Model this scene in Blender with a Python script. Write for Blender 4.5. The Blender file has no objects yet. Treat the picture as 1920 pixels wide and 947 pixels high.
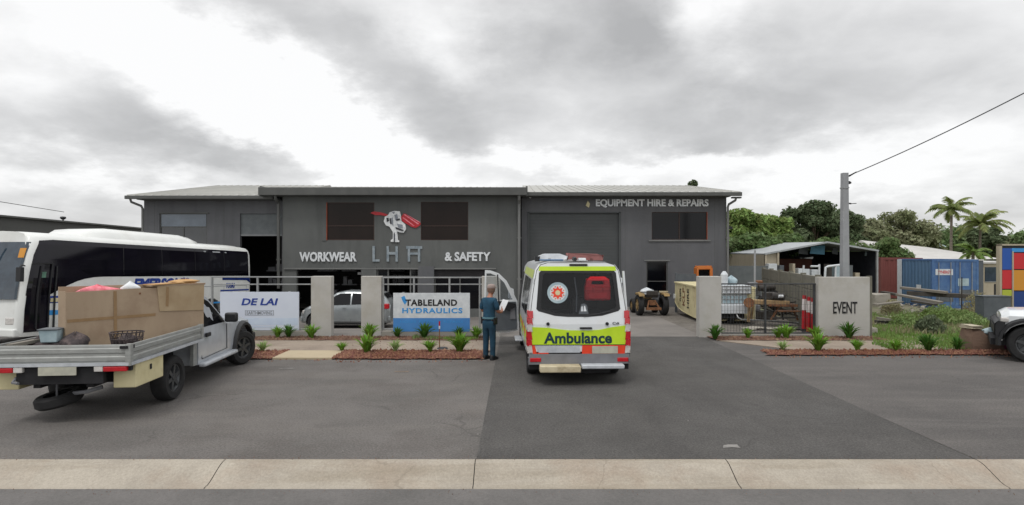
import bpy, math, random
from math import sin, cos, pi, radians as R, sqrt
from mathutils import Vector, Matrix
from mathutils.geometry import tessellate_polygon
sc = bpy.context.scene
COL = sc.collection
F = 1100.0
CH = 2.55
def SX(px, Y): return (px - 960) * Y / F
def SZ(py, Y): return CH - (py - 474) * Y / F
def lin(h):
    h = h.lstrip('#')
    o = []
    for i in (0, 2, 4):
        c = int(h[i:i+2], 16) / 255
        o.append(c / 12.92 if c <= .04045 else ((c + .055) / 1.055) ** 2.4)
    return (o[0], o[1], o[2], 1)
def sm(t):
    t = max(0, min(1, t)); return t * t * (3 - 2 * t)
def G(X, Y):
    if X > 10.6: return -.45 * sm((Y - 19.5) / 9)
    return -.45 * sm((Y - 17.75) / 6.5) * sm((3.5 - X) / 6.0)

# ------------------------------------------------------------ materials
def mat(name, c1, c2=None, rough=.7, scale=4, detail=4, bump=0, bscale=60, metal=0, coat=0, spec=.5, stretch=(1,1,1), island=0, alpha=None, trans=0, dirt=None, dscale=1.2, damt=.5, lo=.35, hi=.65, speck=0, streak=None, crack=None):
    m = bpy.data.materials.new(name); m.use_nodes = True
    nt = m.node_tree; N = nt.nodes; L = nt.links
    b = N['Principled BSDF']
    b.inputs['Roughness'].default_value = rough
    b.inputs['Metallic'].default_value = metal
    b.inputs['Specular IOR Level'].default_value = spec
    if coat: b.inputs['Coat Weight'].default_value = coat; b.inputs['Coat Roughness'].default_value = .08
    if trans:
        b.inputs['Transmission Weight'].default_value = trans
    c1 = lin(c1) if isinstance(c1, str) else c1
    c2 = c1 if c2 is None else (lin(c2) if isinstance(c2, str) else c2)
    tc = N.new('ShaderNodeTexCoord')
    mp = N.new('ShaderNodeMapping'); mp.inputs['Scale'].default_value = stretch
    L.new(tc.outputs['Object'], mp.inputs['Vector'])
    ns = N.new('ShaderNodeTexNoise'); ns.inputs['Scale'].default_value = scale; ns.inputs['Detail'].default_value = detail; ns.inputs['Roughness'].default_value = .62
    L.new(mp.outputs['Vector'], ns.inputs['Vector'])
    rp = N.new('ShaderNodeValToRGB')
    rp.color_ramp.elements[0].position = lo; rp.color_ramp.elements[0].color = c1
    rp.color_ramp.elements[1].position = hi; rp.color_ramp.elements[1].color = c2
    L.new(ns.outputs['Fac'], rp.inputs['Fac'])
    out = rp.outputs['Color']
    if dirt:
        n2 = N.new('ShaderNodeTexNoise'); n2.inputs['Scale'].default_value = dscale; n2.inputs['Detail'].default_value = 7; n2.inputs['Roughness'].default_value = .7
        L.new(tc.outputs['Object'], n2.inputs['Vector'])
        r2 = N.new('ShaderNodeMapRange'); r2.inputs[1].default_value = .48; r2.inputs[2].default_value = .72; r2.inputs[3].default_value = 0; r2.inputs[4].default_value = damt
        L.new(n2.outputs['Fac'], r2.inputs[0])
        mx = N.new('ShaderNodeMixRGB'); mx.inputs[2].default_value = lin(dirt)
        L.new(r2.outputs[0], mx.inputs[0]); L.new(out, mx.inputs[1]); out = mx.outputs[0]
    if island:
        g = N.new('ShaderNodeNewGeometry')
        hs = N.new('ShaderNodeHueSaturation')
        mr = N.new('ShaderNodeMapRange'); mr.inputs[3].default_value = 1 - island; mr.inputs[4].default_value = 1 + island
        L.new(g.outputs['Random Per Island'], mr.inputs[0]); L.new(mr.outputs[0], hs.inputs['Value'])
        mr2 = N.new('ShaderNodeMapRange'); mr2.inputs[3].default_value = .48; mr2.inputs[4].default_value = .52
        L.new(g.outputs['Random Per Island'], mr2.inputs[0]); L.new(mr2.outputs[0], hs.inputs['Hue'])
        L.new(out, hs.inputs['Color']); out = hs.outputs['Color']
    if streak:   # worn tracks: (scale vector, colour, strength)
        m5 = N.new('ShaderNodeMapping'); m5.inputs['Scale'].default_value = streak[0]; L.new(tc.outputs['Object'], m5.inputs['Vector'])
        n5 = N.new('ShaderNodeTexNoise'); n5.inputs['Scale'].default_value = 1; n5.inputs['Detail'].default_value = 8; n5.inputs['Roughness'].default_value = .65; n5.inputs['Distortion'].default_value = .4
        L.new(m5.outputs[0], n5.inputs['Vector'])
        r5 = N.new('ShaderNodeMapRange'); r5.inputs[1].default_value = .5; r5.inputs[2].default_value = .68; r5.inputs[4].default_value = streak[2]; L.new(n5.outputs['Fac'], r5.inputs[0])
        x5 = N.new('ShaderNodeMixRGB'); x5.inputs[2].default_value = lin(streak[1]); L.new(r5.outputs[0], x5.inputs[0]); L.new(out, x5.inputs[1]); out = x5.outputs[0]
    if crack:    # fine cracks and drips: (scale, colour, strength)
        n6 = N.new('ShaderNodeTexNoise'); n6.inputs['Scale'].default_value = 2.2; n6.inputs['Detail'].default_value = 6; L.new(tc.outputs['Object'], n6.inputs['Vector'])
        v6 = N.new('ShaderNodeVectorMath'); v6.operation = 'MULTIPLY_ADD'; L.new(n6.outputs['Color'], v6.inputs[0]); v6.inputs[1].default_value = (.7, .7, 0); L.new(tc.outputs['Object'], v6.inputs[2])
        w6 = N.new('ShaderNodeTexVoronoi'); w6.feature = 'DISTANCE_TO_EDGE'; w6.inputs['Scale'].default_value = crack[0]; L.new(v6.outputs[0], w6.inputs['Vector'])
        r6 = N.new('ShaderNodeMapRange'); r6.inputs[1].default_value = .0; r6.inputs[2].default_value = .009; r6.inputs[3].default_value = crack[2]; r6.inputs[4].default_value = 0; L.new(w6.outputs['Distance'], r6.inputs[0])
        n7 = N.new('ShaderNodeTexNoise'); n7.inputs['Scale'].default_value = .8; L.new(tc.outputs['Object'], n7.inputs['Vector'])
        r7 = N.new('ShaderNodeMapRange'); r7.inputs[1].default_value = .5; r7.inputs[2].default_value = .6; L.new(n7.outputs['Fac'], r7.inputs[0])
        m7 = N.new('ShaderNodeMath'); m7.operation = 'MULTIPLY'; L.new(r6.outputs[0], m7.inputs[0]); L.new(r7.outputs[0], m7.inputs[1])
        x6 = N.new('ShaderNodeMixRGB'); x6.inputs[2].default_value = lin(crack[1]); L.new(m7.outputs[0], x6.inputs[0]); L.new(out, x6.inputs[1]); out = x6.outputs[0]
    if speck:
        n4 = N.new('ShaderNodeTexNoise'); n4.inputs['Scale'].default_value = 34; n4.inputs['Detail'].default_value = 5; n4.inputs['Roughness'].default_value = .8
        L.new(tc.outputs['Object'], n4.inputs['Vector'])
        r4 = N.new('ShaderNodeMapRange'); r4.inputs[1].default_value = .3; r4.inputs[2].default_value = .7; r4.inputs[3].default_value = 1-speck; r4.inputs[4].default_value = 1+speck
        L.new(n4.outputs['Fac'], r4.inputs[0])
        h4 = N.new('ShaderNodeHueSaturation'); L.new(r4.outputs[0], h4.inputs['Value']); L.new(out, h4.inputs['Color']); out = h4.outputs['Color']
    L.new(out, b.inputs['Base Color'])
    if bump:
        n3 = N.new('ShaderNodeTexNoise'); n3.inputs['Scale'].default_value = bscale; n3.inputs['Detail'].default_value = 3
        L.new(mp.outputs['Vector'], n3.inputs['Vector'])
        bp = N.new('ShaderNodeBump'); bp.inputs['Strength'].default_value = bump; bp.inputs['Distance'].default_value = .02
        L.new(n3.outputs['Fac'], bp.inputs['Height']); L.new(bp.outputs['Normal'], b.inputs['Normal'])
    return m
def emis_none(): pass
def glass_mat(name, tint, ior=1.5, rough=.03):
    m = bpy.data.materials.new(name); m.use_nodes = True
    nt = m.node_tree; N = nt.nodes; L = nt.links
    for n in list(N): N.remove(n)
    o = N.new('ShaderNodeOutputMaterial'); t = N.new('ShaderNodeBsdfTransparent'); t.inputs[0].default_value = tint
    g = N.new('ShaderNodeBsdfGlossy'); g.inputs['Roughness'].default_value = rough
    fr = N.new('ShaderNodeFresnel'); fr.inputs['IOR'].default_value = ior
    mx = N.new('ShaderNodeMixShader'); L.new(fr.outputs[0], mx.inputs[0]); L.new(t.outputs[0], mx.inputs[1]); L.new(g.outputs[0], mx.inputs[2])
    L.new(mx.outputs[0], o.inputs[0]); return m

M = {}
def mk(key, *a, **k):
    M[key] = mat(key, *a, **k)
mk('asphalt_old', '#605d5a', '#6e6a67', rough=.94, scale=.7, detail=9, bump=.8, bscale=90, dirt='#544e4a', dscale=.5, damt=.7, speck=.5, streak=((.25, 1.1, 1), '#75706b', .5), crack=(.35, '#3f3c3a', .45))
mk('asphalt_dark', '#4a4846', '#565452', rough=.95, scale=.8, detail=9, bump=.9, bscale=90, dirt='#605d5a', dscale=.6, damt=.55, speck=.55, streak=((1.0, .22, 1), '#3f3d3c', .45), crack=(.3, '#33312f', .3))
mk('asphalt_right', '#575452', '#66625f', rough=.94, scale=.6, detail=9, bump=.8, bscale=90, dirt='#4c4a49', dscale=.5, damt=.7, stretch=(.35,1.5,1), speck=.5, streak=((.2, 1.3, 1), '#706c69', .55), crack=(.35, '#3c3a38', .4))
mk('asphalt_road', '#62605e', '#6e6b69', rough=.93, scale=1, detail=8, bump=.6, bscale=140, dirt='#585654', dscale=.6, damt=.6, speck=.22)
mk('kerb', '#989084', '#a8a093', rough=.9, scale=1.5, detail=8, bump=.3, bscale=90, dirt='#8d7866', dscale=.8, damt=.55, speck=.2, streak=((.3, 3, 3), '#877d6d', .6), crack=(.6, '#6d6356', .4))
mk('footpath', '#86796c', '#978a7c', rough=.93, scale=1.2, detail=8, bump=.3, bscale=90, dirt='#6d6157', dscale=.8, damt=.6, speck=.22)
mk('slab_cream', '#a89a80', '#b4a68c', rough=.9, scale=2, bump=.2, dirt='#97856a', dscale=2)
mk('mulch', '#744c3f', '#845a4b', rough=1, scale=9, detail=10, bump=1.0, bscale=70, dirt='#5c3c30', dscale=2.5, damt=.8)
mk('bed_soil', '#6c5042', '#7d5c4a', rough=1, scale=6, detail=10, bump=.9, bscale=60, dirt='#4c3c34', dscale=2, damt=.8)
mk('yard', '#6b6763', '#7b7671', rough=.92, scale=.6, detail=8, bump=.3, bscale=60, dirt='#5b5652', dscale=.5, damt=.6, speck=.22)
mk('yard_gravel', '#5d5954', '#77716a', rough=1, scale=5, detail=10, bump=.8, bscale=40, dirt='#4c4843', dscale=1.3, damt=.7)
mk('lot', '#77705f', '#6c7350', rough=1, scale=.9, detail=10, bump=.8, bscale=30, dirt='#8a8174', dscale=.8, damt=.8)
mk('land', '#5d6147', '#6b6750', rough=1, scale=.05, detail=8)
mk('wall_dark', '#5a5b5e', '#646568', rough=.85, scale=.6, detail=6, bump=.06, bscale=120, dirt='#525355', dscale=.5, damt=.6, stretch=(1,1,.4), streak=((2.2, 2.2, .16), '#4c4d4f', .4))
mk('wall_mid', '#595b5a', '#646664', rough=.85, scale=.5, detail=6, bump=.06, bscale=120, dirt='#4e504f', dscale=.45, damt=.7, stretch=(1,1,.4), streak=((1.8, 1.8, .2), '#4a4c4b', .45))
mk('wall_side', '#4d4e4c', '#525351', rough=.8, scale=.4)
mk('shutter', '#434647', '#494c4d', rough=.55, scale=.8, detail=4, spec=.4)
mk('roof_metal', '#a9a9a4', '#b5b4ae', rough=.5, scale=.5, metal=.25, dirt='#94928a', dscale=.6)
mk('gutter', '#4a4b49', '#545553', rough=.5, scale=2)
mk('pipe_grey', '#6d6e6d', '#777876', rough=.5, scale=2)
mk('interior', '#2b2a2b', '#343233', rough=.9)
mk('win_brown', '#1c1411', '#241a16', rough=.35, scale=.8, spec=.25)
mk('win_black', '#08090c', '#101116', rough=.1, scale=.8, spec=.3)
mk('win_sky', '#1c2024', '#262b30', rough=.03, scale=.8, spec=1.0)
mk('orange_frame', '#8a3d22', '#9a4a2a', rough=.5)
mk('alu', '#6f7173', '#7b7d7f', rough=.4, metal=.4)
mk('letter', '#c9cdd0', '#dfe2e4', rough=.45, scale=5)
mk('letter_dull', '#76828a', '#9aa3a8', rough=.5, scale=6)
mk('red', '#a3121e', '#b8202a', rough=.4, scale=5)
mk('emblem_white', '#c3c6c8', '#e4e6e6', rough=.5, scale=9)
mk('emblem_dark', '#23262c', '#30333a', rough=.5)
mk('pillar', '#aaa8a3', '#b5b3ae', rough=.9, scale=1.2, detail=8, bump=.1, bscale=90, dirt='#97917f', dscale=1.4, damt=.45)
mk('galv', '#8f9192', '#a3a5a5', rough=.45, metal=.5, scale=3)
mk('wire', '#3b3d3f', '#4b4d4f', rough=.5, metal=.4)
mk('plinth', '#8b8882', '#9b9890', rough=.9, scale=2, detail=8, dirt='#77695c', dscale=2)
mk('sign_white', '#c4cbd9', '#cbd2de', rough=.5, scale=1.2)
mk('sign_pale', '#b9c6da', '#c2cede', rough=.5)
mk('navy', '#16337f', '#1e3f96', rough=.45)
mk('sky_blue', '#2f86c8', '#3f95d4', rough=.45)
mk('mid_blue', '#3c78b8', '#4a8ac8', rough=.5, scale=.9)
mk('black_ink', '#101114', '#17181b', rough=.5)
mk('grey_ink', '#777c84', '#888d95', rough=.5)
mk('white_paint', '#d6dadc', '#dde0e2', rough=.28, coat=.5, scale=1.5, dirt='#b3afa6', dscale=1.5, damt=.35)
mk('bus_white', '#d9dbd8', '#e0e2df', rough=.3, coat=.4, scale=1.2, dirt='#b4b0a6', dscale=1.1, damt=.35)
mk('bus_glass', '#0c0b13', '#15131d', rough=.06, scale=.8, spec=.35)
mk('windscreen', '#27333f', '#35434f', rough=.04, spec=.7)
mk('silver', '#8f9496', '#9aa0a2', rough=.3, metal=.45, coat=.5)
mk('ute_paint', '#b4b9c0', '#bfc4ca', rough=.32, metal=.25, coat=.4, dirt='#7c7a76', dscale=1.8, damt=.3)
mk('tray_alu', '#8f918f', '#a2a4a1', rough=.55, metal=.25, scale=3, stretch=(1,1,6), dirt='#77756f', dscale=3, damt=.5)
mk('rubber', '#171718', '#222223', rough=.85, scale=8)
mk('rim', '#4a4c4e', '#5c5e60', rough=.4, metal=.6)
mk('rim_light', '#8a8c8e', '#9a9c9e', rough=.4, metal=.5)
mk('black_plastic', '#16171a', '#1f2023', rough=.55)
mk('chassis', '#131316', '#201f22', rough=.8)
mk('lens_red', '#a5121c', '#c01a26', rough=.18, coat=.6, scale=12)
mk('lens_clear', '#b8b4b0', '#cfccc8', rough=.15, coat=.5, scale=12)
mk('lens_amber', '#c4702a', '#d6812f', rough=.2, coat=.5)
mk('cream', '#c9bf95', '#d4caa2', rough=.55, scale=2, dirt='#9a8c64', dscale=3, damt=.5)
mk('cream_dirty', '#b5a98c', '#c8bda0', rough=.6, scale=3, dirt='#8b7a5c', dscale=5, damt=.7)
mk('plywood', '#9a8670', '#a7937c', rough=.8, scale=1.2, detail=6, stretch=(1,1,.4), dirt='#7d6450', dscale=1.6, damt=.5)
mk('plywood_light', '#a18d70', '#ae9a7d', rough=.8, scale=1.2, dirt='#8c7252', dscale=2)
mk('card', '#b08a5c', '#c39d6e', rough=.9, scale=4)
mk('pink', '#d86472', '#ee97a0', rough=.9, scale=9)
mk('paper', '#d9dcdf', '#e6e8ea', rough=.8)
mk('hiviz', '#b5d420', '#c0de2c', rough=.4, scale=3)
mk('hiviz_pale', '#b9c76a', '#c6d27c', rough=.4)
mk('orange_red', '#d8381c', '#e24526', rough=.4)
mk('steel_grey', '#6b6c70', '#7a7b7f', rough=.5, scale=4)
mk('silver_band', '#a9adb2', '#bfc3c8', rough=.35, scale=5)
mk('plate', '#a8a79a', '#b8b6a6', rough=.5, scale=9)
mk('uniform', '#15384c', '#1e4a62', rough=.9, scale=6, bump=.3, bscale=30)
mk('uniform_dark', '#123043', '#1a4156', rough=.9, scale=6, bump=.3, bscale=30)
mk('skin', '#9c6a55', '#ab7862', rough=.6)
mk('cap', '#8f7f7a', '#9d8d87', rough=.9)
mk('boots', '#0e0f12', '#17181c', rough=.5)
mk('belt', '#4f7480', '#5c838f', rough=.6)
mk('bag_red', '#c8141e', '#dc1e2a', rough=.5, scale=6)
mk('badge_ring', '#8fa3ab', '#a8bac0', rough=.4)
mk('badge_in', '#c4ccd0', '#d3d9dc', rough=.4)
mk('teal', '#2e6f74', '#3a8085', rough=.4)
mk('pink_cover', '#7a4a48', '#8a5a56', rough=.6, scale=7)
mk('rust', '#6b4630', '#8a6242', rough=.9, scale=6, detail=8, bump=.5, bscale=30, dirt='#3c2b20', dscale=5, damt=.7)
mk('rust_tan', '#8f7552', '#a38a66', rough=.9, scale=6, detail=8, dirt='#4b3a28', dscale=5, damt=.8)
mk('mud_yellow', '#8a7148', '#9c8358', rough=.85, scale=6, detail=8, dirt='#43362a', dscale=4, damt=.9)
mk('dark_metal', '#2b2825', '#3d3833', rough=.7, scale=6)
mk('orange_cab', '#b5642a', '#c87636', rough=.45, scale=4, dirt='#7a4a2a', dscale=4)
mk('sleeper', '#6c6a5f', '#787569', rough=.9, scale=1.5, detail=8, stretch=(1,1,5), dirt='#57554b', dscale=1.4, damt=.6)
mk('fence_grey', '#5c6163', '#666b6d', rough=.7)
mk('shed_cream', '#a49a86', '#b0a692', rough=.6, scale=1, stretch=(6,6,1))
mk('shed_roof', '#9fa3a6', '#b1b5b8', rough=.5, metal=.3, dirt='#7f8284', dscale=1)
mk('shed_dark', '#1e2029', '#2a2c36', rough=.8)
mk('shed_red', '#4a2a22', '#5a342a', rough=.85, scale=2)
mk('tarp_blue', '#4a7f9c', '#5d93ae', rough=.6)
mk('panel_grey', '#4e5358', '#5a5f64', rough=.6)
mk('plastic_white', '#bfc4c8', '#d2d6d9', rough=.5, scale=6)
mk('cont_red', '#6f3a36', '#7d4641', rough=.7, scale=2, dirt='#5f302b', dscale=2, damt=.6)
mk('cont_blue', '#4c6a88', '#5a7896', rough=.6, scale=1.5, dirt='#36506e', dscale=1.5, damt=.5)
mk('cont_blue2', '#38598a', '#486b98', rough=.6, scale=2, dirt='#6a86a4', dscale=2.5, damt=.6)
mk('roof_white', '#bab8b5', '#c6c4c0', rough=.6, scale=.7, dirt='#a8a5a0', dscale=.8)
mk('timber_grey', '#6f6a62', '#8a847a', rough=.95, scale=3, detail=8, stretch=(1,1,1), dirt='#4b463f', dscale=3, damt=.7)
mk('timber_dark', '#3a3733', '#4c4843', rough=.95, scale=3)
mk('rubble', '#8a857c', '#a39e94', rough=.95, scale=3, bump=.6, bscale=20, dirt='#6c655b', dscale=3)
mk('boulder', '#6b5548', '#7f695a', rough=.9, scale=2, detail=9, bump=.6, bscale=18, dirt='#4c3c36', dscale=2, damt=.6)
mk('boulder_top', '#a39a86', '#b3aa96', rough=.9, scale=3, detail=8)
mk('graffiti', '#6b2148', '#7d2a56', rough=.8, scale=5)
mk('pole_conc', '#8b8d90', '#9a9c9e', rough=.85, scale=1.5, dirt='#77787a', dscale=2, damt=.4)
mk('cable', '#3c3d40', '#45464a', rough=.6)
mk('bark', '#4a3f34', '#6a5c4c', rough=.95, scale=6, stretch=(1,1,.3))
mk('palm_bark', '#6a6258', '#857c70', rough=.95, scale=6, stretch=(1,1,4))
def leafm(k, a, b, isl=.3, tl=.35):
    m = mat(k, a, b, rough=.7, scale=.45, detail=3, island=isl, spec=.2, lo=.38, hi=.62); M[k] = m
    nt = m.node_tree; N = nt.nodes; L = nt.links; bs = N['Principled BSDF']
    t = N.new('ShaderNodeBsdfTranslucent'); x = N.new('ShaderNodeMixShader'); x.inputs[0].default_value = tl
    L.new(bs.inputs['Base Color'].links[0].from_socket, t.inputs[0])
    L.new(bs.outputs[0], x.inputs[1]); L.new(t.outputs[0], x.inputs[2]); L.new(x.outputs[0], N['Material Output'].inputs[0])
leafm('leaf_bright', '#67803e', '#8fa262')
leafm('leaf_mid', '#5e7244', '#82946a')
leafm('leaf_olive', '#767d58', '#9c9e80')
leafm('leaf_dark', '#515f42', '#727f60')
leafm('leaf_palm', '#65743f', '#98a066')
leafm('plant', '#5f8a2c', '#8fb04a', .3)
leafm('plant_dark', '#3f6428', '#5f8a38', .3)
leafm('plant_pale', '#8fa868', '#aabf84', .25)
leafm('grass', '#678440', '#8aa05c', .3)
leafm('dry_grass', '#8a8464', '#a49e80', .25)
leafm('weed', '#6e8248', '#8c9e68', .3)
leafm('weed_dark', '#59634c', '#747e64', .3)
for k, c in (('p_blue', '#1e4fa0'), ('p_red', '#c0262c'), ('p_orange', '#c98a2c'), ('p_lime', '#a9b23a'), ('p_navy', '#173a7a')):
    mk(k, c, c, rough=.5)

# ------------------------------------------------------------ mesh builder
def ident(u, v, w): return (u, w, v)
class MB:
    def __init__(s): s.v = []; s.f = []; s.m = []; s.mi = 0
    def add(s, vs, fs):
        o = len(s.v); s.v += [tuple(p) for p in vs]
        for f in fs: s.f.append(tuple(i + o for i in f)); s.m.append(s.mi)
        return s
    def box(s, x0, x1, y0, y1, z0, z1, rz=0, c=None):
        vs = [(x0,y0,z0),(x1,y0,z0),(x1,y1,z0),(x0,y1,z0),(x0,y0,z1),(x1,y0,z1),(x1,y1,z1),(x0,y1,z1)]
        if rz:
            cx, cy = c or ((x0+x1)/2, (y0+y1)/2)
            vs = [(cx+(x-cx)*cos(rz)-(y-cy)*sin(rz), cy+(x-cx)*sin(rz)+(y-cy)*cos(rz), z) for x,y,z in vs]
        return s.add(vs, [(0,3,2,1),(4,5,6,7),(0,1,5,4),(1,2,6,5),(2,3,7,6),(3,0,4,7)])
    def hexa(s, p):  # 8 points: bottom 4 ccw, top 4
        return s.add(p, [(0,3,2,1),(4,5,6,7),(0,1,5,4),(1,2,6,5),(2,3,7,6),(3,0,4,7)])
    def cyl(s, p0, p1, r0, r1=None, n=12, caps=True):
        r1 = r0 if r1 is None else r1
        p0 = Vector(p0); p1 = Vector(p1); d = (p1-p0).normalized()
        a = d.orthogonal().normalized(); b = d.cross(a)
        vs = []
        for p, r in ((p0, r0), (p1, r1)):
            for i in range(n):
                t = 2*pi*i/n; vs.append(p + (a*cos(t)+b*sin(t))*r)
        fs = [(i, (i+1)%n, n+(i+1)%n, n+i) for i in range(n)]
        if caps: fs += [tuple(range(n-1,-1,-1)), tuple(range(n,2*n))]
        return s.add(vs, fs)
    def bar(s, p0, p1, w, h=None):
        h = w if h is None else h
        p0 = Vector(p0); p1 = Vector(p1); d = (p1-p0).normalized()
        up = Vector((0,0,1)) if abs(d.z) < .95 else Vector((0,1,0))
        a = d.cross(up).normalized(); b = a.cross(d)
        q = [(-1,-1),(1,-1),(1,1),(-1,1)]
        vs = [p0 + a*x*w/2 + b*y*h/2 for x,y in q] + [p1 + a*x*w/2 + b*y*h/2 for x,y in q]
        return s.add(vs, [(0,3,2,1),(4,5,6,7),(0,1,5,4),(1,2,6,5),(2,3,7,6),(3,0,4,7)])
    def tube(s, pts, r, n=8):
        pts = [Vector(p) for p in pts]; rs = r if isinstance(r, (list, tuple)) else [r]*len(pts)
        vs = []; fs = []; a = None
        for k, p in enumerate(pts):
            d = (pts[min(k+1, len(pts)-1)] - pts[max(k-1, 0)]).normalized()
            a = d.orthogonal().normalized() if a is None else (a - d*a.dot(d)).normalized()
            b = d.cross(a)
            for i in range(n):
                t = 2*pi*i/n; vs.append(p + (a*cos(t)+b*sin(t))*rs[k])
        for k in range(len(pts)-1):
            for i in range(n):
                fs.append((k*n+i, k*n+(i+1)%n, (k+1)*n+(i+1)%n, (k+1)*n+i))
        fs += [tuple(range(n-1,-1,-1)), tuple(range((len(pts)-1)*n, len(pts)*n))]
        return s.add(vs, fs)
    def prism(s, outer, holes=(), w0=0, w1=.1, fn=ident):
        loops = [list(outer)] + [list(h) for h in holes]
        tris = tessellate_polygon([[Vector((p[0], p[1], 0)) for p in l] for l in loops])
        flat = [p for l in loops for p in l]; n = len(flat)
        vs = [fn(p[0], p[1], w0) for p in flat] + [fn(p[0], p[1], w1) for p in flat]
        fs = [tuple(t) for t in tris] + [(t[2]+n, t[1]+n, t[0]+n) for t in tris]
        o = 0
        for l in loops:
            k = len(l)
            for i in range(k):
                j = (i+1) % k; fs.append((o+i, o+j, n+o+j, n+o+i))
            o += k
        return s.add(vs, fs)
    def loft(s, secs, cap0=True, cap1=True, closed=True):
        n = len(secs[0]); vs = [p for q in secs for p in q]; fs = []
        for k in range(len(secs)-1):
            for i in range(n if closed else n-1):
                j = (i+1) % n; fs.append((k*n+i, k*n+j, (k+1)*n+j, (k+1)*n+i))
        if cap0: fs.append(tuple(range(n-1,-1,-1)))
        if cap1: fs.append(tuple(range((len(secs)-1)*n, len(secs)*n)))
        return s.add(vs, fs)
    def lathe(s, prof, c, axis='x', n=24):  # prof (r, along)
        c = Vector(c); vs = []; fs = []
        for r, a in prof:
            for i in range(n):
                t = 2*pi*i/n
                if axis == 'x': p = (a, r*cos(t), r*sin(t))
                elif axis == 'y': p = (r*cos(t), a, r*sin(t))
                else: p = (r*cos(t), r*sin(t), a)
                vs.append(c + Vector(p))
        m = len(prof)
        for k in range(m-1):
            for i in range(n): fs.append((k*n+i, k*n+(i+1)%n, (k+1)*n+(i+1)%n, (k+1)*n+i))
        return s.add(vs, fs)
    def poly(s, pts): return s.add(pts, [tuple(range(len(pts)))])
    def patch(s, poly, fn, zs=()):
        bands = [-1e9] + list(zs) + [1e9]
        for a, b in zip(bands, bands[1:]):
            q = clip(clip(poly, a, 1), b, -1)
            if len(q) >= 3: s.poly([fn(*p) for p in q])
        return s
    def build(s, name, m, parent=None, smooth=None, bevel=0, label=None, fixn=False, seg=2):
        me = bpy.data.meshes.new(name); me.from_pydata(s.v, [], s.f)
        ms = m if isinstance(m, (list, tuple)) else [m]
        for x in ms: me.materials.append(M[x] if isinstance(x, str) else x)
        if len(ms) > 1: me.polygons.foreach_set('material_index', s.m)
        if fixn:
            import bmesh
            bm = bmesh.new(); bm.from_mesh(me)
            bmesh.ops.remove_doubles(bm, verts=bm.verts, dist=1e-4)
            bmesh.ops.recalc_face_normals(bm, faces=bm.faces); bm.to_mesh(me); bm.free()
        if smooth is not None:
            me.polygons.foreach_set('use_smooth', [True]*len(me.polygons)); me.set_sharp_from_angle(angle=R(smooth))
        me.update()
        o = bpy.data.objects.new(name, me); COL.objects.link(o)
        if parent: o.parent = parent
        if bevel:
            b = o.modifiers.new('bevel', 'BEVEL'); b.width = bevel; b.segments = seg; b.limit_method = 'ANGLE'; b.angle_limit = R(40); b.harden_normals = False
        if label: o['label'] = label
        return o
def clip(poly, z, sgn):
    out = []
    for i in range(len(poly)):
        a = poly[i]; b = poly[(i+1) % len(poly)]
        ia = (a[1]-z)*sgn >= -1e-9; ib = (b[1]-z)*sgn >= -1e-9
        if ia: out.append(a)
        if ia != ib:
            t = (z-a[1])/(b[1]-a[1]); out.append((a[0]+(b[0]-a[0])*t, z))
    return out
def thing(name, label, cat, loc=(0,0,0), rz=0, group=None, rx=0):
    o = bpy.data.objects.new(name, None); COL.objects.link(o); o.empty_display_size = .2
    o.location = loc; o.rotation_euler = (rx, 0, rz); tag(o, label, cat, group); return o
def tag(o, label, cat, group=None):
    o['label'] = label; o['category'] = cat
    if group: o['group'] = group
    return o
def struct(o): o['kind'] = 'structure'; return o
def dup(root, loc, rz=0, label=None, scale=None):
    r = root.copy(); COL.objects.link(r); r.location = loc; r.rotation_euler = (0, 0, rz)
    if label: r['label'] = label
    if scale: r.scale = (scale,)*3
    for ch in root.children:
        c = ch.copy(); COL.objects.link(c); c.parent = r
        for g in ch.children:
            d = g.copy(); COL.objects.link(d); d.parent = c
    return r
def text(name, s, m, parent, org, u, v, w, h, n=(0,-1,0), bold=.02, ext=.02, shear=0, label=None, space=1):
    cu = bpy.data.curves.new('txt', 'FONT'); cu.body = s; cu.offset = bold; cu.shear = shear; cu.space_character = space; cu.resolution_u = 3
    o = bpy.data.objects.new('txt', cu); COL.objects.link(o)
    dg = bpy.context.evaluated_depsgraph_get(); dg.update()
    me = bpy.data.meshes.new_from_object(o.evaluated_get(dg))
    bpy.data.objects.remove(o)
    xs = [p.co.x for p in me.vertices]; ys = [p.co.y for p in me.vertices]
    x0, x1, y0, y1 = min(xs), max(xs), min(ys), max(ys)
    u = Vector(u).normalized(); v = Vector(v).normalized(); n = Vector(n).normalized(); org = Vector(org)
    mb = MB(); nv = len(me.vertices)
    P = [org + u*((p.co.x-x0)/(x1-x0)*w) + v*((p.co.y-y0)/(y1-y0)*h) for p in me.vertices]
    vs = [p + n*ext for p in P] + P
    fs = [tuple(f.vertices) for f in me.polygons]
    cnt = {}
    for f in fs:
        for i in range(len(f)):
            a, b = f[i], f[(i+1) % len(f)]; cnt[(a, b)] = 1
    side = [(a, b, b+nv, a+nv) for (a, b) in cnt if (b, a) not in cnt]
    mb.add(vs, fs + side)
    bpy.data.meshes.remove(me)
    return mb.build(name, m, parent, label=label)
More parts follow.
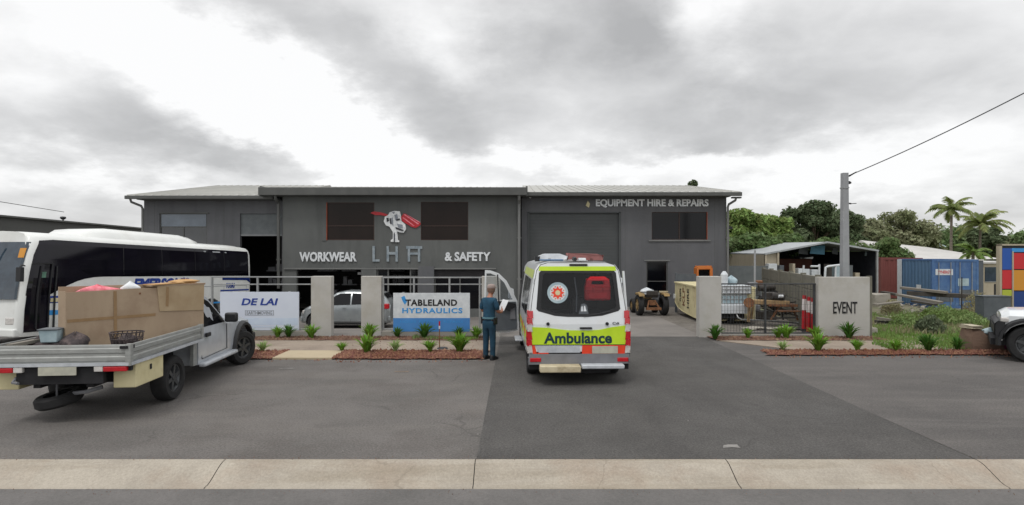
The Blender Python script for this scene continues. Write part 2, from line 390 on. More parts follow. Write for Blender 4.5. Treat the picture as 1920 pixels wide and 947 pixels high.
def wheel(parent, c, r, w, side=1, rim='rim', n=28, spokes=5, rot=0, name='wheel'):
    # axis along local x; outer face towards side
    mb = MB(); h = w/2
    prof = [(r*.60,-h*.8),(r*.66,-h),(r*.9,-h),(r*.97,-h*.8),(r,-h*.5),(r,h*.5),(r*.97,h*.8),(r*.9,h),(r*.66,h),(r*.60,h*.8),(r*.60,-h*.8)]
    mb.lathe(prof, (0,0,0), 'x', n)
    t = mb.build(name, 'rubber', parent, smooth=35); t.location = c
    if rot: t.rotation_euler = (0, 0, rot)
    rb = MB()
    rb.lathe([(r*.61,-h*.7),(r*.62,h*.75*side),(r*.56,h*.7*side),(r*.5,h*.3*side)], (0,0,0), 'x', n)
    rb.lathe([(r*.5,h*.3*side),(0.001,h*.2*side)], (0,0,0), 'x', n)
    for k in range(spokes):
        a = 2*pi*k/spokes + .3
        d = Vector((0, cos(a), sin(a))); e = Vector((0, -sin(a), cos(a)))
        x0, x1 = h*.35*side, h*.72*side
        p = [d*r*.08-e*r*.09, d*r*.58-e*r*.07, d*r*.58+e*r*.07, d*r*.08+e*r*.09]
        rb.hexa([q+Vector((x0,0,0)) for q in p] + [q+Vector((x1,0,0)) for q in p])
    rb.cyl((h*.3*side,0,0), (h*.8*side,0,0), r*.16, r*.12, 14)
    rb.build('rim', rim, t, smooth=35)
    return t
mk('teal_ink', '#0d2b3c', '#123c48', rough=.4)
mk('green_sticker', '#6f9a86', '#7fae98', rough=.5)
mk('barrier_white', '#c9c2c0', '#d6cfcc', rough=.5)

mk('win_frame', '#35241e', '#3d2b24', rough=.6)

mk('reflection_blue', '#59636e', '#6d7884', rough=.25, scale=.9, spec=.8)  # colour of the sky reflection painted into a window
# ------------------------------------------------------------ camera, sky, sun
cam = bpy.data.cameras.new('camera'); co = bpy.data.objects.new('camera', cam); COL.objects.link(co)
co.location = (0, 0, CH); co.rotation_euler = (R(90), R(0.0), 0)
cam.sensor_width = 36; cam.lens = F / 1920 * 36; cam.clip_end = 3000; cam.clip_start = .1
sc.camera = co
SUN_EL, SUN_AZ = 62, 205   # azimuth from +Y clockwise: the sun stands behind the camera, a little to its side
w = bpy.data.worlds.new('World'); sc.world = w; w.use_nodes = True
nt = w.node_tree; N = nt.nodes; L = nt.links
bg = N['Background']; bg.inputs[1].default_value = .1
sky = N.new('ShaderNodeTexSky'); sky.sky_type = 'NISHITA'; sky.sun_disc = False
sky.sun_elevation = R(SUN_EL); sky.sun_rotation = R(SUN_AZ)
tc = N.new('ShaderNodeTexCoord'); sp = N.new('ShaderNodeSeparateXYZ'); L.new(tc.outputs['Generated'], sp.inputs[0])
def mth(op, a, b=None, c=None, clampit=False):
    n = N.new('ShaderNodeMath'); n.operation = op; n.use_clamp = clampit
    for i, x in enumerate((a, b, c)):
        if x is None: continue
        if isinstance(x, (int, float)): n.inputs[i].default_value = x
        else: L.new(x, n.inputs[i])
    return n.outputs[0]
dx, dy, dz = sp.outputs
zz = mth('ADD', mth('MAXIMUM', dz, 0), .30)
cx = N.new('ShaderNodeCombineXYZ'); L.new(mth('DIVIDE', dx, zz), cx.inputs[0]); L.new(mth('DIVIDE', dy, zz), cx.inputs[1])
def noise(vec, scale, detail, rough=.55, dist=0, off=(0,0,0), sc3=(1,1,1)):
    mp = N.new('ShaderNodeMapping'); mp.inputs['Location'].default_value = off; mp.inputs['Scale'].default_value = sc3
    L.new(vec, mp.inputs['Vector'])
    n = N.new('ShaderNodeTexNoise'); n.inputs['Scale'].default_value = scale; n.inputs['Detail'].default_value = detail
    n.inputs['Roughness'].default_value = rough; n.inputs['Distortion'].default_value = dist
    L.new(mp.outputs[0], n.inputs['Vector']); return n.outputs['Fac']
n1 = noise(cx.outputs[0], 1.1, 6, .52, .35, (3.1, 1.7, 0))
n2 = noise(cx.outputs[0], 3.4, 7, .55, .25, (7.3, 2.2, 0))
# clouds placed by direction: u, v are tangents of the direction about +Y
yy = mth('MAXIMUM', dy, .15)
U = mth('DIVIDE', dx, yy); V = mth('DIVIDE', dz, yy)
wn = noise(cx.outputs[0], 2.0, 7, .62, 0, (1.2, 5.2, 0)); wn2 = noise(cx.outputs[0], 2.1, 7, .62, 0, (11.2, 3.2, 0))
wn = mth('MULTIPLY', mth('SUBTRACT', wn, .5), .34); wn2 = mth('MULTIPLY', mth('SUBTRACT', wn2, .5), .26)
Uw = mth('ADD', U, wn); Vw = mth('ADD', V, wn2)
blobs = [ # px, py, rx, ry, tilt deg, amount
 (1120, 30, 230, 130, 0, -.25), (1150, 60, 150, 90, 0, -.08), (500, 40, 330, 70, 22, -.13), (800, 200, 290, 80, 30, -.13), (860, 270, 120, 60, 20, -.06),
 (1560, 130, 380, 120, -12, -.13), (1620, 210, 220, 70, -15, -.08), (1350, 240, 150, 60, 0, -.1), (1330, 285, 90, 35, 0, -.07), (1130, 240, 260, 60, 10, -.04),
 (200, 150, 180, 60, 30, -.1), (60, 240, 160, 50, 5, -.12), (260, 230, 110, 60, 20, -.07), (500, 320, 130, 45, 20, -.17), (350, 290, 200, 30, 5, -.1), (130, 395, 260, 55, 0, -.13),
 (1780, 410, 260, 50, 0, -.12), (1700, 330, 260, 40, -10, -.03),
 (300, 60, 260, 55, 22, .2), (480, 200, 240, 70, 28, .2), (660, 280, 170, 55, 30, .2), (40, 60, 200, 60, 20, .12), (840, 70, 70, 70, 0, .14), (1370, 50, 70, 80, 20, .22), (1300, 90, 60, 70, 0, .1),
 (700, 335, 130, 22, 0, .12), (1130, 310, 320, 22, 0, .14), (1450, 320, 230, 40, -8, .14), (1480, 260, 120, 30, 0, .05), (1760, 300, 200, 30, -10, .05), (170, 330, 200, 20, 8, .08), (960, 320, 100, 20, 0, .05)]
tot = None
for px, py, rx, ry, tl, am in blobs:
    cu_, cv = (px-960)/F, (474-py)/F; a = R(-tl)
    du = mth('SUBTRACT', Uw, cu_); dv = mth('SUBTRACT', Vw, cv)
    p = mth('ADD', mth('MULTIPLY', du, cos(a)*F/rx), mth('MULTIPLY', dv, sin(a)*F/rx))
    q = mth('ADD', mth('MULTIPLY', du, -sin(a)*F/ry), mth('MULTIPLY', dv, cos(a)*F/ry))
    r2 = mth('ADD', mth('MULTIPLY', p, p), mth('MULTIPLY', q, q))
    g = mth('MULTIPLY', mth('POWER', 2.718, mth('MULTIPLY', r2, -.8)), am)
    tot = g if tot is None else mth('ADD', tot, g)
S = mth('ADD', .945, mth('MULTIPLY', tot, .78))
S = mth('ADD', S, mth('MULTIPLY', mth('SUBTRACT', n1, .5), .22))
S = mth('ADD', S, mth('MULTIPLY', mth('SUBTRACT', n2, .5), .26))
S = mth('MINIMUM', mth('MAXIMUM', S, .70), .985)
B = mth('MULTIPLY', mth('POWER', S, 2.2), .86)
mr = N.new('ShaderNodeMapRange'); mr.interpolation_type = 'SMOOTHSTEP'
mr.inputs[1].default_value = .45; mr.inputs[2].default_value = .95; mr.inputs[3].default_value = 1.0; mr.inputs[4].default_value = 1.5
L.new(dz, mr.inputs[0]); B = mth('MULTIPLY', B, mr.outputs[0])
B = mth('MULTIPLY', B, 10.0)
# cloud colour: bluish grey when thin or dark, neutral white when bright
tint = N.new('ShaderNodeMapRange'); tint.inputs[1].default_value = .7; tint.inputs[2].default_value = .98; L.new(S, tint.inputs[0])
tm = N.new('ShaderNodeMixRGB'); tm.inputs[1].default_value = (.985, .988, .995, 1); tm.inputs[2].default_value = (1, 1, 1, 1); L.new(tint.outputs[0], tm.inputs[0])
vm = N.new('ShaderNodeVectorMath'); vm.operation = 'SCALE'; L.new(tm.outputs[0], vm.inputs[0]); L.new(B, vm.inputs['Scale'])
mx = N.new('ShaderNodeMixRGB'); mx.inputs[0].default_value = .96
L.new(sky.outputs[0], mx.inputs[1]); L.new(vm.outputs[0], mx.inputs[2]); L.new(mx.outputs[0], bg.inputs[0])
sl = bpy.data.lights.new('sun', 'SUN'); sl.energy = .9; sl.angle = R(14); sl.color = (1, .97, .93)
so = bpy.data.objects.new('sun', sl); COL.objects.link(so)
az, el = R(SUN_AZ), R(SUN_EL)
sd = Vector((sin(az)*cos(el), cos(az)*cos(el), sin(el)))
so.rotation_euler = sd.to_track_quat('Z', 'Y').to_euler(); so.location = sd*50
sc.view_settings.view_transform = 'Standard'; sc.view_settings.look = 'None'; sc.view_settings.gamma = 1; sc.view_settings.exposure = .28
sc.view_settings.use_curve_mapping = False
sc.cycles.max_bounces = 6; sc.cycles.transparent_max_bounces = 12; sc.cycles.use_denoising = True

# ------------------------------------------------------------ ground
def sheet(name, xs, ys, zf, m, skirt=0):
    mb = MB(); nx = len(xs)
    vs = [(x, y, zf(x, y)) for y in ys for x in xs]
    fs = [(j*nx+i, j*nx+i+1, (j+1)*nx+i+1, (j+1)*nx+i) for j in range(len(ys)-1) for i in range(nx-1)]
    mb.add(vs, fs); return struct(mb.build(name, m))
def fr(a, b, n): return [a+(b-a)*i/n for i in range(n+1)]
sheet('ground', [-900, -200, -60] + fr(-30, 10.5, 30) + [10.59, 10.61] + fr(11, 30, 10) + [60, 200, 900], [-60, 7.22, 17.7] + fr(18, 30, 16) + [60, 150, 900],
      lambda x, y: (-.25 if y < 7.23 else G(x, y) - .03), 'land')
sheet('road', [-60, 60], [-12, 6.74], lambda x, y: -.16, 'asphalt_road')
# kerb: rolled mountable profile in 3 m lengths
kx = -60.46 + .0
prof = [(6.70, -.175), (6.735, -.150), (6.80, -.146), (6.86, -.128), (7.0, -.062), (7.10, -.018), (7.17, -.002), (7.23, .003), (7.24, -.05)]
x = -.45 - 3.08*19
k = 0
edges = []
while x < 56:
    edges.append(x); x += 3.08
mb = MB()
for a, b in zip(edges, edges[1:]):
    j = .005
    v0 = [(a+j, y, z) for y, z in prof]; v1 = [(b-j, y, z) for y, z in prof]
    n = len(prof); mb.add(v0+v1, [(i, n+i, n+i+1, i+1) for i in range(n-1)])
struct(mb.build('kerb', 'kerb', smooth=30))
mb = MB(); mb.add([(-60, 6.75, -.19), (60, 6.75, -.19), (60, 7.2, -.03), (-60, 7.2, -.03), ], [(0, 1, 2, 3)])
struct(mb.build('kerb_joint_base', 'chassis'))
sheet('parking_asphalt', [-60, -.3], [7.235, 14.2, 17.78], lambda x, y: .0, 'asphalt_old')
sheet('parking_asphalt', [5.72, 60], [7.235, 14.2, 17.78], lambda x, y: .0, 'asphalt_right')
mb = MB(); mb.add([(-.44, 7.235, .004), (5.70, 7.235, .004), (5.75, 17.78, .004), (-.36, 17.78, .004)], [(0, 1, 2, 3)])
struct(mb.build('driveway', 'asphalt_dark'))
def wobble_sheet(name, pts, z, m, seed=0, amp=.05, step=.25, bumpz=0, peak=0):
    """flat patch with an uneven edge, its middle raised a little"""
    rnd = random.Random(seed); o = []
    for i in range(len(pts)):
        a = Vector(pts[i]); b = Vector(pts[(i+1) % len(pts)]); n = max(1, int((b-a).length/step))
        for k in range(n):
            p = a.lerp(b, k/n); o.append((p.x+rnd.uniform(-amp, amp), p.y+rnd.uniform(-amp, amp)))
    c = (sum(p[0] for p in o)/len(o), sum(p[1] for p in o)/len(o))
    tris = tessellate_polygon([[Vector((x, y, 0)) for x, y in o]])
    mb = MB(); mb.add([(x, y, z) for x, y in o], [tuple(t) for t in tris])
    return struct(mb.build(name, m))
struct(MB().box(-8.6, -.5, 15.05, 16.95, -.02, .02).build('footpath', 'footpath'))
struct(MB().add([(5.9, 16.95, .02), (7.6, 15.05, .02), (10.9, 15.05, .02), (12.4, 16.95, .02), (5.9, 16.95, -.02), (7.6, 15.05, -.02), (10.9, 15.05, -.02), (12.4, 16.95, -.02)], [(0,1,2,3),(5,4,0,1),(6,5,1,2)]).build('footpath', 'footpath'))
wobble_sheet('mulch_bed', [(-4.25, 13.95), (-.72, 13.95), (-.6, 15.1), (-4.3, 15.1)], .035, 'mulch', 1)
wobble_sheet('mulch_bed', [(-7.0, 13.95), (-5.72, 13.95), (-5.75, 15.1), (-8.0, 15.1)], .035, 'mulch', 2)
wobble_sheet('mulch_bed', [(6.25, 14.45), (12.6, 14.55), (12.6, 15.1), (6.7, 15.2)], .035, 'mulch', 3)
wobble_sheet('mulch_bed', [(-8.6, 16.9), (-.75, 16.9), (-.75, 17.6), (-8.6, 17.6)], .035, 'bed_soil', 4)
wobble_sheet('mulch_bed', [(5.9, 16.85), (10.9, 16.85), (10.9, 17.6), (5.9, 17.6)], .035, 'bed_soil', 5)
struct(MB().box(-5.72, -4.28, 13.98, 15.0, -.02, .05).build('concrete_slab', 'slab_cream', bevel=.015))
ys = fr(17.78, 30, 24)
sheet('yard', fr(-45, 5.8, 50), ys, lambda x, y: G(x, y)+.003, 'yard')
sheet('yard_gravel', fr(5.8, 10.6, 6), ys, lambda x, y: G(x, y)+.003, 'yard_gravel')
sheet('yard_back', fr(-45, 12, 20), [30, 70], lambda x, y: -.3, 'yard')
sheet('dirt_lot', fr(10.62, 40, 30), fr(17.781, 30, 24)+[45], lambda x, y: G(x, y)+.004, 'lot')
sheet('dirt_lot', fr(11.4, 60, 10), [15.2, 17.78], lambda x, y: .012, 'lot')
# mulch and soil chips: loose bits nobody could count
def scatter_bits(name, area, n, smin, smax, m, seed, z=.04, kindstuff=True):
    rnd = random.Random(seed); mb = MB()
    for _ in range(n):
        x = rnd.uniform(area[0], area[1]); y = rnd.uniform(area[2], area[3]); s = rnd.uniform(smin, smax)
        a = rnd.uniform(0, pi); zz_ = z + rnd.uniform(0, s*.6)
        ux, uy = cos(a)*s, sin(a)*s; t = rnd.uniform(.25, .6); px_, py_ = -sin(a)*s*t, cos(a)*s*t; h = s*rnd.uniform(.2, .8)
        mb.add([(x-ux, y-uy, zz_-.02), (x+px_, y+py_, zz_-.02), (x+ux, y+uy, zz_-.02), (x-px_, y-py_, zz_-.02), (x+rnd.uniform(-.3,.3)*s, y+rnd.uniform(-.3,.3)*s, zz_+h)],
               [(0,1,4), (1,2,4), (2,3,4), (3,0,4)])
    o = mb.build(name, m); o['kind'] = 'stuff'; return o
leafm('chips', '#77503f', '#90695a', .3, 0); leafm('chips_brown', '#6a5446', '#87695a', .3, 0)
scatter_bits('mulch_chips', (-4.3, -.65, 13.95, 15.1), 2600, .02, .05, 'chips', 1)
scatter_bits('mulch_chips', (-7.4, -5.7, 13.95, 15.1), 800, .02, .05, 'chips', 2)
scatter_bits('mulch_chips', (6.4, 12.6, 14.5, 15.15), 2600, .02, .05, 'chips', 3)
scatter_bits('mulch_chips', (-8.5, -.8, 16.9, 17.6), 2200, .02, .045, 'chips_brown', 4)
scatter_bits('mulch_chips', (6.0, 10.8, 16.85, 17.6), 1500, .02, .045, 'chips_brown', 5)
scatter_bits('spilled_chips', (-7.0, -.5, 13.6, 14.0), 130, .015, .035, 'chips', 11, z=.005)
scatter_bits('spilled_chips', (6.3, 12.4, 14.15, 14.5), 130, .015, .035, 'chips', 12, z=.005)
scatter_bits('spilled_chips', (-4.5, -.9, 15.1, 16.8), 160, .012, .03, 'chips_brown', 13, z=.02)
scatter_bits('kerb_grit', (-9, 9, 7.2, 7.34), 900, .004, .012, 'chips_brown', 14, z=.003)
scatter_bits('kerb_grit', (-9, 9, 6.55, 6.72), 700, .004, .012, 'chips_brown', 15, z=-.158)
# thin worn marks lying on the asphalt
def mark(name, px, py, w_, d_, m, seed):
    Y = CH*F/(py-474); X = SX(px, Y)
    return wobble_sheet(name, [(X-w_/2, Y-d_/2), (X+w_/2, Y-d_/2), (X+w_/2, Y+d_/2), (X-w_/2, Y+d_/2)], .0085, m, seed, .03, .08)
mk('chalk', '#74726f', '#8d8a86', rough=.9, scale=12)
mk('ochre_stain', '#86725f', '#7b6c60', rough=.95, scale=9)
mark('paint_mark', 1372, 838, .22, .10, 'chalk', 31)
mark('paint_mark', 538, 692, .3, .08, 'chalk', 32)
mark('soil_stain', 752, 698, .3, .08, 'ochre_stain', 35)
rnd = random.Random(5)
mb = MB()
for px, py in ((753, 782), (643, 848), (812, 800), (896, 816), (1000, 700), (1290, 790)):
    Y = CH*F/(py-474); X = SX(px, Y); mb.cyl((X, Y, .004), (X, Y, .015), .014, .008, 6)
o = mb.build('pebbles', 'chalk'); o['kind'] = 'stuff'

# ------------------------------------------------------------ workshop building
YB, YM = 27.5, 27.0
def bx(px): return SX(px, YB)
def bz(py): return SZ(py, YB)
def mx_(px): return SX(px, YM)
def mz(py): return SZ(py, YM)
B_ = thing('workshop_building', 'long dark grey two storey workshop with lettering and red winged emblem', 'building', (0, 0, 0))
def rect(x0, x1, z0, z1): return [(x0, z0), (x1, z0), (x1, z1), (x0, z1)]
def at_y(y): return lambda u, v, w_: (u, y + w_, v)
xl, xj, xk, xr = bx(270), bx(530), bx(978), bx(1362)
zb = -.7
op_l = [rect(bx(299), bx(388), bz(462), bz(400)), rect(bx(450), bx(528.5), zb+.28, bz(401))]
MB().prism(rect(xl, xj, zb, 5.2), op_l, 0, .2, at_y(YB)).build('front_wall', 'wall_dark', B_)
op_m = [rect(mx_(612), mx_(702), mz(451), mz(380)), rect(mx_(789), mx_(878), mz(451), mz(379)),
        rect(mx_(556), mx_(678), zb+.25, mz(506)), rect(mx_(706), mx_(785), zb+.25, mz(506)), rect(mx_(814), mx_(912), -.05, mz(506))]
MB().prism(rect(mx_(530), mx_(975), zb, 5.32), op_m, 0, .2, at_y(YM)).build('front_wall', 'wall_mid', B_)
op_r = [rect(bx(1222), bx(1326), bz(450), bz(398)), rect(bx(990), bx(1163), .02, bz(400)), rect(bx(1212), bx(1252), bz(550), bz(490))]
MB().prism(rect(bx(978), xr, zb, 5.32), op_r, 0, .2, at_y(YB)).build('front_wall', 'wall_dark', B_)
# side returns and hidden walls
YR, YE = 35.5, 44.0
s_ = MB()
for X0 in (xl, xr-.2):
    s_.prism([(YB+.2, zb), (YE, zb), (YE, 5.1), (YR, 6.4), (YB+.2, 5.12)], (), 0, .2, lambda u, v, w_, X0=X0: (X0+w_, u, v))
s_.box(xl, xr, YE, YE+.2, zb, 5.1)
s_.build('side_wall', 'wall_side', B_)
MB().box(mx_(530), mx_(530)+.2, YM+.2, YB, zb, 5.3).box(mx_(975)-.2, mx_(975), YM+.2, YB, zb, 5.3).build('wall_return', 'wall_mid', B_)
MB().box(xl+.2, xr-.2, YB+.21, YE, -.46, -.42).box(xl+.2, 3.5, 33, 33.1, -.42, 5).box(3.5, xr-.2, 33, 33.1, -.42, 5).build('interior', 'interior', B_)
for xx in (4.2, ): MB().box(mx_(745)-.006, mx_(745)+.006, YM-.003, YM, mz(500), 5.1).build('panel_joint', 'wall_side', B_)
for px in (1172, 1340): MB().box(bx(px)-.006, bx(px)+.006, YB-.003, YB, .0, 5.1).build('panel_joint', 'wall_side', B_)
for px in (290, 420): MB().box(bx(px)-.006, bx(px)+.006, YB-.003, YB, -.4, 5.0).build('panel_joint', 'wall_side', B_)
# roofs
def roof(name, x0, x1, z0, m, yov=.55, zr=None, x0r=None, x1r=None):
    x0r = x0 if x0r is None else x0r; x1r = x1 if x1r is None else x1r; zr = zr or 6.55; y0 = YB-yov; t = .06
    mb = MB(); mb.hexa([(x0, y0, z0), (x1, y0, z0), (x1r, YR, zr), (x0r, YR, zr), (x0, y0, z0+t), (x1, y0, z0+t), (x1r, YR, zr+t), (x0r, YR, zr+t)])
    mb.hexa([(x0r, YR, zr), (x1r, YR, zr), (x1r, YE+.5, z0), (x0r, YE+.5, z0), (x0r, YR, zr+t), (x1r, YR, zr+t), (x1r, YE+.5, z0+t), (x0r, YE+.5, z0+t)])
    n = int((x1-x0)/.38)
    for i in range(n+1):
        xx = x0+(x1-x0)*i/n
        mb.bar((xx, y0, z0+t+.012), (xx, YR, zr+t+.012), .03, .025)
    return mb.build(name, m, B_)
roof('roof', SX(238, YB-.55), bx(520), 5.12, 'roof_metal')
roof('roof', bx(986), SX(1388, YB-.55), 5.27, 'roof_metal')
roof('roof', bx(504), bx(986), 5.34, 'roof_metal', 1.0, 6.45)
def gutter(x0, x1, y, z, h=.16):
    return MB().box(x0, x1, y-.12, y, z-h, z+.02).build('gutter', 'gutter', B_, bevel=.02)
gutter(SX(236, YB-.55), bx(522), YB-.55, 5.14, .14)
gutter(bx(987), SX(1390, YB-.55), YB-.55, 5.30, .16)
gutter(bx(503), bx(986.5), YB-1.0, 5.47, .34)
MB().box(xl, xj, YB-.55, YB, 4.98, 5.03).box(bx(978), xr, YB-.55, YB, 5.12, 5.17).box(bx(504), bx(985), YB-1.0, YM, 5.12, 5.16).build('soffit', 'wall_side', B_)
MB().box(bx(504), bx(504)+.08, YB-1.0, YB+2, 5.1, 5.55).box(bx(985), bx(985)+.08, YB-1.0, YB+2, 5.1, 5.55).build('fascia_end', 'gutter', B_)
MB().box(SX(1372, YB-.4), SX(1389, YB-.4), YB-.5, YB-.3, 5.05, 5.12).build('roof_rake', 'gutter', B_)
def downpipe(X, y, z0, z1, kx=0, r=.055, m='pipe_grey'):
    mb = MB(); mb.tube([(X+kx, y-.45, z1), (X+kx*.9, y-.42, z1-.16), (X+kx*.15, y-.1, z1-.32), (X, y-.08, z1-.45), (X, y-.08, z0)], r, 10)
    for zz_ in (z0+1.3, z0+3.2): mb.box(X-r-.03, X+r+.03, y-.12, y, zz_, zz_+.05)
    return mb.build('downpipe', m, B_, smooth=40)
downpipe(bx(267), YB+.1, .3, 5.05, -.35)
downpipe(bx(531.5), YM, .9, 5.15, 0, .07, 'gutter')
downpipe(bx(973), YM-.02, .0, 5.15, 0, .07)
downpipe(bx(1363.5), YB, .0, 5.12, .25)
# windows
def window(x0, x1, z0, z1, y, pane, frame='gutter', mull=(), trans=(), d=.05, fw=.05):
    f = MB(); f.prism(rect(x0, x1, z0, z1), [rect(x0+fw, x1-fw, z0+fw, z1-fw)], 0, .06, at_y(y+d))
    for xx in mull: f.box(xx-.025, xx+.025, y+d+.005, y+d+.055, z0+fw, z1-fw)
    for zz_ in trans: f.box(x0+fw, x1-fw, y+d+.008, y+d+.052, zz_-.02, zz_+.02)
    o = f.build('window', frame, B_)
    MB().box(x0+fw, x1-fw, y+d+.03, y+d+.04, z0+fw, z1-fw).build('pane', pane, o)
    return o
window(bx(299), bx(388), bz(462), bz(400), YB, 'win_sky', mull=(bx(343),), trans=(bz(426),))
MB().box(bx(299)+.06, bx(388)-.06, YB+.05, YB+.075, bz(425), bz(402)).build('painted_reflection', 'reflection_blue', B_)  # pale blue slab painted in as sky reflected in the upper panes
o = window(mx_(612), mx_(702), mz(451), mz(380), YM, 'win_brown', 'win_frame', trans=(mz(424),), d=.02, fw=.04)
o = window(mx_(789), mx_(878), mz(451), mz(379), YM, 'win_brown', 'win_frame', trans=(mz(424),), d=.02, fw=.03)
window(bx(1222), bx(1326), bz(450), bz(398), YB, 'win_black', 'win_frame', mull=(bx(1274),), d=.03, fw=.03)
MB().box(mx_(611.5), mx_(613.5), YM-.012, YM+.03, mz(451), mz(380)).build('frame_edge', 'orange_frame', B_)
MB().box(bx(1325.2), bx(1326.2), YB-.012, YB+.04, bz(450), bz(398)).build('frame_edge', 'orange_frame', B_)
window(bx(1212), bx(1252), bz(550), bz(490), YB, 'win_black', mull=(), trans=(bz(528),))
MB().box(bx(1207), bx(1258), YB-.06, YB, bz(552)-.02, bz(550)).box(bx(1216), bx(1332), YB-.05, YB, bz(453), bz(450.5)).box(bx(1208), bx(1256), YB-.03, YB, bz(490), bz(488)).build('sill', 'pipe_grey', B_)
MB().box(bx(300), bx(392), YB-.05, YB, bz(401), bz(399)).box(mx_(604), mx_(612), YM-.03, YM, mz(452), mz(379)).build('window_trim', 'wall_mid', B_)
# roller doors: ribbed curtains
def roller(x0, x1, z0, z1, y, m='shutter', ribs=.075):
    mb = MB(); n = int((z1-z0)/ribs); pts = []
    for i in range(n+1):
        z = z0+(z1-z0)*i/n; pts.append((y+(.002 if i % 2 else 0), z))
    vs = [(x0, a, b) for a, b in pts]+[(x1, a, b) for a, b in pts]; k = len(pts)
    mb.add(vs, [(i, k+i, k+i+1, i+1) for i in range(k-1)])
    return mb.build('roller_door', m, B_)
r = roller(bx(990), bx(1163), .03, bz(400), YB+.08)
MB().box(bx(990), bx(1163), YB+.04, YB+.09, .03, .13).build('bottom_rail', 'gutter', r)
MB().box(bx(989), bx(990)+.07, YB-.03, YB+.05, .0, bz(399)).box(bx(1163)-.07, bx(1164), YB-.03, YB+.05, .0, bz(399)).box(bx(989), bx(1164), YB-.03, YB+.05, bz(400), bz(398)).build('door_guide', 'shutter', r)
r = roller(bx(450), bx(528.5), bz(441), bz(401), YB+.08, 'fence_grey')
MB().box(bx(450), bx(528.5), YB+.05, YB+.1, bz(443), bz(440)).build('bottom_rail', 'alu', r)
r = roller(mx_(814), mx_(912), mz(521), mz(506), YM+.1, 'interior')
# ground floor glazing inside the middle openings
f = MB(); x0, x1 = mx_(706), mx_(785); z0, z1 = zb+.26, mz(506)
for xx in (x0+.03, mx_(727), mx_(769), x1-.03): f.box(xx-.03, xx+.03, YM+.09, YM+.15, z0, z1)
f.box(x0, x1, YM+.095, YM+.145, mz(520), mz(518)); f.box(x0, mx_(727), YM+.1, YM+.14, z0, z0+.1)
o = f.build('glazed_door', 'pipe_grey', B_)
MB().box(x0, mx_(727), YM+.12, YM+.13, z0, z1).box(mx_(769), x1, YM+.12, YM+.13, z0, z1).build('pane', 'win_black', o)
f = MB(); x0, x1 = mx_(814), mx_(912)
for xx in (x0+.03, mx_(862), x1-.03): f.box(xx-.03, xx+.03, YM+.12, YM+.17, -.04, mz(521))
o = f.build('shop_window', 'gutter', B_)
MB().box(x0, x1, YM+.14, YM+.15, -.04, mz(521)).build('pane', 'win_black', o)
MB().box(mx_(785), mx_(814), YM-.10, YM-.001, -.3, mz(500)).build('pilaster', 'wall_dark', B_)
MB().box(mx_(678), mx_(706), YM-.06, YM-.001, -.5, mz(500)).build('pilaster', 'wall_mid', B_)
MB().box(mx_(533), mx_(930), YM-.07, YM-.002, mz(505.5), mz(503)).build('lintel_band', 'pipe_grey', B_)
# inside: lit tube lamps are off, some shelving shows dimly
for i, (a, b) in enumerate(((560, 600), (610, 640), (648, 674), (712, 740), (455, 520))):
    s_ = MB()
    for z in (.2, .9, 1.6): s_.box(mx_(a), mx_(b), YM+2.6, YM+3.1, z, z+.05)
    for z in (.25, .95, 1.65):
        xx = mx_(a)+.05
        rnd = random.Random(i*9+int(z*10))
        while xx < mx_(b)-.25:
            ww = rnd.uniform(.15, .35); s_.box(xx, xx+ww, YM+2.7, YM+3.05, z, z+rnd.uniform(.15, .5)); xx += ww+.04
    s_.build('shelf', 'steel_grey', B_)
MB().box(mx_(662), mx_(672), YM+.8, YM+.84, mz(517), mz(512)).build('exit_light', 'paper', B_)
# lettering
def T(s, px0, px1, py0, py1, m, y, name='lettering', **k):
    z0 = SZ(py1, y); return text(name, s, m, B_, (SX(px0, y), y-.004, z0), (1,0,0), (0,0,1), SX(px1, y)-SX(px0, y), SZ(py0, y)-z0, ext=.05, **k)
T('WORKWEAR', 562, 669, 473, 491, 'letter', YM, bold=.035)
T('& SAFETY', 834, 920, 473, 490, 'letter', YM, bold=.035)
T('EQUIPMENT HIRE & REPAIRS', 1117, 1328, 374, 390, 'letter', YB, bold=.035)
s_ = MB()
for px in (701, 727.5, 744, 767, 786):
    MB().box(mx_(px-2.2), mx_(px+2.2), YM-.05, YM-.002, mz(491), mz(462)).build('letter_stem', 'letter_dull', B_)
s_ = MB(); s_.box(mx_(729.5), mx_(742), YM-.045, YM-.002, mz(478), mz(473)); s_.box(mx_(762), mx_(792), YM-.045, YM-.003, mz(467), mz(462)); s_.box(mx_(703), mx_(712), YM-.045, YM-.002, mz(491), mz(487)); s_.box(mx_(769), mx_(784), YM-.045, YM-.002, mz(478), mz(474))
s_.build('letter_bar', 'letter_dull', B_)
MB().prism([(bx(1098), bz(386)), (bx(1102), bz(377)), (bx(1106), bz(383)), (bx(1104), bz(390))], (), -.04, -.002, at_y(YB)).build('small_logo', 'cream', B_)
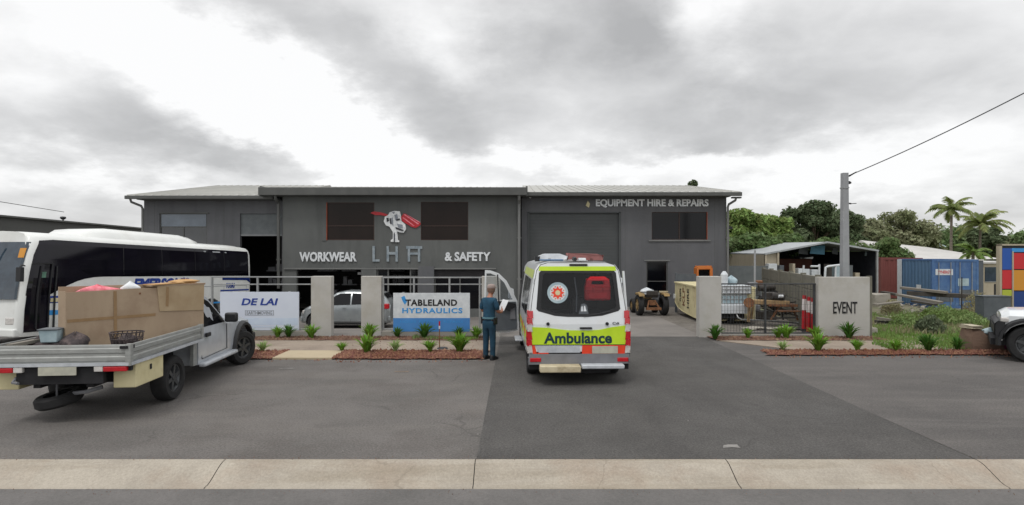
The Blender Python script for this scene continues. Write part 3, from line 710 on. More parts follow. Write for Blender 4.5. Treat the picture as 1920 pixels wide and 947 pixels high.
# emblem: pale winged shape with red streaks either side
def E(pts, m, name, d=.04):
    return MB().prism([(mx_(a), mz(b)) for a, b in pts], (), -d, -.003, at_y(YM)).build(name, m, B_)
E([(695,400),(702,397),(716,399),(728,403),(726,406),(714,404),(704,404)], 'red', 'red_streak', .05)
E([(752,408),(757,401),(762,402),(772,409),(781,413),(789,419),(788,423),(780,428),(772,426),(762,420),(754,415)], 'red', 'red_wing', .05)
E([(731,399),(740,396),(750,397),(752,404),(753,415),(760,421),(762,430),(757,437),(749,436),(745,434),(746,445),(747,454),(733,454),(733,451),(737,448),(737,436),(731,426),(724,423),(720,416),(722,407),(728,404)], 'emblem_white', 'pale_emblem', .06)
for q in ([(725,409),(729,409),(730,415),(726,417)], [(740,404),(745,402),(747,410),(742,414)], [(745,420),(755,422),(756,429),(747,427)], [(734,410),(737,408),(738,424),(735,420)], [(739.5,440),(741.5,440),(741,453),(739.5,453)], [(735,399),(741,398),(739,402)]):
    MB().prism([(mx_(a), mz(b)) for a, b in q], (), -.075, -.061, at_y(YM)).build('emblem_mark', 'grey_ink' if q[0][0] != 725 else 'emblem_dark', B_)
for q in ([(757,403),(760,402.5),(786,420),(784,421.5)], [(755,409),(757,408),(778,424),(776,425)], [(763,403.5),(765,404),(788,417),(787,418)]):
    MB().prism([(mx_(u), mz(v)) for u, v in q], (), -.06, -.051, at_y(YM)).build('cape_fold', 'pink', B_)
E([(741.5,436),(744,436),(745,449),(749,452),(749,454.5),(741.5,454.5)], 'emblem_white', 'pale_leg', .07)
for q in ([(739,454.3),(740.6,454.3),(740.6,437),(739,437)], [(731,411),(733,409),(735,421),(732,420)], [(743,412),(750,410),(751,413),(744,415)], [(742,426),(758,432),(755,434),(743,430)]):
    MB().prism([(mx_(u), mz(v)) for u, v in q], (), -.085, -.0765, at_y(YM)).build('emblem_mark', 'emblem_dark', B_)
# small lamps and camera below the eave
MB().cyl((mx_(700), YM-.16, mz(366)), (mx_(700), YM-.02, mz(365)), .05, .06, 10).build('security_camera', 'letter', B_)
MB().cyl((bx(994), YB-.16, bz(371)), (bx(994), YB-.02, bz(370)), .05, .06, 10).build('security_camera', 'letter', B_)
MB().box(bx(1363), bx(1372), YB-.1, YB, bz(430), bz(425)).build('wall_lamp', 'black_plastic', B_)

# neighbouring shed far to the side, dark fascia
n_ = thing('neighbour_shed', 'low dark grey industrial shed beyond the white coach', 'building', (0,0,0))
Xn = -32.6
MB().add([(Xn, 30, -1), (Xn, 52, -1), (Xn, 52, 4.62), (Xn, 30, 4.95), (Xn-20, 30, -1), (Xn-20, 52, -1), (Xn-20, 52, 4.62), (Xn-20, 30, 4.95)], [(0,1,2,3), (4,0,3,7), (5,4,7,6), (1,5,6,2)]).build('wall', 'wall_side', n_)
MB().hexa([(Xn-20, 29.8, 4.94), (Xn+.25, 29.8, 4.94), (Xn+.25, 52, 4.61), (Xn-20, 52, 4.61), (Xn-20, 29.8, 5.05), (Xn+.25, 29.8, 5.05), (Xn+.25, 52, 4.72), (Xn-20, 52, 4.72)]).build('roof', 'gutter', n_)
MB().cyl((Xn, 42.6, 4.75), (Xn, 42.6, 4.95), .05, .05, 8).lathe([(.01, .22), (.16, .2), (.2, .1), (.1, 0)], (Xn, 42.6, 4.95), 'z', 12).build('roof_vent', 'black_plastic', n_)
# ------------------------------------------------------------ vehicles
def interp(tab, x):
    if x <= tab[0][0]: return tab[0][1]
    for (a, u), (b, v) in zip(tab, tab[1:]):
        if x <= b: return u + (v-u)*(x-a)/(b-a)
    return tab[-1][1]
def arch_z(y, base, arches):
    z = base
    for yc, zc, r in arches:
        if abs(y-yc) < r: z = max(z, zc + sqrt(r*r-(y-yc)**2))
    return z

class Car:
    """y forward. tables along y: hw half width, belt, top, hwt half width at the roof edge"""
    def __init__(s, y0, y1, hw, belt, top, hwt, base=.28, arches=(), step=.07, nose=.12):
        s.y0, s.y1, s.hw, s.belt, s.top, s.hwt, s.base, s.arches, s.nose = y0, y1, hw, belt, top, hwt, base, arches, nose
        ys = set(); n = int((y1-y0)/step)
        for i in range(n+1): ys.add(round(y0+(y1-y0)*i/n, 4))
        for t in (hw, belt, top, hwt):
            for a, _ in t:
                if y0 <= a <= y1: ys.add(round(a, 4))
        for yc, zc, r in arches:
            for k in range(9): ys.add(round(yc - r*.999*cos(pi*k/8), 4))
        s.ys = sorted(y for y in ys if y0 <= y <= y1)
    def side(s, y, z):
        h = interp(s.hw, y); b = interp(s.belt, y); t = interp(s.top, y); ht = interp(s.hwt, y)
        if z <= b:
            return h*(1 - .05*sm((.55-z)/.4)) if z < .55 else h*(1 - .015*(z-.55)/max(.01, b-.55))
        return h*.985 + (ht-h*.985)*min(1, (z-b)/max(.01, t-.05-b))
    def sec(s, y):
        h = interp(s.hw, y); b = interp(s.belt, y); t = interp(s.top, y); ht = interp(s.hwt, y)
        zl = arch_z(y, s.base, s.arches)
        e = min(y-s.y0, s.y1-y); 
        z1 = max(zl+.01, .32); z2 = max(zl+.02, .55); z3 = max(zl+.03, (b+.55)/2); z3 = min(z3, b-.02)
        pts = [(h*.86, zl), (s.side(y, z1), z1), (s.side(y, z2), z2), (s.side(y, z3), z3), (h*.985, b), (ht, t-.05), (ht*.93, t-.015), (ht*.6, t), (0, t+.012)]
        R_ = [(x, y, z) for x, z in pts]; L_ = [(-x, y, z) for x, z in pts[:-1]]
        return R_ + L_[::-1]
    def build(s, name, m, parent):
        mb = MB(); mb.loft([s.sec(y) for y in s.ys]); return mb.build(name, m, parent, smooth=32, fixn=True)
    def win(s, poly, sgn, m, parent, name='window', off=.006):
        ys = [p[0] for p in poly]
        mb = MB(); mb.patch(poly, lambda y, z: (sgn*(s.side(y, z)+off), y, z)); return mb.build(name, m, parent)
    def screen(s, ya, yb, m, parent, name='windscreen', k=.9, off=.008):
        pa = [(-interp(s.hwt, ya)*k, ya, interp(s.top, ya)), (interp(s.hwt, ya)*k, ya, interp(s.top, ya)), (interp(s.hwt, yb)*k, yb, interp(s.top, yb)-.01), (-interp(s.hwt, yb)*k, yb, interp(s.top, yb)-.01)]
        n = (Vector(pa[1])-Vector(pa[0])).cross(Vector(pa[3])-Vector(pa[0])).normalized()
        if n.z < 0: n = -n
        pa = [Vector(p)+n*(off+.012) for p in pa]
        return MB().poly(pa).build(name, m, parent)
def rbox(name, x0, x1, y0, y1, z0, z1, m, parent, bev=.02, **k):
    return MB().box(x0, x1, y0, y1, z0, z1).build(name, m, parent, bevel=bev, smooth=40, **k)

# ---- ambulance
A = thing('ambulance', 'white ambulance with yellow green bands and its front door open', 'ambulance', (1.30, 11.45, 0), R(1.5))
VW = [(.3, .93), (.42, .965), (.7, .99), (1.0, .995), (1.35, .975), (1.7, .93), (2.0, .88), (2.2, .84), (2.31, .76), (2.365, .55), (2.38, 0)]
def vw(z): return interp(VW, z)
def vrear(z): return .0 if z < 1.15 else .20*((z-1.15)/1.2)**1.1
vroof = [(0, 2.38), (4.3, 2.38), (4.7, 2.26), (5.35, 1.42), (5.75, 1.10), (5.9, .75)]
varch = [(1.0, .34, .42), (4.75, .34, .42)]
secs = []
ys = sorted(set([0, .03, .1, .3, .5] + [round(1.0-.4195*cos(pi*k/10), 3) for k in range(11)] + [round(4.75-.4195*cos(pi*k/10), 3) for k in range(11)] + [2.0, 3.0, 4.0, 5.35, 5.6, 5.75, 5.86, 5.9]))
for y in ys:
    zr = interp(vroof, y); zl = arch_z(y, .36, varch); zl = .44 if y < .12 else zl
    taper = 1 - (.035 if y == 0 else .01 if y == .03 else 0) - .10*sm((y-5.2)/.7)
    row = []
    for z, wv in VW:
        if z < 1.0: zz_ = max(z, zl + .0005*len(row))
        else: zz_ = 1.0+(z-1.0)*(zr-1)/1.38 if zr > 1 else zr
        zz_ = min(max(zz_, zl), zr)
        row.append((wv*taper, y + (vrear(zz_)*(1-sm(y/.8)) if y < .8 else 0), zz_))
    row = [(0, row[0][1], max(zl, .3) if y > .5 else zl)] + row
    secs.append(row + [(-a, b, c) for a, b, c in row[1:-1]][::-1])
mb = MB(); mb.loft(secs, cap0=False); mb.build('body', 'white_paint', A, smooth=35)
# rear door leaf: two planes, window opening in the upper one
def rear(u, v, w_): return (u, vrear(v) - .012 + w_, v)
RK = .965
outl = [(-vw(z)*RK, z) for z in (1.15, 1.35, 1.7, 2.0, 2.2, 2.31, 2.36)] + [(vw(z)*RK, z) for z in (2.36, 2.31, 2.2, 2.0, 1.7, 1.35, 1.15)]
hole = [(-.80, 1.46), (-.74, 2.13), (-.70, 2.17), (.70, 2.17), (.74, 2.13), (.80, 1.46), (.76, 1.42), (.45, 1.335), (.2, 1.315), (-.2, 1.315), (-.45, 1.335), (-.76, 1.42)]
zs_ = [1.35, 1.5, 1.7, 1.9, 2.05, 2.2]
MB().prism(outl, [hole], 0, .03, rear).build('rear_door', 'white_paint', A)
low = [(-vw(.62)*RK, .62), (vw(.62)*RK, .62), (vw(.9)*RK, .9), (vw(1.15)*RK, 1.15), (-vw(1.15)*RK, 1.15), (-vw(.9)*RK, .9)]
MB().prism(low, (), 0, .03, rear).build('rear_door', 'white_paint', A)
gm = glass_mat('van_glass', (.86, .88, .9, 1), 1.33); M['van_glass'] = gm
MB().prism([(a*.995, 1.74+(b-1.74)*.99) for a, b in hole], (), .008, .014, rear).build('rear_window', 'van_glass', A)
MB().prism([(a*1.03, 1.75+(b-1.75)*1.05) for a, b in hole], [[(a*.93, 1.75+(b-1.75)*.92) for a, b in hole]], -.004, -.001, rear).build('window_seal', 'black_ink', A)
# dark lining added to stop light bouncing off the white body; seat, pole
MB().box(-.86, .86, .45, 3.8, 1.15, 1.2).box(-.86, -.80, .35, 3.8, .6, 2.0).box(.80, .86, .35, 3.8, .6, 2.0).box(-.8, .8, 2.6, 2.66, .6, 2.1).box(-.7, .7, .5, 3.8, 2.15, 2.18).build('interior', 'chassis', A)
MB().box(-.06, .2, .62, .9, 1.2, 1.62).build('seat_back', 'black_plastic', A, bevel=.05)
MB().tube([(.0, .35, 1.35), (.02, .4, 1.7), (-.02, .45, 2.05)], .015, 6).build('grab_pole', 'steel_grey', A)
def RP(pts, m, name, d=.018, base=.0): # patch on the rear leaf
    return MB().prism(pts, (), -d, -.001-base, rear).build(name, m, A)
# trim strip at the top, blocks split where the leaf bends
seam = [(-vw(z)*(RK+.004), z) for z in (.60, .9, 1.15, 1.35, 1.7, 2.0, 2.2, 2.31)] + [(-.6, 2.352), (.6, 2.352)] + [(vw(z)*(RK+.004), z) for z in (2.31, 2.2, 2.0, 1.7, 1.35, 1.15, .9, .60)]
inn = [(x*.988, .61+(z-.61)*.994) for x, z in seam]
MB().prism(seam, [inn], -.001, .004, rear).build('door_seam', 'black_ink', A)
for sx in (-1, 1):
    for zz_ in (1.25, 1.95): MB().box(*sorted((sx*(vw(zz_)*.985-.02), sx*(vw(zz_)*.985+.008))), vrear(zz_)-.02, vrear(zz_)+.02, zz_, zz_+.10).build('hinge', 'white_paint', A, bevel=.006)
MB().tube([(.1, vrear(1.32)-.03, 1.30), (.35, vrear(1.4)-.03, 1.345), (.62, vrear(1.4)-.03, 1.40)], .008, 6).build('wiper', 'black_plastic', A)
RP([(-.77, 2.19), (.77, 2.19), (.75, 2.275), (-.75, 2.275)], 'hiviz', 'reflective_strip', .006)
MB().prism([(-.94, .755), (.94, .755), (.945, 1.13), (.62, 1.09), (.42, 1.045), (.2, 1.03), (-.2, 1.035), (-.42, 1.06), (-.6, 1.085), (-.945, 1.10)], (), -.008, -.001, rear).build('reflective_panel', 'hiviz', A)
text('lettering', 'Ambulance', 'teal_ink' if 'teal_ink' in M else 'navy', A, (-.68, -.022, .775), (1,0,0), (0,0,1), 1.33, .22, bold=.03, ext=.004)
MB().prism([(-.93, .52), (-.80, .52), (-.86, .745), (-.94, .745)], (), -.014, -.001, rear).build('reflective_block', 'orange_red', A)
MB().prism([(-.78, .60), (.03, .60), (.01, .735), (-.84, .735)], (), -.010, -.001, rear).build('reflective_block', 'silver_band', A)
MB().prism([(.06, .56), (.92, .56), (.93, .745), (.07, .745)], (), -.010, -.001, rear).build('reflective_block', 'orange_red', A)
MB().prism([(-.80, .575), (-.58, .575), (-.60, .60), (-.81, .60)], (), -.012, -.001, rear).build('reflective_block', 'orange_red', A)
MB().prism([(.26, .585), (.76, .585), (.76, .725), (.26, .725)], (), -.03, -.011, rear).build('number_plate', 'plate', A)
MB().prism([(-.95, .745), (.95, .745), (.95, .757), (-.95, .757)], (), -.012, -.001, rear).build('panel_seam', 'black_ink', A)
for xx in (-.60, .555): MB().cyl((xx, -.04, 1.16), (xx, .02, 1.16), .032, .034, 14).build('lock', 'black_ink', A)
text('badge', 'Cdi', 'black_ink', A, (.66, -.022, 1.145), (1,0,0), (0,0,1), .13, .05, ext=.003)
MB().box(.02, .26, -.05, .0, 1.06, 1.095).box(-.16, .2, vrear(2.34)-.045, vrear(2.3), 2.285, 2.325).build('handle', 'black_ink', A, bevel=.01)
# bumper, step
mb = MB(); mb.prism([(-.97, .40), (.97, .40), (.96, .575), (-.96, .575)], (), -.10, .12)
mb.build('bumper', 'steel_grey', A, bevel=.03, smooth=40)
for sx in (-1, 1): MB().box(*sorted((sx*.74, sx*.955)), -.115, -.06, .435, .515).build('reflector', 'lens_red', A, bevel=.012)
rbox('step', -.78, -.0, -.34, -.1, .27, .40, 'cream_dirty', A, .02)
rbox('step', .02, .84, -.30, -.1, .33, .41, 'silver_band', A, .02)
MB().box(-.9, .9, .3, 5.4, .30, .36).box(-.6, .6, -.1, 3.0, .22, .36).box(-.7, .7, .3, .5, .18, .3).box(-.85, .85, 1.0-.05, 1.05, .28, .38).build('underbody', 'chassis', A)  # black plate set low to cut the light beneath the van
MB().box(-.97, -.72, -.04, .35, .28, .42).box(.72, .97, -.04, .35, .28, .42).build('mud_flap', 'chassis', A)
for sx in (-1, 1):
    cols = [(1.28, 1.40, 'lens_red'), (1.16, 1.28, 'lens_red'), (1.02, 1.155, 'lens_clear'), (.86, 1.015, 'lens_red'), (.74, .855, 'lens_red'), (.60, .735, 'lens_clear'), (.53, .595, 'black_plastic')]
    for z0, z1, m in cols:
        a = vw((z0+z1)/2)
        p = [(sx*(a-.075), z0), (sx*(a+.012), z0), (sx*(a+.012), z1), (sx*(a-.06 - (.012 if z1 > 1.35 else 0)), z1)]
        MB().prism(p, (), -.035, .14, lambda u, v, w_: (u, vrear(v)+w_, v)).build('tail_light', m, A, bevel=.012, smooth=40)
for yy_ in (1.0, 4.75):
    for sx in (-1, 1): wheel(A, (sx*.84, yy_, .35), .35, .24, sx, 'rim_light')
# sides: windows, bands
def VS(y0, y1, z0, z1, sgn, m, name, off=.005):
    zz_ = sorted(set([z0, z1] + [z for z, _ in VW if z0 < z < z1])); mb = MB()
    for a, b in zip(zz_, zz_[1:]):
        mb.poly([(sgn*(vw(a)+off), y0, a), (sgn*(vw(a)+off), y1, a), (sgn*(vw(b)+off), y1, b), (sgn*(vw(b)+off), y0, b)])
    return mb.build(name, m, A)
for sg in (-1, 1):
    VS(1.75, 3.1, 1.25, 2.0, sg, 'win_black', 'side_window')
    VS(.75, 1.6, 1.25, 2.0, sg, 'win_black', 'side_window')
    for i, a in enumerate([.15, .6, 1.05, 1.5, 1.95, 2.4, 2.85, 3.3]):
        VS(a, a+.45, .80, .98, sg, 'hiviz' if i % 2 else 'orange_red', 'reflective_block')
        VS(a, a+.45, .62, .80, sg, 'hiviz' if i % 2 == 0 else 'white_paint', 'reflective_block', .006)
    VS(.3, 3.6, 2.03, 2.2, sg, 'hiviz_pale', 'reflective_strip')
    VS(3.62, 3.66, .5, 2.2, sg, 'black_ink', 'door_gap', .004)
    VS(1.66, 1.70, .5, 2.2, sg, 'black_ink', 'door_gap', .004)
VS(3.72, 4.65, 1.25, 1.95, 1, 'win_black', 'door_window')
VS(3.74, 4.66, .5, 2.05, -1, 'chassis', 'door_opening', .004)
MB().poly([(-.72, 4.70, 2.235), (.72, 4.70, 2.235), (.82, 5.33, 1.46), (-.82, 5.33, 1.46)]).build('windscreen', 'windscreen', A)
rbox('step_board', -1.12, -.93, 3.7, 4.5, .26, .30, 'silver_band', A, .01)
# front bits so the van is whole
MB().box(-.8, .8, 5.87, 5.95, .42, .62).build('front_bumper', 'steel_grey', A, bevel=.03)
for sx in (-1, 1): MB().box(*sorted((sx*.62, sx*.86)), 5.72, 5.86, .82, 1.02).build('headlight', 'lens_clear', A, bevel=.03)
# roof: light bar, spot lamp, hatch
mb = MB(); mb.prism([(-.72, 2.40), (-.10, 2.40), (-.08, 2.47), (-.25, 2.52), (-.58, 2.52), (-.72, 2.46)], (), 1.1, 1.45); mb.build('light_bar', 'letter', A, bevel=.02, smooth=40)
mb = MB(); mb.prism([(-.08, 2.40), (.66, 2.40), (.68, 2.48), (.60, 2.50), (-.06, 2.52)], (), 1.1, 1.45); mb.build('light_bar', 'pink_cover', A, bevel=.02, smooth=40)
for q in ((-.78, -.68, 1.05, 1.2, 2.36, 2.47), (-.5, -.44, 1.1, 1.4, 2.36, 2.42), (.4, .46, 1.1, 1.4, 2.36, 2.42)): MB().box(*q).build('lamp_bracket', 'black_plastic', A)
MB().cyl((-.02, .35, 2.41), (-.02, .48, 2.42), .035, .05, 14).cyl((-.02, .4, 2.37), (-.02, .4, 2.41), .015, .015, 6).build('reversing_camera', 'black_plastic', A)
MB().box(.05, .2, .35, .5, 2.385, 2.44).build('work_lamp', 'letter', A, bevel=.015)
MB().box(-.70, -.2, .8, 1.0, 2.375, 2.41).build('roof_beacon', 'cont_blue', A, bevel=.02)
# mirrors
MB().box(1.0, 1.05, 4.62, 4.68, 1.35, 1.42).box(1.03, 1.24, 4.6, 4.72, 1.25, 1.62).build('mirror', 'black_plastic', A, bevel=.03)
# tall white awning rail on the far side
MB().bar((.93, .25, 2.18), (1.0, .22, 1.2), .04).build('side_rail', 'white_paint', A)
# open front door, hinged at the front edge
D = MB(); hx, hy = -.99, 4.68
def dpt(u, v, w_): # u from hinge outwards, opened about 88 degrees
    a = R(4); return (hx - u*cos(a), hy - u*sin(a)*1.0 + w_, v)
dout = [(0, .42), (.04, 1.22), (.12, 1.38), (.34, 1.78), (.55, 1.98), (.78, 2.06), (.93, 2.07), (.96, 1.2), (.96, .55), (.93, .36), (.30, .36)]
dwin = [(.17, 1.26), (.40, 1.72), (.58, 1.90), (.78, 1.98), (.89, 1.98), (.90, 1.24)]
D.prism(dout, [dwin], 0, .055, dpt); dr = D.build('front_door', 'white_paint', A)
MB().prism([(.06, .46), (.08, 1.20), (.9, 1.20), (.91, .60), (.88, .42), (.32, .42)], (), -.05, -.001, dpt).build('door_trim', 'panel_grey', dr, bevel=.02)
MB().prism([(.10, 1.10), (.10, 1.16), (.5, 1.22), (.86, 1.18), (.86, 1.08), (.5, 1.05), (.3, .98)], (), -.11, -.051, dpt).build('armrest', 'black_plastic', dr, bevel=.02)
MB().prism(dwin, (), .02, .028, dpt).build('door_window', 'van_glass', dr)
MB().prism([(.10, .74), (.24, .74), (.22, 1.02), (.13, 1.04)], (), -.07, -.051, dpt).build('door_pocket', 'steel_grey', dr, bevel=.01)
MB().prism([(.14, 1.28), (.26, 1.30), (.25, 1.56), (.17, 1.52)], (), .14, .24, dpt).build('door_mirror', 'letter', dr, bevel=.03, smooth=40)
MB().prism([(.52, .96), (.56, .96), (.60, 1.95), (.57, 1.95)], (), -.012, -.002, dpt).build('window_bar', 'black_plastic', dr)
# emblem sticker on the rear glass and the bag inside
em = MB(); cyx, cyz = -.40, 1.76
def disc(r, n=28): return [(cyx+r*cos(2*pi*i/n), cyz+r*sin(2*pi*i/n)) for i in range(n)]
MB().prism(disc(.205), (), -.003, .001, rear).build('round_badge', 'badge_ring', A)
MB().prism(disc(.155), (), -.006, -.0032, rear).build('badge_disc', 'badge_in', A)
st = []
for k in range(16):
    r_ = .135 if k % 2 == 0 else .085; t = 2*pi*k/16; st.append((cyx+r_*cos(t), cyz+r_*sin(t)))
MB().prism(st, (), -.009, -.0062, rear).build('badge_star', 'orange_red', A)
MB().prism(disc(.05, 14), (), -.012, -.0092, rear).build('badge_centre', 'cream', A)
for k in range(8):
    t = 2*pi*k/8+.39; MB().prism([(cyx+.115*cos(t+d)*1.0, cyz+.115*sin(t+d)) for d in (-.16, .16)] + [(cyx+.15*cos(t), cyz+.15*sin(t))], (), -.009, -.0062, rear).build('badge_ray', 'lens_amber', A)
MB().prism([(.0, 1.34), (.2, 1.34), (.17, 1.52), (.12, 1.55), (.06, 1.54)], (), -.002, .001, rear).build('window_sticker', 'panel_grey', A)
MB().prism([(.05, 1.40), (.09, 1.40), (.085, 1.50), (.06, 1.49)], (), -.004, -.0022, rear).prism([(.10, 1.40), (.16, 1.40), (.13, 1.51), (.11, 1.5)], (), -.004, -.0022, rear).build('sticker_figure', 'letter', A)
rot = Matrix.Rotation(R(1.5), 3, 'Z')
bl = rot @ Vector((.40, .20, 1.60)); bl = Vector((1.30, 11.45, 0)) + bl
K = thing('medical_bag', 'red medical carry bag seen through the ambulance rear window', 'bag', bl, R(1.5))
MB().box(-.26, .26, -.07, .07, 0, .29).build('bag_body', 'bag_red', K, bevel=.04, smooth=50)
MB().prism([(-.25, .27), (.25, .27), (.22, .42), (.14, .46), (-.14, .46), (-.22, .42)], [[(-.13, .32), (.13, .32), (.11, .385), (-.11, .385)]], -.06, .06).build('bag_lid', 'bag_red', K, bevel=.015)
MB().box(-.2, .2, -.10, -.07, .03, .17).build('pocket', 'bag_red', K, bevel=.02)
MB().box(-.11, -.08, -.085, -.07, .0, .29).box(.08, .11, -.085, -.07, .0, .29).box(-.25, .25, -.082, -.072, .185, .2).build('strap', 'lens_red', K)

# ---- coach
W2 = 1.225; BL = 4.6
rbz = R(166.7)
C_ = thing('coach', 'white touring coach with dark window band and blue lettering', 'coach', (-13.14, 20.23, -.16), rbz, rx=R(2.0))
BW = [(.28, W2-.06), (.45, W2), (1.0, W2), (1.88, W2-.005), (2.4, W2-.025), (2.8, W2-.06), (2.98, W2-.13), (3.08, W2-.26), (3.14, W2-.6), (3.16, 0)]
def bw(z): return interp(BW, z)
def fy(z): return -.02*max(0, z-.9) - .19*max(0, (z-1.2)/1.9)**1.6*1.6
secs = []
bar = [(2.55, .5, .56), (-2.35, .5, .56)]
bys = sorted(set([-4.6, -4.55, -4.45] + fr(-4.2, 3.9, 18) + [round(2.55-.5595*cos(pi*k/10), 3) for k in range(11)] + [round(-2.35-.5595*cos(pi*k/10), 3) for k in range(11)] + [4.15, 4.35, 4.48, 4.56, 4.6]))
for y in bys:
    zl = arch_z(y, .30, bar); row = []
    tp = 1 - interp([(4.1, 0), (4.35, .02), (4.48, .05), (4.56, .10), (4.6, .17)], y) - interp([(-4.6, .06), (-4.55, .02), (-4.45, 0)], y)
    k = sm((y-3.0)/1.6)
    for z, wv in BW:
        z2 = max(z, zl + .001*len(row)); drop = .05*sm((-3.9-y)/.7)
        z2 -= drop if z2 > 2 else 0
        row.append((wv*tp, y + fy(z2)*k, z2))
    row = [(0, row[0][1], zl)] + row
    secs.append(row + [(-a, b, c) for a, b, c in row[1:-1]][::-1])
MB().loft(secs).build('body', 'bus_white', C_, smooth=35)
def bside(sg, off=.006):
    def f(y, z):
        tp = 1 - interp([(4.1, 0), (4.35, .02), (4.48, .05), (4.56, .10), (4.6, .17)], y)
        return (sg*(bw(z)*tp+off), y + fy(z)*sm((y-3.0)/1.6), z)
    return f
def yz_split(poly, a, b):  # clip in y
    q = [(z, y) for y, z in poly]; q = clip(clip(q, a, 1), b, -1); return [(y, z) for z, y in q]
def bpatch(poly, m, name, sg=-1, off=.006):
    mb = MB(); f = bside(sg, off); cuts = [-9, 3.0, 3.3, 3.6, 3.9, 4.1, 4.35, 4.48, 4.56, 9]
    for a, b in zip(cuts, cuts[1:]):
        q = yz_split(poly, a, b)
        if len(q) >= 3: mb.patch(q, f, [z for z, _ in BW] + [1.4, 1.6, 2.1, 2.6])
    return mb.build(name, m, C_)
glass = [(-4.42, 1.9), (-4.42, 2.90), (3.9, 2.94), (4.36, 2.90), (4.44, 2.5), (4.46, 1.4), (3.86, 1.40), (3.6, 1.53), (3.3, 1.67), (3.05, 1.77), (2.8, 1.84), (2.5, 1.885), (2.2, 1.9)]
for sg in (-1, 1):
    bpatch(glass, 'bus_glass', 'window_band', sg)
    for yy_ in (-3.0, -1.5, 0, 1.5): bpatch([(yy_-.012, 1.95), (yy_-.012, 2.88), (yy_+.012, 2.88), (yy_+.012, 1.95)], 'black_ink', 'window_joint', sg, .009)
    bpatch([(-4.5, 1.62), (-4.5, 1.88), (-2.9, 1.88), (-2.9, 1.74), (-4.3, 1.72)], 'navy', 'navy_stripe', sg)
    bpatch([(3.1, 1.18), (3.1, 1.36), (3.83, 1.37), (3.83, 1.17)], 'navy', 'navy_stripe', sg)
    bpatch([(2.2, .84), (2.2, .9), (3.83, .98), (3.83, .84)], 'sky_blue', 'blue_stripe', sg)
    bpatch([(-4.5, .86), (-4.5, .92), (2.2, .9), (2.2, .84)], 'sky_blue', 'blue_stripe', sg)
    bpatch([(-4.45, 1.3), (-4.45, 1.36), (-2.8, 1.36), (-2.8, 1.3)], 'navy', 'navy_stripe', sg)
    for a in (-4.3, -3.0, -1.2, .0, 1.2): bpatch([(a, .42), (a, 1.5), (a+.015, 1.5), (a+.015, .42)], 'grey_ink', 'panel_gap', sg, .004)
    bpatch([(-4.3, 1.5), (-4.3, 1.515), (1.3, 1.515), (1.3, 1.5)], 'grey_ink', 'panel_gap', sg, .004)
bpatch([(3.55, 1.20), (3.55, 1.31), (3.82, 1.31), (3.82, 1.20)], 'cream', 'side_marker', -1, .012)
# door
bpatch([(3.86, .42), (3.86, 2.28), (4.45, 2.26), (4.47, .42)], 'bus_glass', 'door', -1, .011)
f = bside(-1, .03)
mb = MB()
for a, b in (((3.88, .42), (3.88, 2.28)), ((3.88, 2.28), (4.45, 2.27)), ((3.72, .45), (3.72, 2.2)), ((4.2, .5), (4.2, 2.2))):
    n = 6
    for i in range(n):
        p = f(a[0]+(b[0]-a[0])*i/n, a[1]+(b[1]-a[1])*i/n); q = f(a[0]+(b[0]-a[0])*(i+1)/n, a[1]+(b[1]-a[1])*(i+1)/n)
        mb.bar(p, q, .035)
mb.build('door_frame', 'black_plastic', C_)
bpatch([(4.02, 1.88), (4.02, 2.04), (4.14, 2.04), (4.14, 1.88)], 'green_sticker' if 'green_sticker' in M else 'badge_ring', 'window_sticker', -1, .014)
# lettering along the side: u runs from front to rear as seen from this side
text('lettering', "EMERSON'S", 'navy', C_, (-(W2+.004), 1.15, 1.47), (0,-1,0), (0,0,1), 2.35, .38, n=(-1,0,0), bold=.05, ext=.006, shear=.25)
text('small_lettering', 'TOURS', 'navy', C_, (-(W2+.004), -3.1, 1.42), (0,-1,0), (0,0,1), .5, .2, n=(-1,0,0), bold=.03, ext=.006, shear=.2)
# small marker plates
for yy_, l in ((-2.0, .05), (-2.6, .2), (-3.1, .05)): bpatch([(yy_-l, 2.80), (yy_-l, 2.84), (yy_+l, 2.84), (yy_+l, 2.80)], 'letter', 'side_marker', -1, .012)
# front face: windscreen, lamps
def front_pt(x, z):
    a = abs(x)/bw(z)
    yv = interp([(0, 4.6), (.83, 4.6), (.90, 4.56), (.95, 4.48), (.98, 4.35), (1, 4.1)], a)
    return (x, yv + fy(z) + .012, z)
xs = [-1.14, -1.08, -1.0, -.5, 0, .5, 1.0, 1.08, 1.14]
def fpatch(x0, x1, z0, z1, m, name, off=0):
    mb = MB(); xx = [x0] + [x for x in xs if x0 < x < x1] + [x1]; zz_ = fr(z0, z1, 5)
    for a, b in zip(xx, xx[1:]):
        for c, d in zip(zz_, zz_[1:]):
            P = [front_pt(a, c), front_pt(b, c), front_pt(b, d), front_pt(a, d)]
            mb.poly([(p[0], p[1]+off, p[2]) for p in P])
    return mb.build(name, m, C_)
fpatch(-1.06, 1.06, 1.3, 2.85, 'windscreen', 'windscreen', .006)
fpatch(-1.04, -.86, 2.42, 2.68, 'p_orange', 'windscreen_sticker', .014)
for sx in (-1, 1): MB().box(*sorted((sx*.7, sx*1.0)), 4.5, 4.60, .62, .82).build('headlight', 'lens_clear', C_, bevel=.03)
MB().box(-1.1, 1.1, 4.45, 4.66, .3, .52).build('front_bumper', 'bus_white', C_, bevel=.04)
MB().box(-.02, .02, 4.6, 4.62, 1.3, 2.8).build('windscreen_divider', 'black_ink', C_)
MB().tube([(-1.12, 4.45, 2.2), (-1.24, 4.62, 2.22), (-1.27, 4.68, 2.16)], .022, 8).box(-1.34, -1.18, 4.62, 4.72, 1.78, 2.16).build('mirror', 'black_plastic', C_, bevel=.03, smooth=40)
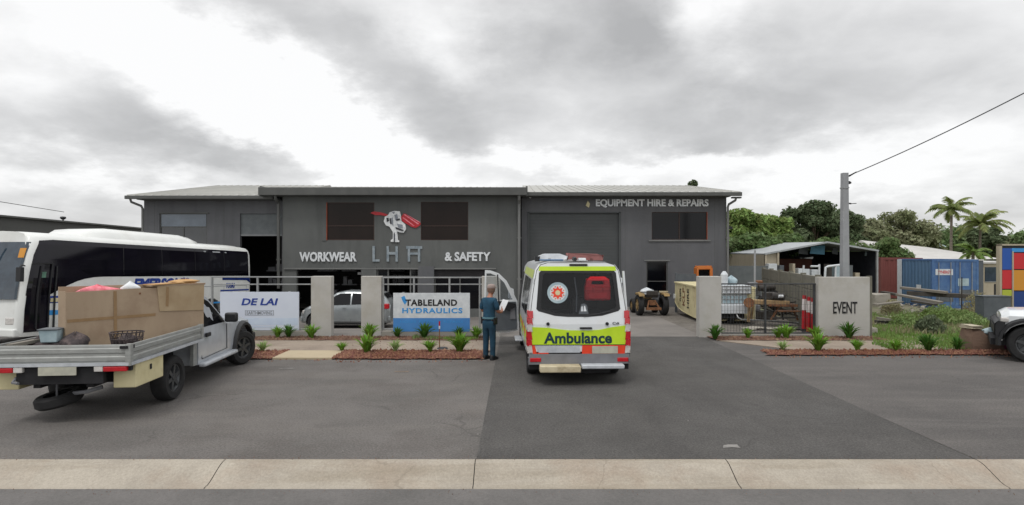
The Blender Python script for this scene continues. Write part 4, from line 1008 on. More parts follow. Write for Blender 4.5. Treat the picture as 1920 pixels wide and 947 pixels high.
MB().tube([(1.12, 4.45, 2.2), (1.24, 4.62, 2.22), (1.27, 4.68, 2.16)], .022, 8).box(1.18, 1.34, 4.62, 4.72, 1.78, 2.16).build('mirror', 'black_plastic', C_, bevel=.03, smooth=40)
# rear
MB().box(-1.0, 1.0, -4.63, -4.60, 1.95, 2.8).build('rear_window', 'bus_glass', C_)
MB().box(-1.12, 1.12, -4.72, -4.58, .32, .55).build('rear_bumper', 'bus_white', C_, bevel=.03)
for sx in (-1, 1): MB().box(*sorted((sx*.95, sx*1.12)), -4.63, -4.57, .8, 1.3).build('tail_light', 'lens_red', C_, bevel=.01)
# roof pod
secs = []
for y, z, w_ in ((2.65, 3.05, .5), (2.5, 3.22, .7), (2.25, 3.34, .82), (1.8, 3.40, .86), (-1.2, 3.38, .86), (-1.7, 3.31, .84), (-2.0, 3.24, .78), (-2.2, 3.05, .6)):
    secs.append([(-w_-.12, y, 3.02), (-w_, y, (z+3.05)/2+.03), (-w_*.8, y, z), (w_*.8, y, z), (w_, y, (z+3.05)/2+.03), (w_+.12, y, 3.02)])
MB().loft(secs).build('roof_unit', 'bus_white', C_, smooth=50)
for yy_ in (2.55, -2.35):
    for sx in (-1, 1): wheel(C_, (sx*1.05, yy_, .48), .48, .28, sx, 'rim_light')
MB().box(-1.1, 1.1, -4.4, 4.3, .32, .5).build('underbody', 'chassis', C_)

# ---- ute with flat tray
U_ = thing('flatbed_ute', 'white single cab ute with aluminium tray carrying a big plywood crate', 'ute', (-6.62, 8.575, 0), R(5))
ucar = Car(2.52, 5.62, [(2.52, .88), (4.4, .88), (5.2, .86), (5.5, .78), (5.62, .66)],
   [(2.52, 1.08), (3.9, 1.04), (4.3, 1.02), (5.3, .96), (5.62, .82)], [(2.52, 1.68), (2.62, 1.74), (3.1, 1.75), (3.3, 1.70), (4.1, 1.13), (4.3, 1.10), (5.2, 1.04), (5.5, .96), (5.62, .86)],
   [(2.52, .66), (3.2, .68), (3.9, .74), (4.1, .76), (4.4, .80), (5.2, .76), (5.62, .55)], .40, [(4.78, .40, .50)])
ucar.build('cab', 'ute_paint', U_)
for sg in (-1, 1):
    ucar.win([(2.74, 1.10), (2.76, 1.60), (3.16, 1.62), (3.32, 1.56), (3.86, 1.14), (3.86, 1.08)], sg, 'win_black', U_, 'side_window', .008)
    mb = MB(); f = lambda y, z, sg=sg: (sg*(ucar.side(y, z)+.009), y, z)
    for a, b in (((2.66, .50), (2.68, 1.66)), ((3.86, .52), (3.88, 1.04)), ((2.66, .50), (3.86, .52))): mb.bar(f(*a), f(*b), .012, .006)
    mb.build('door_gap', 'black_ink', U_)
    s0, s1 = sorted((sg*.885, sg*.93)); MB().box(s0, s1, 2.78, 2.98, .90, .98).build('door_handle', 'black_plastic', U_, bevel=.015)
    s0, s1 = sorted((sg*.88, sg*1.14)); MB().box(s0, s1, 3.72, 3.84, 1.08, 1.28).build('mirror', 'black_plastic', U_, bevel=.04, smooth=50)
    # flared guard over the front wheel
    mb = MB(); n = 12; ring = []
    for k in range(n+1):
        t = pi*(k/n)*1.06-.1; ring.append((cos(t), sin(t)))
    secs = [[(sg*.84, 4.78+.50*c_, .40+.50*s_), (sg*.945, 4.78+.50*c_, .40+.50*s_), (sg*.945, 4.78+.56*c_, .40+.56*s_), (sg*.86, 4.78+.60*c_, .40+.60*s_)] for c_, s_ in ring]
    mb.loft(secs); mb.build('wheel_flare', 'black_plastic', U_, smooth=40)
    s0, s1 = sorted((sg*.86, sg*1.0)); MB().box(s0, s1, 2.55, 4.2, .36, .44).build('side_step', 'silver_band', U_, bevel=.03, smooth=40)
    s0, s1 = sorted((sg*.5, sg*.72)); MB().box(s0, s1, 5.50, 5.64, .70, .86).build('headlight', 'lens_clear', U_, bevel=.02)
ucar.screen(4.06, 3.34, 'windscreen', U_)
MB().box(-.62, .62, 2.50, 2.515, 1.12, 1.6).build('rear_window', 'win_black', U_)
MB().box(-.85, .85, 5.58, 5.74, .42, .62).build('front_bumper', 'black_plastic', U_, bevel=.04)
# tray
TW = .98
mb = MB(); mb.box(-TW, TW, .0, 2.42, .93, .975); mb.build('tray_floor', 'tray_alu', U_)
def ribbed(p0, p1, z0, z1, out, name):
    """a drop side with pressed ribs; out = outward normal"""
    p0 = Vector(p0); p1 = Vector(p1); o = Vector(out); mb = MB()
    prof = [(0, 0), (.012, .02), (.012, .07), (0, .085), (0, .12), (.012, .135), (.012, .19), (0, .205), (0, .235), (-.006, .25), (-.035, .25), (-.035, 0)]
    h = (z1-z0)/.25
    vs = [p0+o*a+Vector((0, 0, z0+b*h)) for a, b in prof] + [p1+o*a+Vector((0, 0, z0+b*h)) for a, b in prof]; n = len(prof)
    mb.add(vs, [(i, n+i, n+(i+1) % n, (i+1) % n) for i in range(n)] + [tuple(range(n)), tuple(range(2*n-1, n-1, -1))])
    return mb.build(name, 'tray_alu', U_, smooth=30)
ribbed((-TW, 0, 0), (TW, 0, 0), .94, 1.19, (0, -1, 0), 'tailgate')
ribbed((TW, 0, 0), (TW, 2.42, 0), .94, 1.19, (1, 0, 0), 'drop_side')
ribbed((-TW, 0, 0), (-TW, 2.42, 0), .94, 1.19, (-1, 0, 0), 'drop_side')
MB().box(TW-.05, TW+.025, -.025, .05, .88, 1.20).box(-TW-.025, -TW+.05, -.025, .05, .88, 1.20).box(TW-.05, TW+.025, 2.36, 2.44, .88, 1.20).build('corner_post', 'tray_alu', U_)
MB().box(TW-.02, TW+.035, 0, 2.44, .885, .925).box(-TW-.035, -TW+.02, 0, 2.44, .885, .925).box(-TW, TW, -.03, .0, .885, .93).build('tray_rail', 'silver_band', U_)
MB().box(TW+.002, TW+.02, .02, .10, 1.13, 1.18).box(TW-.12, TW-.01, -.04, -.012, 1.135, 1.175).build('latch', 'chassis', U_)
mb = MB()
for xx in (-.85, -.79, .79, .85): mb.bar((xx, 2.46, .95), (xx, 2.46, 1.75), .035)
mb.bar((-.85, 2.46, 1.75), (.85, 2.46, 1.75), .04); mb.bar((-.85, 2.46, 1.4), (.85, 2.46, 1.4), .03)
mb.build('headboard', 'tray_alu', U_)
MB().box(-.42, -.32, .1, 5.2, .55, .80).box(.32, .42, .1, 5.2, .55, .80).box(-.8, .8, 1.45, 1.57, .34, .46).box(-.6, .6, .02, .1, .62, .86).box(-.3, .3, 2.3, 4.6, .42, .7).build('chassis', 'chassis', U_)
MB().box(-.98, .98, .03, .09, .80, .885).build('lamp_board', 'chassis', U_)
for sx in (-1, 1):
    s0, s1 = sorted((sx*.62, sx*.95)); MB().box(s0, s1, -.03, .03, .80, .875).build('tail_light', 'lens_red', U_, bevel=.012)
    s0, s1 = sorted((sx*.49, sx*.615)); MB().box(s0, s1, -.025, .03, .80, .88).build('reversing_light', 'lens_clear', U_, bevel=.01)
MB().box(-.26, .26, -.045, -.03, .76, .88).build('number_plate', 'plate', U_)
for sx in (-1, 1):
    s0, s1 = sorted((sx*.66, sx*.985)); 
    MB().box(s0, s1, .16, .98, .52, .88).build('tool_box', 'cream', U_, bevel=.015)
    a = sx*.99; MB().box(*sorted((a-.004, a+.006)), .55, .60, .72, .80).build('box_latch', 'chassis', U_)
mb = MB(); mb.lathe([(.18, -.08), (.27, -.09), (.31, -.05), (.31, .05), (.27, .09), (.18, .08)], (0, 0, 0), 'z', 28)
sp_ = mb.build('spare_wheel', 'rubber', U_, smooth=40); sp_.location = (-.27, .42, .32); sp_.rotation_euler = (R(6), R(-10), 0)
mb = MB(); mb.lathe([(.18, -.06), (.14, .0), (.001, .01)], (0, 0, 0), 'z', 20); mb.build('rim', 'rim_light', sp_)
MB().cyl((-.30, .42, .3), (-.30, .42, .7), .015, .015, 6).tube([(-.1, .36, .40), (.2, .3, .44), (.4, .35, .5)], .03, 8).build('wheel_hanger', 'steel_grey', U_)
MB().tube([(-.62, .05, .72), (-.62, -.02, .66), (-.52, -.06, .66)], .022, 6).build('tow_hook', 'steel_grey', U_)
for sx in (-1, 1): wheel(U_, (sx*.80, 1.52, .385), .385, .26, sx, 'rim', spokes=6)
wheel(U_, (.82, 4.78, .385), .385, .26, 1, 'rim', spokes=6, rot=R(-22))
wheel(U_, (-.82, 4.78, .385), .385, .26, -1, 'rim', spokes=6, rot=R(-22))
MB().box(.80, .86, 2.35, 2.50, .42, .85).build('mud_flap', 'tray_alu', U_)

# crate and other loads on the tray (local frame of the ute, but things of their own)
def ute_pt(x, y, z): return Vector((-6.62, 8.575, 0)) + Matrix.Rotation(R(5), 3, 'Z') @ Vector((x, y, z))
cr_a = R(-29.5)
PC = thing('plywood_crate', 'big brown plywood crate standing slantwise on the ute tray', 'crate', (-7.0, 9.20, .985), cr_a)
CLN = 2.28
def cside(u, v, w_): return (w_, u, v)
MB().prism([(0, 0), (CLN, 0), (CLN, .93), (CLN*.45, .945), (0, .935)], (), -.02, 0, cside).build('side_panel', 'plywood', PC)
MB().prism([(0, 0), (CLN, 0), (CLN, .99), (1.3, 1.0), (1.25, 1.0), (0, 1.02)], (), -.24, -.22, cside).build('side_panel', 'plywood', PC)
MB().box(-.22, -.02, .0, .02, 0, .95).build('end_panel', 'plywood', PC)
MB().box(-.22, -.02, CLN-.02, CLN, 0, .95).build('end_panel', 'plywood', PC)
MB().box(-.22, -.02, .03, CLN-.03, .02, .85).build('packing', 'plywood_light', PC)
MB().prism([(1.45, .52), (2.27, .47), (2.28, .96), (1.40, .965)], (), .002, .016, cside).build('loose_sheet', 'plywood_light', PC)
MB().prism([(1.3, .965), (2.3, .955), (2.3, .985), (1.3, .99)], (), -.24, .02, cside).build('top_sheet', 'plywood', PC)
mk('tape', '#8a6e4c', '#947856', rough=.4, scale=8)
MB().prism([(.02, .46), (1.38, .44), (1.38, .49), (.02, .51)], (), .0015, .004, cside).build('tape_strip', 'tape', PC)
MB().prism([(.70, .02), (.75, .02), (.74, .92), (.69, .92)], (), .0045, .007, cside).build('tape_strip', 'tape', PC)
MB().prism([(1.55, .60), (1.60, .59), (1.61, .94), (1.56, .95)], (), .0165, .019, cside).build('tape_strip', 'tape', PC)
text('print', 'THIS WAY UP', 'rust', PC, (.003, .12, .62), (0,1,0), (0,0,1), .34, .045, n=(1,0,0), ext=.001) if False else None
MB().box(.001, .006, 1.10, 1.13, .84, .87).box(.001, .005, .70, .705, .1, .9).build('screw_mark', 'rust', PC)
def P_on_crate(x, y, z): return Vector((-7.0, 9.2, .985)) + Matrix.Rotation(cr_a, 3, 'Z') @ Vector((x, y, z))
def lump(name, label, cat, loc, sx, sy, sz, m, seed, rz=0, fold=.25, n=14):
    rnd = random.Random(seed); mb = MB(); vs = []; rows = 9
    ph = [rnd.uniform(0, 6.28) for _ in range(6)]
    for j in range(rows):
        t = j/(rows-1); rr = sin(pi*(.12+.86*t)) if j else .9; z = sz*(t**.9)
        if t > .5: rr = cos((t-.5)*pi*.98)
        for i in range(n):
            a = 2*pi*i/n; k = 1+fold*(.5*sin(3*a+ph[0]+t*3)+.3*sin(5*a+ph[1]-t*4)+.2*rnd.uniform(-1, 1))
            vs.append((cos(a)*sx*rr*k, sin(a)*sy*rr*k, z*(1+.15*sin(2*a+ph[2]))))
    fs = [(j*n+i, j*n+(i+1) % n, (j+1)*n+(i+1) % n, (j+1)*n+i) for j in range(rows-1) for i in range(n)] + [tuple(range(n-1, -1, -1)), tuple(range((rows-1)*n, rows*n))]
    mb.add(vs, fs); o = mb.build(name, m, smooth=60); o.location = loc; o.rotation_euler.z = rz
    return tag(o, label, cat)
lump('pink_rag', 'crumpled pink cloth lying on top of the plywood crate', 'cloth', P_on_crate(-.12, .50, .85), .09, .34, .17, 'pink', 3, cr_a)
lump('white_sack', 'small white sack lying on the crate behind the pink cloth', 'sack', P_on_crate(-.12, 1.02, .85), .09, .17, .2, 'paper', 4, cr_a, .1)
lump('torn_cardboard', 'torn tan cardboard heap on the far end of the crate', 'cardboard', P_on_crate(-.12, 1.98, .985), .10, .24, .08, 'card', 5, cr_a, .5)
o = MB().box(-.15, .15, -.3, .3, 0, .02).build('cardboard_flap', 'card', bevel=.004); o.location = P_on_crate(-.12, 1.60, .990); o.rotation_euler = (R(1), R(-1), cr_a+.15); tag(o, 'flat brown cardboard flap resting on the crate between sack and heap', 'cardboard')
TB = thing('storage_tub', 'pale blue grey plastic tub on bags at the tray corner', 'tub', ute_pt(-.50, .62, 1.16), .2)
MB().hexa([(-.11,-.1,0),(.11,-.1,0),(.11,.1,0),(-.11,.1,0),(-.13,-.12,.19),(.13,-.12,.19),(.13,.12,.19),(-.13,.12,.19)]).build('tub_body', 'badge_ring', TB, bevel=.01)
MB().box(-.145, .145, -.135, .135, .19, .21).build('lid', 'panel_grey', TB, bevel=.006)
mk('bag_dark', '#2c2628', '#4a4040', rough=.8, scale=9, dirt='#7a6a66', dscale=9)
lump('dark_bag', 'dark bulging bag in the tray under the pale tub', 'bag', ute_pt(-.50, .60, .976), .22, .2, .2, 'bag_dark', 8)
lump('dark_bag', 'brown black canvas bag in the tray beside the pale tub', 'bag', ute_pt(-.16, .62, .976), .2, .18, .30, 'bag_dark', 9)
lump('dark_bag', 'small dark bag against the far side of the tray', 'bag', ute_pt(-.78, .75, .976), .12, .2, .24, 'bag_dark', 10)
BK = thing('wire_basket', 'dark oval wire basket on the tray beside the crate', 'basket', ute_pt(.52, .78, .976), .35)
mb = MB(); n = 22
for k in range(n):
    a = 2*pi*k/n; b = a+2*pi/n
    mb.bar((.19*cos(a), .14*sin(a), 0), (.24*cos(b), .18*sin(b), .30), .008); mb.bar((.19*cos(b), .14*sin(b), 0), (.24*cos(a), .18*sin(a), .30), .008)
mb.build('basket_mesh', 'bag_dark', BK)
for z, r_, t_ in ((0, .19, .14), (.10, .207, .155), (.2, .224, .168), (.30, .24, .18)):
    mb = MB(); mb.tube([(r_*cos(2*pi*k/16), t_*sin(2*pi*k/16), z) for k in range(17)], .011 if z else .008, 6); mb.build('basket_ring', 'bag_dark', BK)
lump('packed_net', 'bundled dark netting filling the wire basket', 'net', ute_pt(.52, .78, .985), .18, .14, .25, 'bag_dark', 11, .35)
for i, (x0, z) in enumerate(((-.86, .98), (-.74, .98), (-.80, 1.03))):
    o = MB().box(-.05, .05, 0, 1.9, 0, .045).build('timber_plank', 'timber_grey'); o.location = ute_pt(x0, .04 + .06*i, z + (.12 if i == 2 else 0)); o.rotation_euler.z = R(5) + R((-1, 2, -4)[i])
    tag(o, ('weathered timber plank lying along the outer edge of the ute tray', 'weathered timber plank beside the outermost plank on the ute tray', 'weathered timber plank topmost in the pile on the ute tray')[i], 'plank', 'planks on the ute tray')

# ---- small silver hatchback in the yard
def hatch():
    g = G(-6.4, 23.4)
    H = thing('parked_hatchback', 'small silver hatchback parked behind the gate pillars', 'car', (SX(656, 23.4), 23.4, g), R(90))
    c = Car(-1.74, 1.74, [(-1.74, .62), (-1.62, .76), (-1.2, .82), (1.1, .82), (1.5, .76), (1.74, .58)],
       [(-1.74, .80), (-1.2, .93), (.9, .88), (1.4, .80), (1.74, .62)],
       [(-1.74, .95), (-1.6, 1.18), (-1.42, 1.40), (-1.1, 1.46), (.0, 1.48), (.35, 1.42), (1.05, .97), (1.4, .90), (1.65, .78), (1.74, .66)],
       [(-1.74, .52), (-1.4, .56), (-1.0, .60), (.2, .60), (.6, .62), (1.05, .70), (1.5, .66), (1.74, .45)], .24, [(-1.15, .31, .37), (1.12, .31, .37)])
    c.build('body', 'silver', H)
    for sg in (-1, 1):
        c.win([(-1.12, 1.0), (-1.0, 1.36), (-.28, 1.40), (-.28, .97)], sg, 'win_black', H, 'window', .02)
        c.win([(-.22, .97), (-.22, 1.40), (.2, 1.38), (.34, 1.32), (.78, .99), (.78, .93)], sg, 'win_black', H, 'window', .02)
        s0, s1 = sorted((sg*.80, sg*.97)); MB().box(s0, s1, .58, .70, .93, 1.06).build('mirror', 'silver', H, bevel=.03)
        s0, s1 = sorted((sg*.60, sg*.79)); MB().box(s0, s1, -1.72, -1.45, .80, 1.0).build('tail_light', 'lens_red', H, bevel=.03)
        MB().box(*sorted((sg*.42, sg*.68)), 1.45, 1.66, .60, .74).build('headlight', 'lens_clear', H, bevel=.03)
        mb = MB(); f = lambda y, z, sg=sg: (sg*(c.side(y, z)+.006), y, z)
        for a, b in (((-.25, .32), (-.25, .95)), ((.72, .32), (.76, .9)), ((-.25, .30), (.72, .30)), ((-.9, .6), (-1.0, .95))): mb.bar(f(*a), f(*b), .010, .006)
        mb.build('door_gap', 'black_ink', H)
        for yy_ in (-.08, ): MB().box(*sorted((sg*.82, sg*.845)), yy_, yy_+.14, .82, .86).build('door_handle', 'silver', H)
    c.screen(1.0, .40, 'windscreen', H)
    c.screen(-1.6, -1.44, 'win_black', H, 'rear_window', .85)
    MB().box(-.7, .7, -1.76, -1.66, .32, .52).box(-.65, .65, 1.66, 1.76, .30, .5).build('bumper', 'silver', H, bevel=.04)
    for yy_ in (-1.15, 1.12):
        for sx in (-1, 1): wheel(H, (sx*.72, yy_, .305), .305, .18, sx, 'rim_light')
    MB().box(-.7, .7, -1.5, 1.5, .2, .3).build('underbody', 'chassis', H)
hatch()

# ---- white four wheel drive at the edge
def four_wd():
    W_ = thing('white_pickup', 'white four wheel drive with black bull bar beside the rust brown rock', 'car', (13.68, 13.34, 0), R(53))
    c = Car(-2.4, 2.0, [(-2.4, .84), (-2.2, .9), (1.7, .9), (1.92, .84), (2.0, .76)], [(-2.4, 1.05), (1.0, 1.08), (1.85, 1.06), (2.0, .98)],
       [(-2.4, 1.15), (-2.2, 1.7), (-1.9, 1.82), (.3, 1.84), (.5, 1.80), (1.05, 1.22), (1.3, 1.2), (1.85, 1.17), (2.0, 1.08)],
       [(-2.4, .7), (-1.9, .7), (.3, .70), (1.05, .78), (1.85, .78), (2.0, .70)], .45, [(-1.35, .42, .52), (1.5, .42, .48)])
    c.build('body', 'white_paint', W_)
    for sg in (-1, 1):
        c.win([(-.6, 1.15), (-.6, 1.68), (.2, 1.70), (.42, 1.66), (.86, 1.18)], sg, 'win_black', W_)
        c.win([(-1.9, 1.15), (-1.8, 1.66), (-.68, 1.68), (-.68, 1.15)], sg, 'win_black', W_)
        mb = MB()
        secs = []
        for k in range(13):
            t = pi*(k/12)*1.06-.1; c_, s2 = cos(t), sin(t)
            secs.append([(sg*.85, 1.5+.52*c_, .42+.52*s2), (sg*.97, 1.5+.52*c_, .42+.52*s2), (sg*.97, 1.5+.58*c_, .42+.58*s2), (sg*.88, 1.5+.62*c_, .42+.62*s2)])
        mb.loft(secs).build('wheel_flare', 'black_plastic', W_, smooth=40)
        MB().box(*sorted((sg*.55, sg*.86)), 1.86, 2.02, .90, 1.02).build('headlight', 'lens_clear', W_, bevel=.03)
        MB().box(*sorted((sg*.9, sg*1.15)), .72, .86, 1.1, 1.32).build('mirror', 'black_plastic', W_, bevel=.04)
    c.screen(1.03, .54, 'windscreen', W_)
    MB().prism([(1.96, .52), (2.04, .52), (2.14, .62), (2.14, .86), (2.06, .92), (1.96, .90)], (), -.93, .93, lambda u, v, w_: (w_, u, v)).build('bull_bar', 'black_plastic', W_, bevel=.06, smooth=50, seg=3)
    for yy_ in (-1.35, 1.5):
        for sx in (-1, 1): wheel(W_, (sx*.80, yy_, .42), .42, .27, sx, 'rim', spokes=6)
    MB().box(-.75, .75, -2.2, 2.2, .35, .5).build('underbody', 'chassis', W_)
four_wd()
# ------------------------------------------------------------ fence line along the footpath
YF = 17.75
def fx(px): return SX(px, YF)
def fz(py): return SZ(py, YF)
def pillar(x0, x1, y0, y1, h, label, name='gate_pillar'):
    o = MB().box(x0, x1, y0, y1, -.1, h).build(name, 'pillar', bevel=.012)
    return tag(o, label, 'pillar', 'rendered pillars of the street fence')
pillar(fx(583), fx(621), YF, YF+.28, 1.83, 'pale rendered pillar beside the white DE LAI sign')
pillar(fx(677), fx(714.5), YF, YF+.28, 1.83, 'pale rendered pillar between the silver hatchback and the blue striped sign')
pillar(fx(903), fx(938), YF, YF+.28, 1.83, 'pale rendered pillar behind the open ambulance door')
pillar(fx(1309), fx(1350), YF-.12, YF+.20, 1.83, 'pale rendered pillar in front of the cream truck body')
Wl = thing('entry_wall', 'wide pale rendered wall panel with small dark lettering before the pole', 'wall', (0, 0, 0))
MB().box(fx(1533), fx(1629), YF-.06, YF+.16, -.1, 1.81).build('panel', 'pillar', Wl, bevel=.012)
MB().box(fx(1629)+.002, fx(1629)+.09, YF-.02, YF+.12, -.1, 1.84).build('end_post', 'sleeper', Wl)
for i, (a, b, m) in enumerate(((1559, 1575, 'rust'), (1577, 1583, 'grey_ink'), (1584.5, 1598, 'black_ink'), (1600, 1606, 'black_ink'))): pass
text('lettering', 'EVENT', 'black_ink', Wl, (fx(1560), YF-.062, fz(588)), (1,0,0), (0,0,1), fx(1605)-fx(1560), fz(566)-fz(588), bold=.012, ext=.012)
# low plinths
for a, b, l in ((440, 583, 'low grey concrete plinth under the white DE LAI sign'), (714.6, 903, 'low grey concrete plinth under the blue striped sign')):
    tag(MB().box(fx(a), fx(b), YF+.02, YF+.22, -.1, .17).build('fence_plinth', 'plinth', bevel=.01), l, 'plinth')
tag(MB().box(fx(1350)+.002, fx(1533), YF+.02, YF+.2, -.1, .075).build('fence_plinth', 'plinth', bevel=.01), 'low concrete plinth under the wire mesh yard fence', 'plinth')
def rail_fence(name, x0, x1, zt, zm, posts, label, y=YF+.12, zlow=.2, mid=True, mesh=None, m='galv'):
    fo = thing(name, label, 'fence', (0, 0, 0))
    MB().box(x0, x1, y-.022, y+.022, zt-.04, zt).build('top_rail', m, fo, bevel=.006)
    if mid: MB().box(x0, x1, y-.018, y+.018, zm-.035, zm).build('middle_rail', m, fo, bevel=.006)
    MB().box(x0, x1, y-.018, y+.018, zlow, zlow+.035).build('bottom_rail', m, fo, bevel=.006)
    for px_ in posts: MB().box(px_-.025, px_+.025, y-.03, y+.03, zlow, zt-.041).build('post', m, fo)
    if mesh:
        w_ = MB(); xx = x0
        while xx < x1: w_.box(xx-.003, xx+.003, y-.004, y+.004, zlow+.04, zt-.04); xx += mesh
        z = zlow+.1
        while z < zt-.05: w_.box(x0, x1, y-.003, y+.003, z-.003, z+.003); z += mesh*2.2
        w_.build('wire_mesh', 'wire', fo)
    return fo
rail_fence('rail_fence', fx(392), fx(583), fz(519), fz(533), [fx(394), fx(480)], 'grey metal rail fence above the white DE LAI sign')
rail_fence('rail_fence', fx(714.6), fx(903), fz(520), fz(533), [fx(717), fx(775), fx(842), fx(899)], 'grey metal rail fence above the blue striped sign')
rail_fence('mesh_fence', fx(1350)+.01, fx(1533), fz(532), fz(560), [fx(1353), fx(1438), fx(1530)], 'dark wire mesh fence closing the cluttered yard', mid=False, mesh=.09, zlow=.08, m='wire')
# signs
def signboard(x0, x1, z0, z1, y, m, label):
    so_ = thing('signboard', label, 'sign', (0, 0, 0))
    MB().box(x0, x1, y, y+.03, z0, z1).build('panel', m, so_, bevel=.004)
    for xx in (x0+.3, x1-.3): MB().box(xx-.03, xx+.03, y+.031, y+.09, z0, z1+.02).build('bracket', 'galv', so_)
    return so_
ys_ = YF+.02
S1 = signboard(fx(412), fx(560), fz(620), fz(548), ys_, 'sign_white', 'white signboard reading DE LAI in blue slanted letters')
def ST(S, s, px0, px1, py0, py1, m, **k):
    return text(k.pop('name', 'lettering'), s, m, S, (fx(px0), ys_-.001, fz(py1)), (1,0,0), (0,0,1), fx(px1)-fx(px0), fz(py0)-fz(py1), ext=.006, **k)
ST(S1, 'DE LAI', 452, 521, 560, 573, 'navy', bold=.03, shear=.2)
text('fine_print', 'EARTHMOVING', 'grey_ink', S1, (fx(462), ys_-.001, fz(590.5)), (1,0,0), (0,0,1), fx(510)-fx(462), fz(584)-fz(590.5), bold=.02, ext=.004)
MB().prism(rect(fx(459), fx(513), fz(592), fz(582.5)), [rect(fx(460), fx(512), fz(591.3), fz(583.2))], ys_-.004, ys_-.0005).build('text_frame', 'grey_ink', S1)
MB().box(fx(459), fx(558), ys_-.004, ys_-.0005, fz(610), fz(597)).box(fx(459), fx(519), ys_-.005, ys_-.0045, fz(614.5), fz(612.5)).build('lower_band', 'sign_pale', S1)
S2 = signboard(fx(737), fx(881), fz(623), fz(550), ys_, 'pillar_white' if 'pillar_white' in M else 'plastic_white', 'white and blue signboard reading TABLELAND HYDRAULICS')
ST(S2, 'TABLELAND', 760, 857, 562, 574, 'black_ink', bold=.035, space=1.1)
ST(S2, 'HYDRAULICS', 754, 867, 578, 588, 'sky_blue', bold=.03, space=1.15)
MB().box(fx(737)+.002, fx(881)-.002, ys_-.004, ys_-.0005, fz(623)+.01, fz(597)).build('blue_band', 'mid_blue', S2)
for w_, a_, b_ in (('HOSES', 750, 780), ('FITTINGS', 786, 826), ('REPAIRS', 832, 868)): text('fine_print', w_, 'sky_blue', S2, (fx(a_), ys_-.0045, fz(606)), (1,0,0), (0,0,1), fx(b_)-fx(a_), .07, bold=.01, ext=.003)
MB().prism([(fx(752), fz(558)), (fx(758), fz(555)), (fx(763), fz(566)), (fx(759), fz(572)), (fx(755), fz(566))], (), ys_-.005, ys_-.0005).build('logo', 'sky_blue', S2)
# marker stake on the footpath
mk_ = thing('marker_stake', 'thin dark stake with red and white tip in the verge', 'stake', (SX(824, 15.45), 15.45, 0))
MB().cyl((0, 0, 0), (0, 0, .62), .014, .012, 8).build('rod', 'rust', mk_)
MB().cyl((0, 0, .621), (0, 0, .74), .02, .02, 8).build('tip', 'lens_red', mk_)
MB().cyl((0, 0, .54), (0, 0, .62), .021, .021, 8).build('tip_band', 'letter', mk_)
MB().cyl((0.08, 0, .02), (0.08, 0, .05), .15, .12, 14).build('foot', 'black_plastic', mk_)

# ------------------------------------------------------------ paramedic
def skin_mesh(name, chains, m, parent, sub=2):
    """chains: list of lists of (x,y,z,r); chains sharing a start point are joined to it"""
    vs = []; es = []; rad = []; key = {}
    for ch in chains:
        prev = None
        for x, y, z, r in ch:
            k = (round(x, 4), round(y, 4), round(z, 4))
            if k in key: i = key[k]
            else: i = len(vs); key[k] = i; vs.append((x, y, z)); rad.append(r)
            if prev is not None and prev != i: es.append((prev, i))
            prev = i
    me = bpy.data.meshes.new(name); me.from_pydata(vs, es, []); me.materials.append(M[m])
    o = bpy.data.objects.new(name, me); COL.objects.link(o); o.parent = parent
    md = o.modifiers.new('skin', 'SKIN'); md.use_smooth_shade = True
    sk = me.skin_vertices[0].data if me.skin_vertices else None
    for i, r in enumerate(rad): sk[i].radius = (r if isinstance(r, tuple) else (r, r)); sk[i].use_root = (i == 0)
    s_ = o.modifiers.new('sub', 'SUBSURF'); s_.levels = sub; s_.render_levels = sub
    # bake so the mesh itself carries the figure
    dg = bpy.context.evaluated_depsgraph_get(); dg.update()
    nm = bpy.data.meshes.new_from_object(o.evaluated_get(dg))
    if len(nm.polygons):
        o.modifiers.clear(); o.data = nm
        if not nm.materials: nm.materials.append(M[m])
    return o
PP = thing('person', 'person in dark teal uniform and pale cap holding a white sheet', 'person', (SX(917, 13.97), 13.97, 0), R(-32))
body = [
 [(0, .0, .96, (.10, .07)), (0, .0, 1.10, (.10, .07)), (0, .01, 1.28, (.12, .08)), (0, .02, 1.42, (.10, .07)), (0, .04, 1.50, .052), (0, .07, 1.565, .058), (0, .095, 1.62, (.076, .09)), (0, .10, 1.69, (.078, .095)), (0, .09, 1.745, .06)],
 [(0, .02, 1.42, (.10, .07)), (.16, .02, 1.42, .05), (.215, .01, 1.28, .05), (.225, .05, 1.14, .043), (.23, .20, 1.13, .036), (.16, .31, 1.17, .028), (.14, .36, 1.19, (.04, .02))],
 [(0, .02, 1.42, (.10, .07)), (-.16, .02, 1.42, .05), (-.215, .01, 1.28, .05), (-.22, .05, 1.14, .043), (-.18, .20, 1.13, .036), (-.06, .30, 1.16, .028), (-.03, .34, 1.18, (.04, .02))],
 [(0, .0, .96, (.10, .07)), (.09, 0, .88, .07), (.10, .015, .5, .05), (.11, -.01, .12, .04), (.115, .06, .05, .04)],
 [(0, .0, .96, (.10, .07)), (-.09, 0, .88, .07), (-.10, .02, .5, .05), (-.10, -.0, .12, .04), (-.105, .07, .05, .04)],
]
